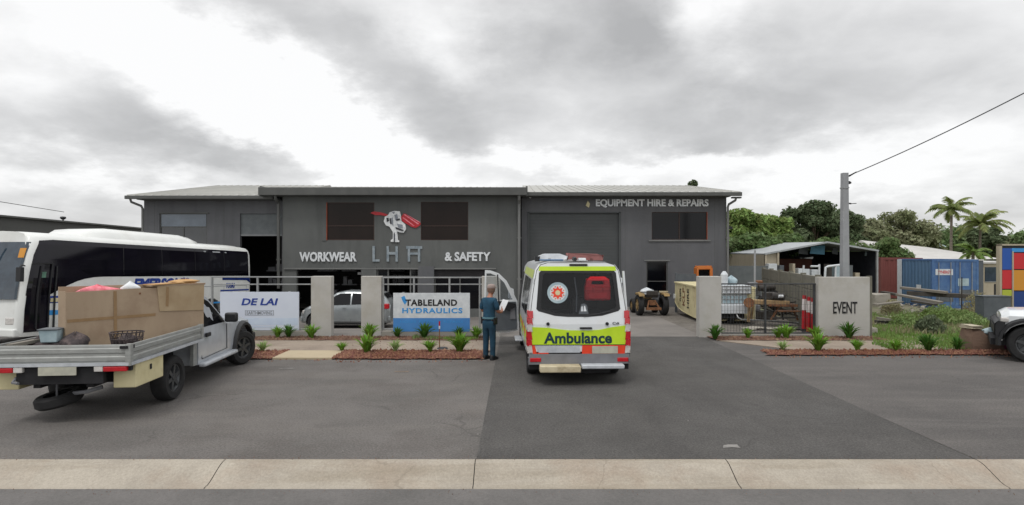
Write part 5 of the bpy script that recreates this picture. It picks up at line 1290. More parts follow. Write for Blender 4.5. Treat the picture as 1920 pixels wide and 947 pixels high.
# nose and ears as short stubs; five fingers for each hand
body.append([(0, .10, 1.69, (.078, .095)), (0, .195, 1.665, .014)])
for sx in (-1, 1): body.append([(0, .10, 1.69, (.078, .095)), (sx*.085, .09, 1.68, .016)])
skin_mesh('body', body, 'skin', PP)
for hx_, hy_, hz_, sx in ((.14, .36, 1.19, 1), (-.03, .34, 1.18, -1)):
    for k, (off, ln) in enumerate(((-.028, .052), (-.010, .062), (.010, .058), (.027, .046))):
        skin_mesh('finger', [[(hx_+off*.3, hy_+.01, hz_+off, .011), (hx_+off*.3-sx*.01, hy_+.04, hz_+off*1.1, .0095), (hx_+off*.3-sx*.03, hy_+.04+ln*.4, hz_+off*1.1, .008), (hx_-sx*.05, hy_+.04+ln*.3, hz_+off*1.1-.004, .007)]], 'skin', PP, 1)
    skin_mesh('thumb', [[(hx_, hy_-.02, hz_+.02, .013), (hx_-sx*.02, hy_+.01, hz_+.045, .011), (hx_-sx*.035, hy_+.045, hz_+.05, .009)]], 'skin', PP, 1)
skin_mesh('shirt', [
 [(0, .0, .93, (.175, .13)), (0, .0, 1.02, (.17, .128)), (0, .0, 1.12, (.16, .12)), (0, .01, 1.28, (.175, .125)), (0, .015, 1.41, (.14, .11)), (0, .035, 1.475, .062)],
 [(0, .015, 1.41, (.14, .11)), (.155, .015, 1.41, .072), (.215, .005, 1.28, .066), (.228, .03, 1.17, .062)],
 [(0, .015, 1.41, (.14, .11)), (-.155, .015, 1.41, .072), (-.215, .005, 1.28, .066), (-.222, .03, 1.17, .062)]], 'uniform', PP)
skin_mesh('trousers', [
 [(0, 0, 1.0, (.16, .118)), (0, -.0, .90, (.155, .125))],
 [(0, -.0, .90, (.155, .125)), (.088, 0, .80, (.1, .1)), (.098, .012, .5, .078), (.108, -.005, .12, .066), (.11, 0, .07, .068)],
 [(0, -.0, .90, (.155, .125)), (-.088, 0, .80, (.1, .1)), (-.098, .017, .5, .078), (-.10, .0, .12, .066), (-.102, .005, .07, .068)]], 'uniform_dark', PP)
mb = MB(); mb.lathe([(.168, 0), (.176, .003), (.176, .042), (.168, .045)], (0, 0, .975), 'z', 24)
o = mb.build('belt', 'belt', PP, smooth=40); o.scale = (1, .76, 1); 
for sx, yy_ in ((1, 0), (-1, .01)):
    MB().loft([[(sx*.11+a*wd, yy_+y0, b*hh) for a, b in ((-1, 0), (1, 0), (1, .7), (.6, 1), (-.6, 1), (-1, .7))] for y0, wd, hh in ((-.08, .035, .09), (-.06, .045, .13), (.03, .045, .13), (.10, .05, .08), (.17, .045, .06), (.19, .02, .04))]).build('boot', 'boots', PP, smooth=50)
mb = MB(); mb.lathe([(.097, 1.69), (.102, 1.72), (.095, 1.765), (.06, 1.79), (.001, 1.797)], (0, .098, 0), 'z', 20)
mb.build('cap', 'cap', PP, smooth=60)
MB().prism([(-.075, .17), (.075, .17), (.07, .23), (.03, .262), (-.03, .262), (-.07, .23)], (), 1.70, 1.712, lambda u, v, w_: (u, v, w_)).build('cap_peak', 'cap', PP)
mb = MB(); mb.lathe([(.088, 1.60), (.096, 1.65), (.097, 1.70)], (0, .088, 0), 'z', 20); mk('hair', '#6a5246', '#7a6254', rough=.95, scale=30); mb.build('hair', 'hair', PP, smooth=60)
for sx in (-1, 1): MB().prism([(sx*.12, 1.0), (sx*.19, 1.0), (sx*.19, .85), (sx*.12, .85)] if False else [(min(sx*.13, sx*.19), .86), (max(sx*.13, sx*.19), .86), (max(sx*.13, sx*.19), 1.0), (min(sx*.13, sx*.19), 1.0)], (), -.05, .06).build('belt_pouch', 'boots', PP, bevel=.015)
o = MB().box(-.09, .12, 0, .004, -.13, .15).build('paper_sheet', 'paper'); rm = Matrix.Rotation(R(-32), 3, 'Z')
o.location = Vector(PP.location) + rm @ Vector((.13, .40, 1.27)); o.rotation_euler = (R(-28), R(6), R(-48)); tag(o, 'white sheet of paper held by the person in teal uniform', 'paper')

# ------------------------------------------------------------ yard between fence and workshop
# small worn tractor
t = thing('small_tractor', 'small muddy yellow tractor parked under the narrow workshop window', 'tractor', (SX(1217, 24.2), 24.2, 0), R(3))
for sx in (-1, 1):
    wheel(t, (sx*.50, -.35, .42), .42, .22, sx, 'mud_yellow')
    wheel(t, (sx*.46, .75, .30), .30, .2, sx, 'mud_yellow')
    MB().prism([(-.48, .80), (-.40, .90), (.1, .92), (.18, .82), (.12, .86), (-.35, .84)], (), min(sx*.40, sx*.62), max(sx*.40, sx*.62), lambda u, v, w_: (w_, u-.3, v)).build('mudguard', 'mud_yellow', t)
MB().box(-.22, .22, -.2, 1.1, .30, .62).build('chassis', 'dark_metal', t, bevel=.03)
MB().box(-.20, .20, .2, 1.1, .62, .86).build('bonnet', 'mud_yellow', t, bevel=.05)
MB().box(-.24, .24, -.45, .05, .72, .82).box(-.24, .24, -.5, -.42, .8, 1.0).build('seat', 'dark_metal', t, bevel=.03)
MB().tube([(0, .35, .85), (0, .12, 1.05)], .02, 8).lathe([(.14, 0), (.155, .012), (.14, .024)], (0, .12, 1.04), 'z', 16).build('steering_wheel', 'dark_metal', t)
MB().bar((-.24, -.62, .3), (-.12, -.4, .6), .05).bar((.24, -.62, .3), (.12, -.4, .6), .05).box(-.3, .3, -.7, -.58, .24, .34).box(-.12, .12, -.5, -.4, .42, .62).build('hitch', 'rust', t)
lump('canvas_cover', 'pale grey canvas heap thrown over the small tractor seat', 'cover', (SX(1213, 23.9), 23.98, .86), .28, .2, .24, 'plastic_white', 21)
mb = MB().box(-.05, .3, -.05, .05, 0, .05); o = mb.build('loose_plate', 'cream_dirty'); o.location = (SX(1236, 24.1), 23.9, .93); tag(o, 'cream metal plate lying on the small tractor mudguard', 'plate')

# cream truck body
cb = thing('cream_truck', 'cream box truck body with dark lettering behind the rendered pillar', 'truck', (0, 0, 0))
p0 = Vector((SX(1266, 24.4), 24.4, 0)); p1 = Vector((SX(1316, 21.0), 21.0, 0)); ud = (p1-p0).normalized(); nd = Vector((ud.y, -ud.x, 0)); 
if nd.y > 0: nd = -nd
Lc = (p1-p0).length
def cf(u, v, w_): q = p0+ud*u-nd*w_; return (q.x, q.y, v)
MB().prism([(0, .50), (.0, 1.28), (Lc, 1.25), (Lc, .12), (Lc*.7, .14), (1.0, .22), (.4, .32)], (), 0, 1.9, cf).build('body', 'cream', cb, bevel=.03)
MB().prism([(-.03, 1.29), (Lc, 1.26), (Lc, 1.31), (-.03, 1.34)], (), -.04, 1.94, cf).build('top_rim', 'cream', cb)
for u0 in (.5, 1.5, 2.6): MB().prism([(u0, .5), (u0+.03, .5), (u0+.03, 1.24), (u0, 1.24)], (), -.02, -.001, cf).build('side_rib', 'cream_dirty', cb)
text('lettering', 'KLF', 'rust', cb, cf(1.35, .45, -.005), (0, 0, 1), -ud, .7, .3, n=nd, ext=.004)
text('lettering', 'HIRE', 'dark_metal', cb, cf(1.9, .4, -.005), (0, 0, 1), -ud, .75, .26, n=nd, ext=.004)
text('lettering', 'PUMPS', 'dark_metal', cb, cf(.85, .6, -.005), (0, 0, 1), -ud, .5, .18, n=nd, ext=.004)
MB().prism([(-.08, .66), (.03, .66), (.03, .82), (-.08, .82)], (), -.05, .1, cf).build('side_lamp', 'letter', cb, bevel=.02)
q = cf(1.7, .3, .6); w1 = wheel(cb, q, .32, .22, 1, 'rim'); w1.rotation_euler.z = math.atan2(nd.y, nd.x)
q = cf(3.0, .3, .6); w1 = wheel(cb, q, .32, .22, 1, 'rim'); w1.rotation_euler.z = math.atan2(nd.y, nd.x)
MB().prism([(.1, .2), (Lc, .14), (Lc, .3), (.1, .5)], (), .25, 1.7, cf).build('underframe', 'chassis', cb)
# grey sheets standing behind it
o = MB().box(SX(1270, 25), SX(1305, 25), 25, 25.06, .4, SZ(514, 25)).box(SX(1266, 25), SX(1270, 25), 24.98, 25.06, 0, SZ(512, 25)).build('steel_sheet', 'panel_grey'); tag(o, 'grey steel sheet standing behind the cream truck body', 'sheet')
# orange cab frame
oc = thing('loader_cab', 'orange skid loader with black cab window above the rendered pillar', 'loader', (SX(1321, 25.0), 25.0, 0))
MB().prism([(-.34, .5), (.34, .5), (.34, 1.88), (.28, 1.96), (-.28, 1.96), (-.34, 1.88)], [[(-.24, 1.2), (.24, 1.2), (.24, 1.82), (-.24, 1.82)]], 0, .35).build('cab', 'orange_cab', oc, bevel=.03)
MB().box(-.24, .24, .1, .12, 1.2, 1.82).build('cab_window', 'win_black', oc)
MB().box(-.5, .5, -.1, 1.4, .3, .9).build('body', 'orange_cab', oc, bevel=.05)
for sx in (-1, 1):
    for yy_ in (.1, 1.1): wheel(oc, (sx*.62, yy_, .33), .33, .22, sx, 'rim')
# white crates on a flat trailer
ft = thing('flat_trailer', 'white flat trailer bed with curved drawbar behind the mesh fence', 'trailer', (0, 0, 0))
Yt = 20.6
MB().box(SX(1352, Yt), SX(1402, Yt), Yt, Yt+1.6, SZ(590, Yt)+.02, SZ(572, Yt)).build('bed', 'plastic_white', ft, bevel=.02)
MB().box(SX(1352, Yt)+.02, SX(1400, Yt), Yt+.2, Yt+1.4, .22, SZ(590, Yt)+.02).build('underframe', 'chassis', ft)
MB().tube([(SX(1382, Yt), Yt+.1, SZ(588, Yt)), (SX(1383, Yt), Yt-.05, SZ(596, Yt)), (SX(1388, Yt), Yt-.1, SZ(599, Yt)), (SX(1430, Yt), Yt-.1, SZ(601, Yt)), (SX(1500, Yt), Yt-.1, SZ(606, Yt))], .03, 8).build('drawbar', 'galv', ft, smooth=50)
for yy_ in (.3, 1.3): wheel(ft, (SX(1375, Yt), Yt+yy_, .26), .26, .16, 1, 'rim')
def crate(px0, px1, py0, py1, Y, m, label, cat='crate', d=.7):
    x0, x1, z0, z1 = SX(px0, Y), SX(px1, Y), SZ(py1, Y), SZ(py0, Y)
    c_ = thing('plastic_crate', label, cat, ((x0+x1)/2, Y, z0)); w_ = (x1-x0)/2; h = z1-z0
    MB().box(-w_, w_, 0, d, 0, h).build('shell', m, c_, bevel=.02)
    mb = MB(); n = max(3, int(w_*2/.13))
    for i in range(n+1): xx = -w_+2*w_*i/n; mb.box(xx-.012, xx+.012, -.02, -.001, 0, h)
    for z in (.02, h*.5, h-.03): mb.box(-w_, w_, -.022, -.002, z, z+.025)
    mb.build('rib', 'galv', c_); return c_
crate(1354, 1408, 536, 552, 20.9, 'plastic_white', 'white ribbed plastic crate, topmost on the flat trailer', d=1.0)
crate(1354, 1400, 553, 571.5, 20.9, 'badge_ring', 'blue grey ribbed crate, lowest on the flat trailer', d=1.0)
lump('white_drum_bag', 'white bulk bag on the crates beside the rendered pillar', 'bag', (SX(1371, 21.4), 21.4, SZ(536, 21.4)), .22, .2, .34, 'badge_ring', 22)
o = MB().cyl((0, 0, 0), (0, 0, .40), .13, .13, 14).cyl((0, 0, .4), (0, 0, .52), .13, .05, 14).build('gas_bottle', 'plastic_white', smooth=40); o.location = (SX(1358, 21.2), 21.2, SZ(536, 21.2)); tag(o, 'pale gas bottle standing next to the white bulk bag', 'gas bottle')
# rusty machinery: conveyor frame, engine block, tubes
rm_ = thing('rusty_machine', 'rusty tan machine with long beam and legs in the fenced yard', 'machine', (0, 0, 0)); Ym = 20.2
def mp_(px, py, dy=0): return (SX(px, Ym+dy), Ym+dy, SZ(py, Ym+dy))
MB().bar(mp_(1402, 566), mp_(1478, 569), .28, .16).build('beam', 'rust_tan', rm_, bevel=.02)
MB().bar(mp_(1438, 572), mp_(1492, 573), .3, .09).bar(mp_(1455, 583), mp_(1494, 583), .5, .05).build('lower_beam', 'rust', rm_, bevel=.01)
mb = MB(); mb.bar(mp_(1406, 566), mp_(1403, 604), .07); mb.build('leg', 'rust_tan', rm_)
mb = MB(); mb.bar(mp_(1413, 566, .5), mp_(1408, 600, .5), .07); mb.build('leg', 'rust_tan', rm_)
mb = MB(); mb.bar(mp_(1460, 575), mp_(1446, 600), .06); mb.build('leg', 'rust', rm_)
mb = MB(); mb.bar(mp_(1485, 575), mp_(1496, 601), .06); mb.build('leg', 'rust', rm_)
MB().cyl(mp_(1404, 568, -.2), mp_(1404, 568, .35), .17, .17, 16).build('roller', 'rust', rm_, smooth=40)
MB().cyl(mp_(1446, 556), mp_(1470, 557), .13, .13, 14).box(*[v for pr in zip(mp_(1435, 562), mp_(1450, 548, .3)) for v in pr]).build('engine', 'dark_metal', rm_, bevel=.02, smooth=40)
MB().cyl(mp_(1460, 556, -.16), mp_(1468, 556, -.16), .05, .05, 10).build('filter', 'letter', rm_)
rnd = random.Random(12); mb = MB()
for k in range(26):
    a = mp_(rnd.uniform(1425, 1495), rnd.uniform(560, 600), rnd.uniform(-.2, .5)); b = mp_(rnd.uniform(1425, 1500), rnd.uniform(565, 602), rnd.uniform(-.2, .5))
    if (Vector(a)-Vector(b)).length < 1.0: mb.bar(a, b, rnd.uniform(.02, .05))
mb.build('linkage', 'dark_metal', rm_)
sc_ = thing('scrap_engine', 'dark greasy engine block on a stand behind the rusty machine', 'engine', (SX(1425, 22.5), 22.5, 0))
rnd = random.Random(4)
for k in range(9):
    x0 = rnd.uniform(-.5, .3); z0 = rnd.uniform(.25, 1.25); s_ = rnd.uniform(.15, .4)
    MB().box(x0, x0+s_, rnd.uniform(-.3, 0), rnd.uniform(.1, .5), z0, z0+s_*.8, rz=rnd.uniform(-.5, .5)).build('casting', rnd.choice(['dark_metal', 'rust', 'steel_grey', 'rust_tan']), sc_, bevel=.03)
MB().box(-.5, .5, -.3, .4, .0, .3).build('stand', 'dark_metal', sc_)
MB().cyl((-.2, -.35, 1.2), (.4, -.35, 1.25), .12, .12, 14).cyl((.42, -.2, .95), (.42, .1, .95), .2, .2, 16).build('pulley', 'dark_metal', sc_, smooth=40)
rnd = random.Random(9)
for k, (px, py, r_) in enumerate(((1470, 606, .12), (1500, 606, .1), (1440, 612, .09), (1410, 611, .12), (1480, 612, .08))):
    Y = 19.3; lump('scrap_heap', ['bent grey scrap metal piece by the marker posts', 'crushed scrap piece beside the red marker posts', 'flat scrap piece near the drawbar', 'small grey scrap heap under the trailer drawbar', 'crumpled scrap piece at the mesh fence foot'][k], 'scrap', (SX(px, Y), Y, 0), r_*2.4, r_*1.5, r_, rnd.choice(['steel_grey', 'rubble', 'dark_metal']), 40+k, fold=.7)
# marker posts
def marker(px, Y, label, lean):
    b = thing('marker_post', label, 'marker post', (SX(px, Y), Y, 0), 0, 'red and white marker posts')
    MB().cyl((0, 0, 0), (lean, 0, 1.15), .075, .055, 14).build('post', 'lens_red' if False else 'red', b, smooth=40)
    MB().cyl((lean*.58, 0, .67), (lean*.9, 0, 1.03), .071, .063, 14).build('reflective_band', 'barrier_white', b, smooth=40)
    MB().box(-.16, .16, -.16, .16, 0, .06).build('base', 'black_plastic', b, bevel=.02)
marker(1526, 18.08, 'tall red marker post with white band against the rendered wall', -.02)
marker(1516.5, 18.5, 'red marker post with white band, middle of the three', .0)
marker(1507, 19.2, 'red marker post with white band nearest the rusty machine', .02)
# boundary wall of concrete sleepers
bw_ = thing('sleeper_wall', 'grey concrete sleeper boundary wall between yard and open shed', 'wall', (0, 0, 0))
q0 = Vector((SX(1534, 18.2), 18.2, 0)); q1 = Vector((SX(1432, 27.2), 27.2, 0)); ud2 = (q1-q0).normalized(); L2 = (q1-q0).length
for i in range(5):
    u0 = L2*i/5; u1 = L2*(i+1)/5
    for j in range(4):
        a = q0+ud2*(u0+.06); b = q0+ud2*(u1-.06); mb = MB(); z = -.02+.46*j
        mb.bar((a.x, a.y, z+.225), (b.x, b.y, z+.225), .09, .445); mb.build('sleeper', 'sleeper', bw_, bevel=.012)
for i in range(6):
    a = q0+ud2*(L2*i/5); MB().box(a.x-.07, a.x+.07, a.y-.06, a.y+.06, 0, 1.86).build('post', 'sleeper', bw_)
gf = tag(MB().box(SX(1362, 31), SX(1440, 31), 31, 31.06, -.1, SZ(499, 31)).build('sheet_fence', 'fence_grey'), 'grey sheet metal fence at the workshop corner under trees', 'fence')
tp = tag(MB().cyl((SX(1415, 22), 22, 0), (SX(1415.5, 22), 22, SZ(470, 22)), .04, .035, 10).build('steel_pole', 'pole_conc'), 'thin pale steel pole standing in the cluttered yard', 'pole')

# ------------------------------------------------------------ open shed with gable
sh = thing('open_shed', 'open fronted gable shed with pale roof and dark cluttered interior', 'shed', (0, 0, 0)); Ys = 32.0; Yd = 38.5
def sx_(px): return SX(px, Ys)
def sz_(py): return SZ(py, Ys)
xa, xb, xp = sx_(1434), sx_(1647), sx_(1551); ze0, ze1, zp = sz_(476), sz_(470), sz_(454)
MB().add([(xa, Ys, ze0), (xp, Ys, zp), (xp, Yd, zp+.05), (xa, Yd, ze0+.05), (xa, Ys, ze0-.06), (xp, Ys, zp-.06), (xp, Yd, zp-.01), (xa, Yd, ze0-.01)], [(0,1,2,3), (7,6,5,4), (0,4,5,1), (1,5,6,2), (2,6,7,3), (3,7,4,0)]).build('roof', 'shed_roof', sh)
MB().add([(xp, Ys, zp), (xb, Ys, ze1), (xb, Yd, ze1+.05), (xp, Yd, zp+.05), (xp, Ys, zp-.06), (xb, Ys, ze1-.06), (xb, Yd, ze1-.01), (xp, Yd, zp-.01)], [(0,1,2,3), (7,6,5,4), (0,4,5,1), (1,5,6,2), (2,6,7,3), (3,7,4,0)]).build('roof', 'shed_roof', sh)
MB().box(xa, xa+.05, Ys, Yd, -.3, ze0-.05).build('side_wall', 'shed_cream', sh)
MB().box(xb-.05, xb, Ys, Yd, -.3, ze1-.05).build('side_wall', 'shed_dark', sh)
MB().prism([(xa, -.3), (xb, -.3), (xb, ze1-.03), (xp, zp-.03), (xa, ze0-.03)], (), 0, .06, at_y(Yd)).build('back_wall', 'shed_dark', sh)
MB().prism([(xa+.1, -.3), (sx_(1460), -.3), (sx_(1460), sz_(472)-.02), (sx_(1450), sz_(474)-.02), (xa+.1, ze0-.06)], (), .1, .14, at_y(Ys)).build('front_panel', 'shed_cream', sh)
for a, z in ((xa+.05, ze0), (sx_(1459), sz_(471)), (xb-.06, ze1)): MB().box(a-.05, a+.05, Ys-.02, Ys+.08, -.3, z-.05).build('post', 'galv' if a > xb-.2 else 'shed_cream', sh)
for (a, za, b, zb_) in ((xa, ze0, xp, zp), (xp, zp, xb, ze1)): 
    MB().bar((a, Ys-.03, za-.02), (b, Ys-.03, zb_-.02), .05, .09).build('barge_board', 'shed_roof', sh)
MB().box(sx_(1476), sx_(1575), Ys+3.0, Ys+3.1, .0, sz_(487)).build('inner_partition', 'shed_red', sh)
mb = MB()
for a, b, c_, d_, m, dy in ((1497, 1516, 462, 478, 'panel_grey', 1.5), (1519, 1547, 460, 478, 'tarp_blue', 1.2), (1500, 1525, 482, 486, 'galv', 1.4), (1560, 1572, 463, 478, 'panel_grey', 1.6), (1622, 1632, 466, 482, 'badge_ring', 1.0)):
    Y = Ys+dy; MB().prism([(SX(a, Y), SZ(d_-2, Y)), (SX(b-1, Y), SZ(d_, Y)), (SX(b, Y), SZ(c_, Y)), (SX(a+2, Y), SZ(c_+3, Y))], (), 0, .05, at_y(Y)).build('hanging_panel', m, sh)
# things standing in the shed
rnd = random.Random(77)
lab = ['white cabinet unit', 'pale washing tub', 'grey cupboard', 'white plastic chair stack', 'pale fridge body', 'white bench unit', 'cream cabinet', 'grey locker']
for k, (a, b, c_, d_) in enumerate(((1441, 1457, 495, 508), (1462, 1470, 498, 512), (1486, 1491, 495, 520), (1497, 1506, 504, 520), (1508, 1518, 505, 520), (1522, 1536, 506, 522), (1566, 1576, 500, 522), (1590, 1599, 498, 522), (1604, 1612, 512, 524), (1552, 1560, 496, 524))):
    Y = Ys-.6 + .12*k % 1.0
    m = ['plastic_white', 'panel_grey', 'shed_cream', 'plastic_white', 'plastic_white', 'plastic_white', 'badge_ring', 'fence_grey', 'shed_cream', 'timber_dark'][k]
    x0, x1 = SX(a, Y), SX(b, Y); z1 = SZ(c_, Y)
    o = MB().box(x0, x1, Y, Y+.4, 0, z1).box(x0+.03, x1-.03, Y-.012, Y-.001, z1*.55, z1-.04).box(x0+.03, x1-.03, Y-.012, Y-.001, .1, z1*.5).build('storage_cabinet', m, bevel=.015)
    tag(o, ['cream low cabinet at the cream end panel of the open shed', 'grey narrow cupboard just inside the open shed', 'slim pale cabinet standing in the open shed', 'white cabinet, first of the white pair in the open shed', 'white cabinet, second of the white pair in the open shed', 'wide white cabinet under a bench frame in the open shed', 'pale blue cabinet beside the utility pole in the shed', 'grey locker in the shed behind the pole', 'low cream cabinet near the dark end of the shed', 'dark timber cabinet under the shed ridge'][k], 'cabinet')
fr_ = thing('pipe_frame', 'white bent pipe frame leaning in front of the open shed', 'frame', (0, 0, 0)); Yp = 30.5
MB().tube([(SX(1546, Yp), Yp, .9), (SX(1548, Yp), Yp, SZ(502, Yp)), (SX(1553, Yp), Yp, SZ(500, Yp)), (SX(1578, Yp), Yp, SZ(497, Yp)), (SX(1590, Yp), Yp, SZ(496, Yp))], .06, 8).tube([(SX(1566, Yp), Yp, .9), (SX(1567, Yp), Yp, SZ(499, Yp))], .05, 8).build('pipe', 'plastic_white', fr_, smooth=50)
MB().tube([(SX(1520, Yp), Yp, SZ(500, Yp)), (SX(1535, Yp), Yp, SZ(500, Yp))], .05, 8).tube([(SX(1536, Yp), Yp, .9), (SX(1536, Yp), Yp, SZ(496, Yp))], .05, 8).tube([(SX(1505, Yp), Yp, .9), (SX(1507, Yp), Yp, SZ(498, Yp))], .05, 8).build('upright', 'plastic_white', fr_, smooth=50)
# ------------------------------------------------------------ containers and houses behind the lot
def container(name, label, org, ang, L_, W_, H_, mside, mend, doors=True, mroof=None):
    c_ = thing(name, label, 'container', org, ang); mb = MB()
    # corrugated long side along +y at x=0, end at y=0 spanning x 0..W
    def corr(p0, p1, n, out):
        p0 = Vector(p0); p1 = Vector(p1); o_ = Vector(out); pts = []
        for i in range(n):
            for t, d in ((0, 0), (.3, 0), (.45, .035), (.75, .035), (.9, 0)):
                pts.append(p0.lerp(p1, (i+t)/n)+o_*d)
        pts.append(p1); k = len(pts)
        return MB().add([p+Vector((0, 0, .12)) for p in pts]+[p+Vector((0, 0, H_-.1)) for p in pts], [(i, i+1, k+i+1, k+i) for i in range(k-1)])
    corr((.03, 0, 0), (.03, L_, 0), int(L_/.28), (-1, 0, 0)).build('side_wall', mside, c_)
    corr((W_-.03, 0, 0), (W_-.03, L_, 0), int(L_/.28), (1, 0, 0)).build('side_wall', mside, c_)
    corr((0, L_-.03, 0), (W_, L_-.03, 0), int(W_/.28), (0, 1, 0)).build('back_wall', mside, c_)
    MB().box(0, W_, 0, L_, H_-.1, H_-.06).build('roof', mroof or mside, c_)
    MB().box(0, W_, 0, L_, .08, .12).build('floor', 'timber_dark', c_)
    f_ = MB()
    for xx in (0, W_-.12): f_.box(xx, xx+.12, -.02, .12, 0, H_).box(xx, xx+.12, L_-.12, L_+.02, 0, H_)
    for yy_ in (-.02, L_-.1): f_.box(.12, W_-.12, yy_, yy_+.12, 0, .14).box(.12, W_-.12, yy_, yy_+.12, H_-.12, H_)
    for xx in (0, W_-.08): f_.box(xx, xx+.08, .12, L_-.12, 0, .14).box(xx, xx+.08, .12, L_-.12, H_-.08, H_)
    f_.build('corner_frame', mend, c_)
    if doors:
        for a in (.12, W_/2+.01):
            d = MB().box(a, a+W_/2-.13, .0, .05, .15, H_-.13).build('door', mend, c_)
            for xx in (a+.22, a+W_/2-.36): MB().cyl((xx, -.03, .18), (xx, -.03, H_-.16), .02, .02, 8).box(xx-.04, xx+.04, -.04, -.005, .9, 1.0).build('lock_rod', 'galv', d)
    else: corr((0, .03, 0), (W_, .03, 0), int(W_/.28), (0, -1, 0)).build('end_wall', mside, c_)
    return c_
bc = container('shipping_container', 'blue shipping container with bright blue doors and white notice', (22.55, 31.5, -.44), R(-3), 2.99, 2.40, 2.62, 'cont_blue', 'cont_blue2')
MB().box(.18, 1.08, -.012, -.002, 1.78, 2.1).build('notice', 'plastic_white', bc)
text('lettering', 'SYNERGY', 'p_red', bc, (.3, -.013, 1.86), (1,0,0), (0,0,1), .7, .16, ext=.004)
MB().box(.2, 1.1, -.008, -.002, .35, .8).box(1.4, 2.2, -.008, -.002, .4, 1.0).build('repair_patch', 'panel_grey', bc)
MB().box(1.35, 1.9, -.01, -.002, 1.2, 1.6).build('faded_notice', 'badge_ring', bc)
MB().box(-.016, -.008, .9, 1.3, 1.0, 1.2).build('side_notice', 'letter', bc)
container('shipping_container', 'rust red shipping container beyond the open shed', (SX(1652, 38), 38, -.4), R(-10), 6.06, 2.44, 2.6, 'cont_red', 'cont_red', False)
MB().box(-.07, -.03, 2.6, 2.98, 0, 2.6).build('corner_post', 'plastic_white', bc)
gs = thing('grey_cabin', 'plain grey cabin wall beside the blue container doors', 'cabin', (SX(1831, 32.6), 32.6, -.45)); MB().box(0, .38, 0, 2.2, 0, 2.55).build('wall', 'panel_grey', gs); MB().box(-.02, .40, -.03, 2.23, 2.55, 2.62).build('roof', 'roof_white', gs)
hs = thing('cream_caravan', 'cream caravan with green tinted window behind the coloured mural panel', 'caravan', (SX(1843, 33), 33, -.42))
MB().box(0, 3.2, 0, 4, .1, 2.35).build('body', 'shed_cream', hs, bevel=.05); MB().box(.1, 1.0, -.02, 0.0, 1.3, 2.15).build('window', 'windscreen', hs); MB().box(.1, 1.0, -.03, -.021, 1.3, 1.34).build('window_trim', 'galv', hs)
MB().box(.62, .72, -.02, -.001, .6, 1.2).build('handle_plate', 'black_plastic', hs); MB().box(-.1, 3.3, -.1, 4.1, 2.35, 2.45).build('roof', 'roof_white', hs)
# pale roofed house
ho = thing('white_roofed_house', 'low house with wide pale metal roof behind the containers', 'house', (0, 0, 0)); Yh = 44
x0, x1 = SX(1688, Yh), SX(1880, Yh)
MB().add([(x0, Yh, SZ(489, Yh)), (x1, Yh, SZ(486, Yh)), (x1-.6, Yh+7, 3.0), (x0+1.2, Yh+7, 3.62), (x0, Yh+14, 1.9), (x1, Yh+14, 1.9)], [(0,1,2,3), (3,2,5,4), (0,3,4), (1,5,2)]).build('roof', 'roof_white', ho)
MB().box(x0+.5, x1-.5, Yh+.5, Yh+13.5, -.4, SZ(490, Yh)).build('wall', 'shed_cream', ho)
h2 = thing('distant_house', 'distant house with pale blue grey roof under the palm', 'house', (0, 0, 0)); Yh = 75
x0, x1 = SX(1715, Yh), SX(1775, Yh)
MB().add([(x0, Yh, SZ(463, Yh)), (x1, Yh, SZ(463, Yh)), (x1-.5, Yh+4, SZ(440, Yh+4)), (x0+2.5, Yh+4, SZ(437, Yh+4)), (x0, Yh+8, 3.3), (x1, Yh+8, 3.3)], [(0,1,2,3), (3,2,5,4), (0,3,4), (1,5,2)]).build('roof', 'badge_ring', h2)
MB().box(x0+.5, x1-.5, Yh+.5, Yh+7.5, 0, SZ(464, Yh)).build('wall', 'shed_cream', h2)

# ------------------------------------------------------------ the lot: timber, rubble, mural, rock
def plank(px0, py0, px1, py1, Y0, Y1, w_, h, m, label, name='timber_beam'):
    a = Vector((SX(px0, Y0), Y0, SZ(py0, Y0))); b = Vector((SX(px1, Y1), Y1, SZ(py1, Y1))); mid = (a+b)/2
    o = MB().bar(a-mid, b-mid, w_, h).build(name, m, bevel=.01); o.location = mid; return tag(o, label, 'timber', 'weathered timber beams in the lot')
plank(1645, 597, 1702, 605, 20.5, 20.3, .22, .09, 'timber_grey', 'short pale beam, uppermost of the stack beside the rendered wall')
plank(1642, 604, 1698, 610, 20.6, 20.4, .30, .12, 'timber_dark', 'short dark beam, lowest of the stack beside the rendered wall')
plank(1690, 540, 1775, 549, 30.2, 28.6, .4, .12, 'timber_grey', 'long pale beam on top of the pile before the blue container')
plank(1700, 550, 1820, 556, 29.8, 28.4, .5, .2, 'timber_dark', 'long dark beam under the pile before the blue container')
plank(1683, 553, 1765, 568, 28.6, 26.8, .35, .10, 'timber_grey', 'long grey beam slanting down into the weeds')
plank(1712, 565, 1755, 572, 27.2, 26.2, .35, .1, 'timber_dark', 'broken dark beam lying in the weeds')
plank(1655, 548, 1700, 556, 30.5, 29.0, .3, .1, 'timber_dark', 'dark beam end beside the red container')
plank(1640, 572, 1690, 566, 27.0, 27.5, .25, .06, 'timber_grey', 'thin board lying flat on the rubble')
rnd = random.Random(3)
mb = MB()
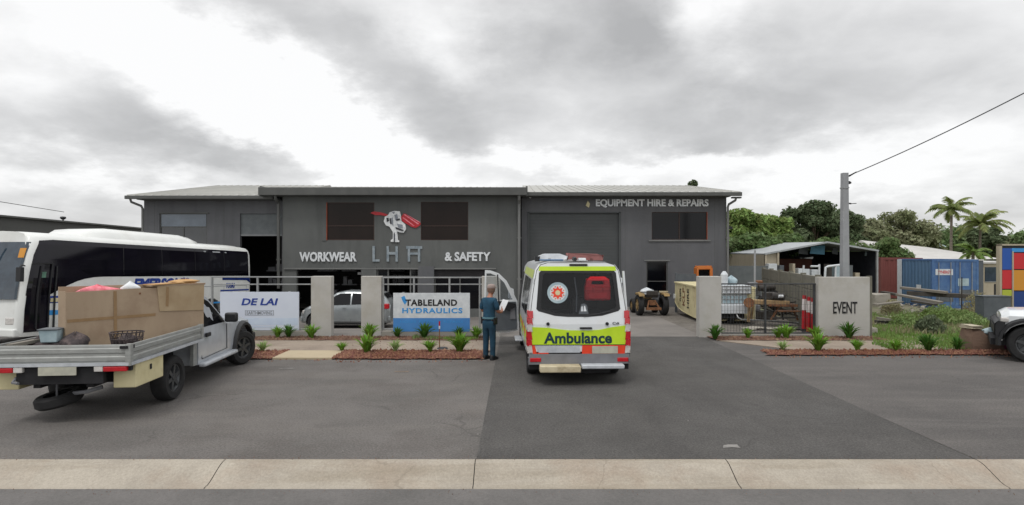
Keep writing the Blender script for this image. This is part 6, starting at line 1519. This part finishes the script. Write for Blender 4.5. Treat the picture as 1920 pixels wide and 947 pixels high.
for k in range(420):
    px = rnd.uniform(1640, 1790); py = rnd.uniform(549, 592) if rnd.random() < .8 else rnd.uniform(590, 615)
    Y = CH*F/(py-474); s_ = rnd.uniform(.03, .22)*(1 if rnd.random() < .25 else .55)
    x = SX(px, Y); q = [Vector((rnd.uniform(-1, 1), rnd.uniform(-1, 1), rnd.uniform(-.3, .8)))*s_ for _ in range(6)]
    import bmesh
    bm = bmesh.new()
    for v in q: bm.verts.new(v)
    bmesh.ops.convex_hull(bm, input=bm.verts); bm.verts.ensure_lookup_table()
    for i, v in enumerate(bm.verts): v.index = i
    mb.add([(v.co.x+x, v.co.y+Y, v.co.z+.05+G(x, Y)) for v in bm.verts], [tuple(v.index for v in f_.verts) for f_ in bm.faces]); bm.free()
o = mb.build('rubble', 'rubble'); o['kind'] = 'stuff'
def block(px0, px1, py0, py1, d, m, label, rz=0, name='concrete_block'):
    Y = CH*F/(py1-474); x0, x1 = SX(px0, Y), SX(px1, Y); h = SZ(py0, Y); w_ = (x1-x0)/2
    o = MB().hexa([(-w_, 0, 0), (w_, -.03, 0), (w_*.95, d, 0), (-w_*.9, d, 0), (-w_*.9, .04, h*.9), (w_*.96, .02, h), (w_*.9, d*.9, h*.95), (-w_*.85, d*.92, h)]).build(name, m, bevel=.03)
    o.location = ((x0+x1)/2, Y, 0); o.rotation_euler.z = rz; return tag(o, label, 'block')
block(1622, 1638, 606, 630, .25, 'rubble', 'broken pale concrete block leaning at the end of the rendered wall', .3)
block(1634, 1646, 615, 630, .2, 'rubble', 'small broken concrete block behind the leaning block', -.2)
block(1640, 1672, 551, 573, .8, 'rubble', 'pale sloping concrete slab near the red container', .1)
for k, (a, b) in enumerate(((1668, 661), (1662, 660), (1698, 658), (1733, 660), (1744, 661))): pass
# mural panel
mu = thing('mural_panel', 'framed panel of blue red orange and green coloured squares', 'panel', (0, 0, 0)); Yq = 21.0
def q_(px): return SX(px, Yq)
def qz(py): return SZ(py, Yq)
MB().box(q_(1875), q_(1990), Yq+.02, Yq+.12, qz(640), qz(460)).build('backing', 'black_plastic', mu)
MB().box(q_(1875)-.03, q_(1878), Yq-.02, Yq+.13, qz(556), qz(459)).box(q_(1897), q_(1899.5), Yq-.03, Yq+.02, qz(590), qz(472)).box(q_(1875)-.03, q_(1990), Yq-.02, Yq+.13, qz(461), qz(458)).build('frame', 'shed_cream', mu)
for a, b, c_, d_, m in ((1879, 1896.5, 466, 506, 'p_blue'), (1879, 1896.5, 507, 542, 'p_red'), (1879, 1896.5, 544, 557, 'p_lime'), (1900, 1945, 475, 505, 'p_red'), (1900, 1945, 507, 545, 'p_orange'), (1900, 1945, 547, 578, 'p_navy'), (1897, 1945, 466, 473, 'sky_blue'), (1947, 1988, 470, 520, 'p_blue'), (1947, 1988, 522, 570, 'p_lime')):
    MB().box(q_(a), q_(b), Yq-.012, Yq+.019, qz(d_), qz(c_)).build('coloured_square', m, mu)
gp = tag(MB().box(SX(1845, 20.2), SX(1896, 20.2), 20.2, 20.6, .0, SZ(557, 20.2)).box(SX(1845, 20.2)-.02, SX(1896, 20.2)+.02, 20.18, 20.62, SZ(557, 20.2), SZ(556, 20.2)+.01).build('grey_cabinet', 'panel_grey', bevel=.01), 'plain dark grey steel cabinet below the coloured mural panel', 'cabinet')
# rust brown rock with pale top
rk = thing('landscape_rock', 'long rust brown rock with pale cap beside the white pickup wheel', 'rock', (SX(1812, 15.0)+.25, 15.1, 0))
def rocksec(x, w_, h, n=12, k=0):
    r_ = random.Random(int(x*100)+k); out = []
    for i in range(n):
        a = pi*i/(n-1); out.append((x + r_.uniform(-.02, .02), -w_*cos(a)*(.75+.3*abs(cos(a)))+w_, h*min(1, sin(a)*1.35)+r_.uniform(-.02, .02)))
    out.append((x, 2*w_, -.05)); out.append((x, 0, -.05)); return out
MB().loft([rocksec(0, .18, .35), rocksec(.04, .28, .56), rocksec(.25, .32, .60), rocksec(.42, .33, .44), rocksec(.7, .33, .42), rocksec(1.0, .33, .40), rocksec(1.4, .30, .44), rocksec(1.6, .2, .3)]).build('rock_body', 'boulder', rk, smooth=45)
MB().prism([(.02, .05), (.3, .08), (.34, .5), (.1, .58), (.0, .4)], (), .585, .645, lambda u, v, w_: (u, v, w_)).build('pale_cap', 'boulder_top', rk, bevel=.02)
MB().prism([(.80, .10), (1.15, .08), (1.18, .26), (.83, .27)], (), -.03, .05).build('painted_mark', 'graffiti', rk, bevel=.02)
lump('clear_sheet', 'crumpled pale plastic sheet lying in the rock hollow', 'plastic sheet', (SX(1812, 15.0)+.97, 15.35, .36), .32, .22, .22, 'badge_ring', 51)

# ------------------------------------------------------------ poles and cables
up = thing('utility_pole', 'square grey concrete utility pole rising behind the lettered wall', 'pole', (SX(1583.5, 18.9), 18.9, 0))
zt = SZ(325, 18.9)
MB().loft([[(-.12, -.1, 0), (.12, -.1, 0), (.12, .1, 0), (-.12, .1, 0)], [(-.085, -.08, zt), (.085, -.08, zt), (.085, .08, zt), (-.085, .08, zt)]]).build('shaft', 'pole_conc', up)
MB().box(.085, .15, -.06, .06, zt-.36, zt-.28).lathe([(.02, 0), (.07, .02), (.075, .06), (.03, .10)], (.14, 0, zt-.36), 'z', 10).build('insulator', 'black_plastic', up)
MB().cyl((.08, 0, zt-.97), (.2, -.02, zt-.99), .025, .025, 8).cyl((.2, -.02, zt-.99), (.36, -.04, zt-.98), .012, .012, 6).build('side_arm', 'black_plastic', up)
MB().box(-.10, .10, -.1, .1, zt-.5, zt-.46).build('band', 'galv', up)
P0 = Vector((SX(1586, 18.9)+.12, 18.9, SZ(329, 18.9))); P1 = Vector((SX(1920, 14), 14, SZ(175, 14))); P2 = P0+(P1-P0)*2.2
pts = []
for i in range(25):
    t_ = i/24; p = P0.lerp(P2, t_); p.z -= .55*4*t_*(1-t_)*.55; pts.append(p)
# pass through P1 height
dz_ = P1.z - P0.lerp(P2, 1/2.2).z + .55*4*(1/2.2)*(1-1/2.2)*.55
for i, p in enumerate(pts): p.z += dz_*min(1, (i/24)*2.2)
tag(MB().tube(pts, .014, 6).build('overhead_cable', 'cable', smooth=60), 'thick overhead cable rising from the utility pole to the street', 'cable')
mb = MB(); mb.cyl(P0-Vector((.02, 0, .03)), P0+(P1-P0).normalized()*.28, .028, .018, 8); mb.build('cable_clamp', 'black_plastic', up, smooth=60).location = Vector((0,0,0))-Vector(up.location)
A0 = Vector((SX(-200, 40), 40, SZ(330, 40))); A1 = Vector((SX(120, 60), 60, SZ(398, 60)))
tag(MB().tube([A0, A0.lerp(A1, .5)-Vector((0, 0, .3)), A1], .03, 5).build('distant_cable', 'cable'), 'thin distant wire above the low neighbouring shed', 'cable')

# ------------------------------------------------------------ plants
def blade_plant(name, seed, nb, h, spread, m, wid=.045):
    rnd = random.Random(seed); mb = MB()
    for k in range(nb):
        a = rnd.uniform(0, 2*pi); L_ = h*rnd.uniform(.6, 1.12); tilt = rnd.uniform(.15, 1.0)*spread; w_ = wid*rnd.uniform(.7, 1.2)
        d = Vector((cos(a), sin(a), 0)); sd_ = Vector((-sin(a), cos(a), 0)); p = Vector((rnd.uniform(-.04, .04), rnd.uniform(-.04, .04), 0)); vs = []; n = 5
        for i in range(n+1):
            t_ = i/n; ww = w_*(.45+1.6*t_*(1-t_)+.25*(1-t_))*(1 if i < n else .05)
            vs += [p-sd_*ww+Vector((0, 0, ww*.5)), p.copy(), p+sd_*ww+Vector((0, 0, ww*.5))]
            an = tilt*(.35+.95*t_*t_*1.2); p = p+(d*sin(an)+Vector((0, 0, 1))*cos(an))*L_/n
        fs = []
        for i in range(n): b = i*3; fs += [(b, b+1, b+4, b+3), (b+1, b+2, b+5, b+4)]
        mb.add(vs, fs)
    return mb.build(name, m)
protos = []
for i, (m, nb, h, spd, wd) in enumerate((('plant', 80, .50, 1.55, .022), ('plant', 95, .55, 1.45, .022), ('plant_dark', 80, .54, 1.55, .024), ('plant_pale', 80, .48, 1.7, .017))):
    protos.append(blade_plant('foliage', 100+i, nb, h, spd, m, wd).data)
for o in [o for o in bpy.data.objects if o.name.startswith('foliage')]: bpy.data.objects.remove(o)
rnd = random.Random(8)
plants = [ # px, Y, kind, height px, label
 (492, 14.9, 3, 24, 'pale straggly plant beside the front wheel of the ute'),
 (641, 15.0, 0, 22, 'small bright strappy plant next to the cream concrete slab'),
 (688, 14.75, 1, 38, 'tall strappy plant in mulch before the rendered pillar by the striped sign'),
 (741, 14.9, 3, 28, 'pale green strappy plant before the near edge of the striped sign'),
 (806, 14.85, 0, 30, 'bright strappy plant in mulch just beside the marker stake'),
 (862, 14.85, 1, 42, 'tall pale strappy plant in mulch nearest the person in teal'),
 (1467, 15.05, 3, 24, 'pale plant at the driveway end of the mulch strip near the mesh fence'),
 (1534, 15.0, 1, 36, 'wide bright plant in mulch in front of the lettered wall corner'),
 (1607, 15.0, 0, 28, 'bright plant in mulch below the small dark lettering'),
 (1680, 15.0, 0, 28, 'green plant with dry base, first in mulch beyond the lettered wall'),
 (1740, 15.0, 2, 34, 'dark spiky plant in mulch in front of the weeds'),
 (1795, 15.1, 2, 26, 'dark low plant in mulch close to the rust brown rock'),
 (462, 17.3, 0, 24, 'green plant at the nose of the ute under the DE LAI sign'),
 (521, 17.3, 0, 26, 'broad green plant under the middle of the DE LAI sign'),
 (541, 17.35, 2, 26, 'narrow dark green plant under the edge of the DE LAI sign'),
 (584, 17.2, 0, 30, 'bright plant at the foot of the pillar by the DE LAI sign'),
 (693, 17.1, 1, 34, 'bushy bright plant at the foot of the pillar by the striped sign'),
 (745, 17.35, 2, 20, 'small dark plant at the near corner of the striped sign'),
 (796, 17.3, 2, 32, 'dark green plant standing before the blue band of the striped sign'),
 (860, 17.35, 2, 22, 'small dark plant under the far corner of the striped sign'),
 (893, 17.2, 1, 26, 'leafy plant behind the person in teal uniform'),
 (1341, 17.1, 2, 30, 'dark spiky plant at the foot of the pillar by the cream truck'),
 (1402, 17.2, 0, 24, 'bright round plant below the white crates'),
 (1459, 17.25, 0, 22, 'small bright plant, smaller of the pair at the mesh fence middle'),
 (1474, 17.2, 0, 30, 'bright plant, larger of the pair at the mesh fence middle'),
 (1528, 17.2, 0, 30, 'bright plant at the foot of the lettered wall edge by the marker posts'),
 (1592, 17.1, 2, 36, 'big dark spiky plant against the lettered wall'),
]
for k, (px, Y, kind, hp, lb) in enumerate(plants):
    r_ = bpy.data.objects.new('garden_plant', protos[kind]); COL.objects.link(r_)
    r_.location = (SX(px, Y), Y, .03); r_.rotation_euler.z = rnd.uniform(0, 6.28)
    s_ = hp*Y/F/.56*rnd.uniform(.9, 1.1); r_.scale = (s_*rnd.uniform(1.0, 1.3), s_*rnd.uniform(1.0, 1.3), s_)
    tag(r_, lb, 'plant', 'strappy garden plants in the verge beds')
# ground creepers in the back bed
def tuft_field(name, area, n, hmin, hmax, m, seed, zf=lambda x, y: 0, fn=None, wd=.012):
    rnd = random.Random(seed); mb = MB(); vs = []; fs = []
    for _ in range(n):
        x = rnd.uniform(area[0], area[1]); y = rnd.uniform(area[2], area[3])
        k = fn(x, y) if fn else 1
        if rnd.random() > k: continue
        h = rnd.uniform(hmin, hmax)*(.5+.5*k); a = rnd.uniform(0, 2*pi); l = rnd.uniform(0, .6)*h; b = rnd.uniform(0, 6.28); z = zf(x, y); o = len(vs)
        w_ = wd*rnd.uniform(.7, 1.4)
        vs += [(x-cos(a)*w_, y-sin(a)*w_, z), (x+cos(a)*w_, y+sin(a)*w_, z), (x+cos(b)*l*.4+cos(a)*w_*.7, y+sin(b)*l*.4+sin(a)*w_*.7, z+h*.6), (x+cos(b)*l, y+sin(b)*l, z+h)]
        fs += [(o, o+1, o+2), (o, o+2, o+3)]
    mb.add(vs, fs); o = mb.build(name, m); o['kind'] = 'stuff'; return o
from mathutils import noise as mnoise
def nz(x, y, s=.5, o=0): return mnoise.noise(Vector((x*s, y*s, o)))
tuft_field('ground_cover', (-2.9, -1.0, 16.95, 17.5), 2500, .05, .14, 'weed', 61, lambda x, y: .03, lambda x, y: max(0, nz(x, y, 2.2)+.3))
tuft_field('grass', (9.9, 17.5, 15.15, 24), 60000, .05, .17, 'grass', 62, lambda x, y: G(x, y), lambda x, y: max(0, min(1, .62+nz(x, y, .5)*1.2 - .04*(y-17))) if x > 9.0+(y-13)*.12+.0 and (x > 11.2 or y < 17 or True) and x > .62*y-.1 else 0, .014)
tuft_field('dry_grass', (11.5, 22, 18, 28), 36000, .06, .28, 'dry_grass', 63, lambda x, y: G(x, y), lambda x, y: max(0, min(1, .3+nz(x, y, .45, 3)*1.2)), .014)
tuft_field('grass', (13, 20, 18, 27), 22000, .12, .45, 'weed', 64, lambda x, y: G(x, y), lambda x, y: max(0, min(1, .25+nz(x, y, .5, 7)*1.6)), .016)
def weed_bush(px, Y, w_, h, m, label, seed, n=900):
    rnd = random.Random(seed); mb = MB(); vs = []; fs = []
    for _ in range(n):
        a = rnd.uniform(0, 6.28); r_ = sqrt(rnd.random())*w_; zt_ = h*(1-.6*(r_/w_)**2)*rnd.uniform(.15, 1); x = cos(a)*r_; y = sin(a)*r_
        s_ = rnd.uniform(.02, .05); q = Vector((rnd.uniform(-1, 1), rnd.uniform(-1, 1), rnd.uniform(-.2, 1))).normalized(); u_ = q.orthogonal().normalized(); v_ = q.cross(u_)
        c_ = Vector((x, y, zt_)); o = len(vs); vs += [c_-u_*s_*1.6, c_+v_*s_*.6, c_+u_*s_*1.6, c_-v_*s_*.6]; fs.append((o, o+1, o+2, o+3))
    for _ in range(40):
        a = rnd.uniform(0, 6.28); r_ = w_*rnd.uniform(.1, .8); o = len(vs); x, y = cos(a)*r_, sin(a)*r_
        vs += [(x*.3, y*.3, 0), (x*.3+.01, y*.3, 0), (x, y, h*rnd.uniform(.5, 1.1))]; fs.append((o, o+1, o+2))
    mb.add(vs, fs); t_ = mb.build('weed_clump', m); t_.location = (SX(px, Y), Y, G(SX(px, Y), Y)); return tag(t_, label, 'weeds', 'tall weed clumps in the vacant lot')
weed_bush(1744, 18.6, .42, .6, 'weed_dark', 'dark grey green weed clump behind the spiky mulch plants', 71, 1300)
weed_bush(1790, 20.5, .95, .62, 'weed', 'wide light green weed clump before the blue container doors', 72, 2600)
weed_bush(1765, 22.5, .7, .7, 'weed', 'light green weed clump nearer the timber pile', 73, 1800)
weed_bush(1838, 21.5, .5, .7, 'dry_grass', 'dry yellowish weed clump beside the grey steel cabinet', 74, 1200)
weed_bush(1833, 26, .55, 1.3, 'dry_grass', 'tall dry weed clump below the cream caravan', 75, 1400)
weed_bush(1700, 20.2, .6, .45, 'weed', 'low weed clump beside the short beam stack', 76, 1400)
weed_bush(1672, 28, .45, .8, 'dry_grass', 'dry bush by the end of the red container', 77, 900)
tag(MB().cyl((SX(1803, 24), 24, 0), (SX(1803.5, 24), 24, SZ(520, 24)), .025, .02, 8).build('steel_stake', 'dark_metal'), 'dark steel stake in the weeds before the container doors', 'stake')

# ------------------------------------------------------------ trees
def leaf_cloud(centres, n, size, seed, flat=.8, gap=0):
    rnd = random.Random(seed); vs = []; fs = []; tot_ = sum(r**2 for _, r in centres)
    for c, r in centres:
        for _ in range(int(n*r*r/tot_)):
            d = Vector((rnd.gauss(0, 1), rnd.gauss(0, 1), rnd.gauss(0, 1))).normalized()
            rr = r*(rnd.random()**.42)*(1+.25*mnoise.noise(d*2.3+c*.7)); p = c+Vector((d.x*rr, d.y*rr, d.z*rr*flat))
            s_ = size*rnd.uniform(.55, 1.3); nr = (d*.7+Vector((rnd.uniform(-1, 1), rnd.uniform(-1, 1), rnd.uniform(-.3, 1.2)))).normalized()
            u_ = nr.orthogonal().normalized(); a = rnd.uniform(0, 6.28); v_ = nr.cross(u_); u_, v_ = u_*cos(a)+v_*sin(a), v_*cos(a)-u_*sin(a)
            o = len(vs); b = nr*s_*.25
            vs += [p-u_*s_, p-v_*s_*.55+b, p+u_*s_, p+v_*s_*.55+b]; fs.append((o, o+1, o+2, o+3))
    return MB().add(vs, fs)
def tree(px, Y, top_py, wpx, m, label, seed, n=5500, leaf=.20, base_py=None, trunk_h=None, cat='tree', nclump=16, sparse=1.0, name='broadleaf_tree'):
    rnd = random.Random(seed); X = SX(px, Y); zt_ = SZ(top_py, Y); R_ = wpx/2*Y/F; th = trunk_h or zt_*.32
    t_ = thing(name, label, cat, (X, Y, 0), 0, 'trees behind the workshop and the lot'); cs = []
    for i in range(nclump):
        a = 2*pi*i*.618+rnd.uniform(-.3, .3); k = sqrt((i+.5)/nclump); z = th+(zt_-th)*(.25+.75*rnd.random()*sqrt(max(0, 1-.75*k*k)))
        r_ = R_*rnd.uniform(.26, .42)*(1.1-.35*k); z = min(z, zt_-r_*.75); cs.append((Vector((cos(a)*R_*k*.8, sin(a)*R_*k*.65, z)), r_))
    cs.append((Vector((rnd.uniform(-.2, .2)*R_, 0, zt_-R_*.30)), R_*.34))
    tb = MB(); tb.tube([(0, 0, -.2), (.05*R_, 0, th*.6), (.02*R_, .03*R_, th*1.2)], [R_*.085, R_*.06, R_*.045], 8)
    for c, r in cs:
        mid = Vector((c.x*.35, c.y*.35, th*1.15+(c.z-th)*.35)); tb.tube([(.02*R_, .03*R_, th*.95), mid, c], [R_*.035, R_*.022, R_*.007], 5)
    tb.build('trunk', 'bark', t_, smooth=60)
    leaf_cloud(cs, int(n*sparse), leaf, seed+1).build('crown', m, t_); return t_
TR = [
 (1385, 42, 392, 110, 'leaf_bright', 'bright green tree rising beside the workshop downpipe', 1, 7500, .17),
 (1437, 44, 404, 120, 'leaf_bright', 'rounded bright green tree between workshop and open shed', 2, 8500, .17),
 (1400, 38, 438, 130, 'leaf_mid', 'lower green tree in front of the rounded one by the workshop', 3, 7500, .15),
 (1478, 40, 440, 110, 'leaf_mid', 'green tree directly behind the pale shed roof slope', 4, 7000, .15),
 (1525, 52, 379, 130, 'leaf_dark', 'tallest dark green tree above the open shed ridge', 5, 10000, .2),
 (1575, 54, 392, 100, 'leaf_dark', 'dark tree partly hidden by the utility pole', 6, 8000, .2),
 (1628, 56, 408, 100, 'leaf_olive', 'olive green tree just beyond the utility pole', 7, 6500, .2),
 (1690, 58, 394, 130, 'leaf_olive', 'wide thin crowned olive tree above the red container', 8, 6000, .19),
 (1660, 46, 446, 110, 'leaf_mid', 'mid green tree behind the red container', 9, 6500, .16),
 (1725, 60, 430, 90, 'leaf_olive', 'low olive tree beside the distant roof', 10, 4500, .2),
 (1850, 58, 424, 70, 'leaf_dark', 'dark tree crown just behind the leaning palm', 11, 4500, .2),
 (1868, 60, 445, 90, 'leaf_olive', 'low brownish tree behind the mural panel', 12, 3500, .22),
 (1935, 50, 430, 70, 'leaf_mid', 'green tree at the edge behind the mural panel', 13, 3500, .2),
 (1300, 60, 338, 50, 'leaf_dark', 'dark tree tip showing above the workshop roof', 14, 2500, .2),
 (1555, 46, 446, 130, 'leaf_mid', 'green tree behind the shed ridge beneath the tallest crown', 15, 7000, .16),
]
for px, Y, tp_, wp, m, lb, sd_, n, lf in TR: tree(px, Y, tp_, wp, m, lb, sd_, n, lf, nclump=20)
# far wood closing the gaps at the horizon
rnd = random.Random(55); cs = []
for i in range(60):
    px = rnd.uniform(1340, 2050); Y = rnd.uniform(80, 100); cs.append((Vector((SX(px, Y), Y, rnd.uniform(1.5, 4.2))), rnd.uniform(2, 3.6)))
o = leaf_cloud(cs, 16000, .42, 56).build('far_wood', 'leaf_mid'); o['kind'] = 'stuff'
# palms
def palm(px, Y, top_py, label, seed, nf, L_, m='leaf_palm', base_lean=.1, crown_py=None, droop=1.0):
    rnd = random.Random(seed); zt_ = SZ(crown_py, Y)
    t_ = thing('palm_tree', label, 'palm', (SX(px, Y), Y, 0), 0)
    MB().tube([(0, 0, -.2), (.05, 0, zt_*.5), (base_lean, 0, zt_)], [.16, .11, .09], 9).build('trunk', 'palm_bark', t_, smooth=60)
    for k in range(nf):
        a = 2*pi*k/nf+rnd.uniform(-.25, .25); up_ = rnd.uniform(-.1, 1.25); mb = MB(); p = Vector((base_lean, 0, zt_)); n = 10; L1 = L_*rnd.uniform(.8, 1.1); pts = [p.copy()]; dirs = []
        for i in range(n):
            el_ = up_-droop*1.6*(i/n)**1.3; d = Vector((cos(a)*cos(el_), sin(a)*cos(el_), sin(el_))); dirs.append(d); p = p+d*L1/n; pts.append(p.copy())
        mb.tube(pts, [.035*(1-i/(n+1)) for i in range(n+1)], 4)
        for i in range(1, n):
            d = dirs[i]; s_ = d.cross(Vector((0, 0, 1))).normalized(); ll = L1*.30*(sin(pi*(i/n*.85+.12)))
            for j in range(2):
                b = pts[i].lerp(pts[i+1], j*.5)
                for sg in (-1, 1):
                    tip = b+(s_*sg*.75+d*.55+Vector((0, 0, -.35-rnd.uniform(0, .3)))).normalized()*ll
                    w_ = d*.045*2.0; mb.add([b-w_, b+w_, tip], [(0, 1, 2)])
        mb.build('frond', m, t_)
palm(1782, 50, 368, 'tall coconut palm standing above the pale roofed house', 21, 19, 2.2, crown_py=394)
palm(1836, 52, 400, 'wide leaning palm with drooping fronds beyond the mural panel', 23, 20, 2.6, crown_py=422)
palm(1822, 40, 462, 'small palm crown in front of the pale metal roof', 22, 11, 1.3, 'leaf_bright', crown_py=474)
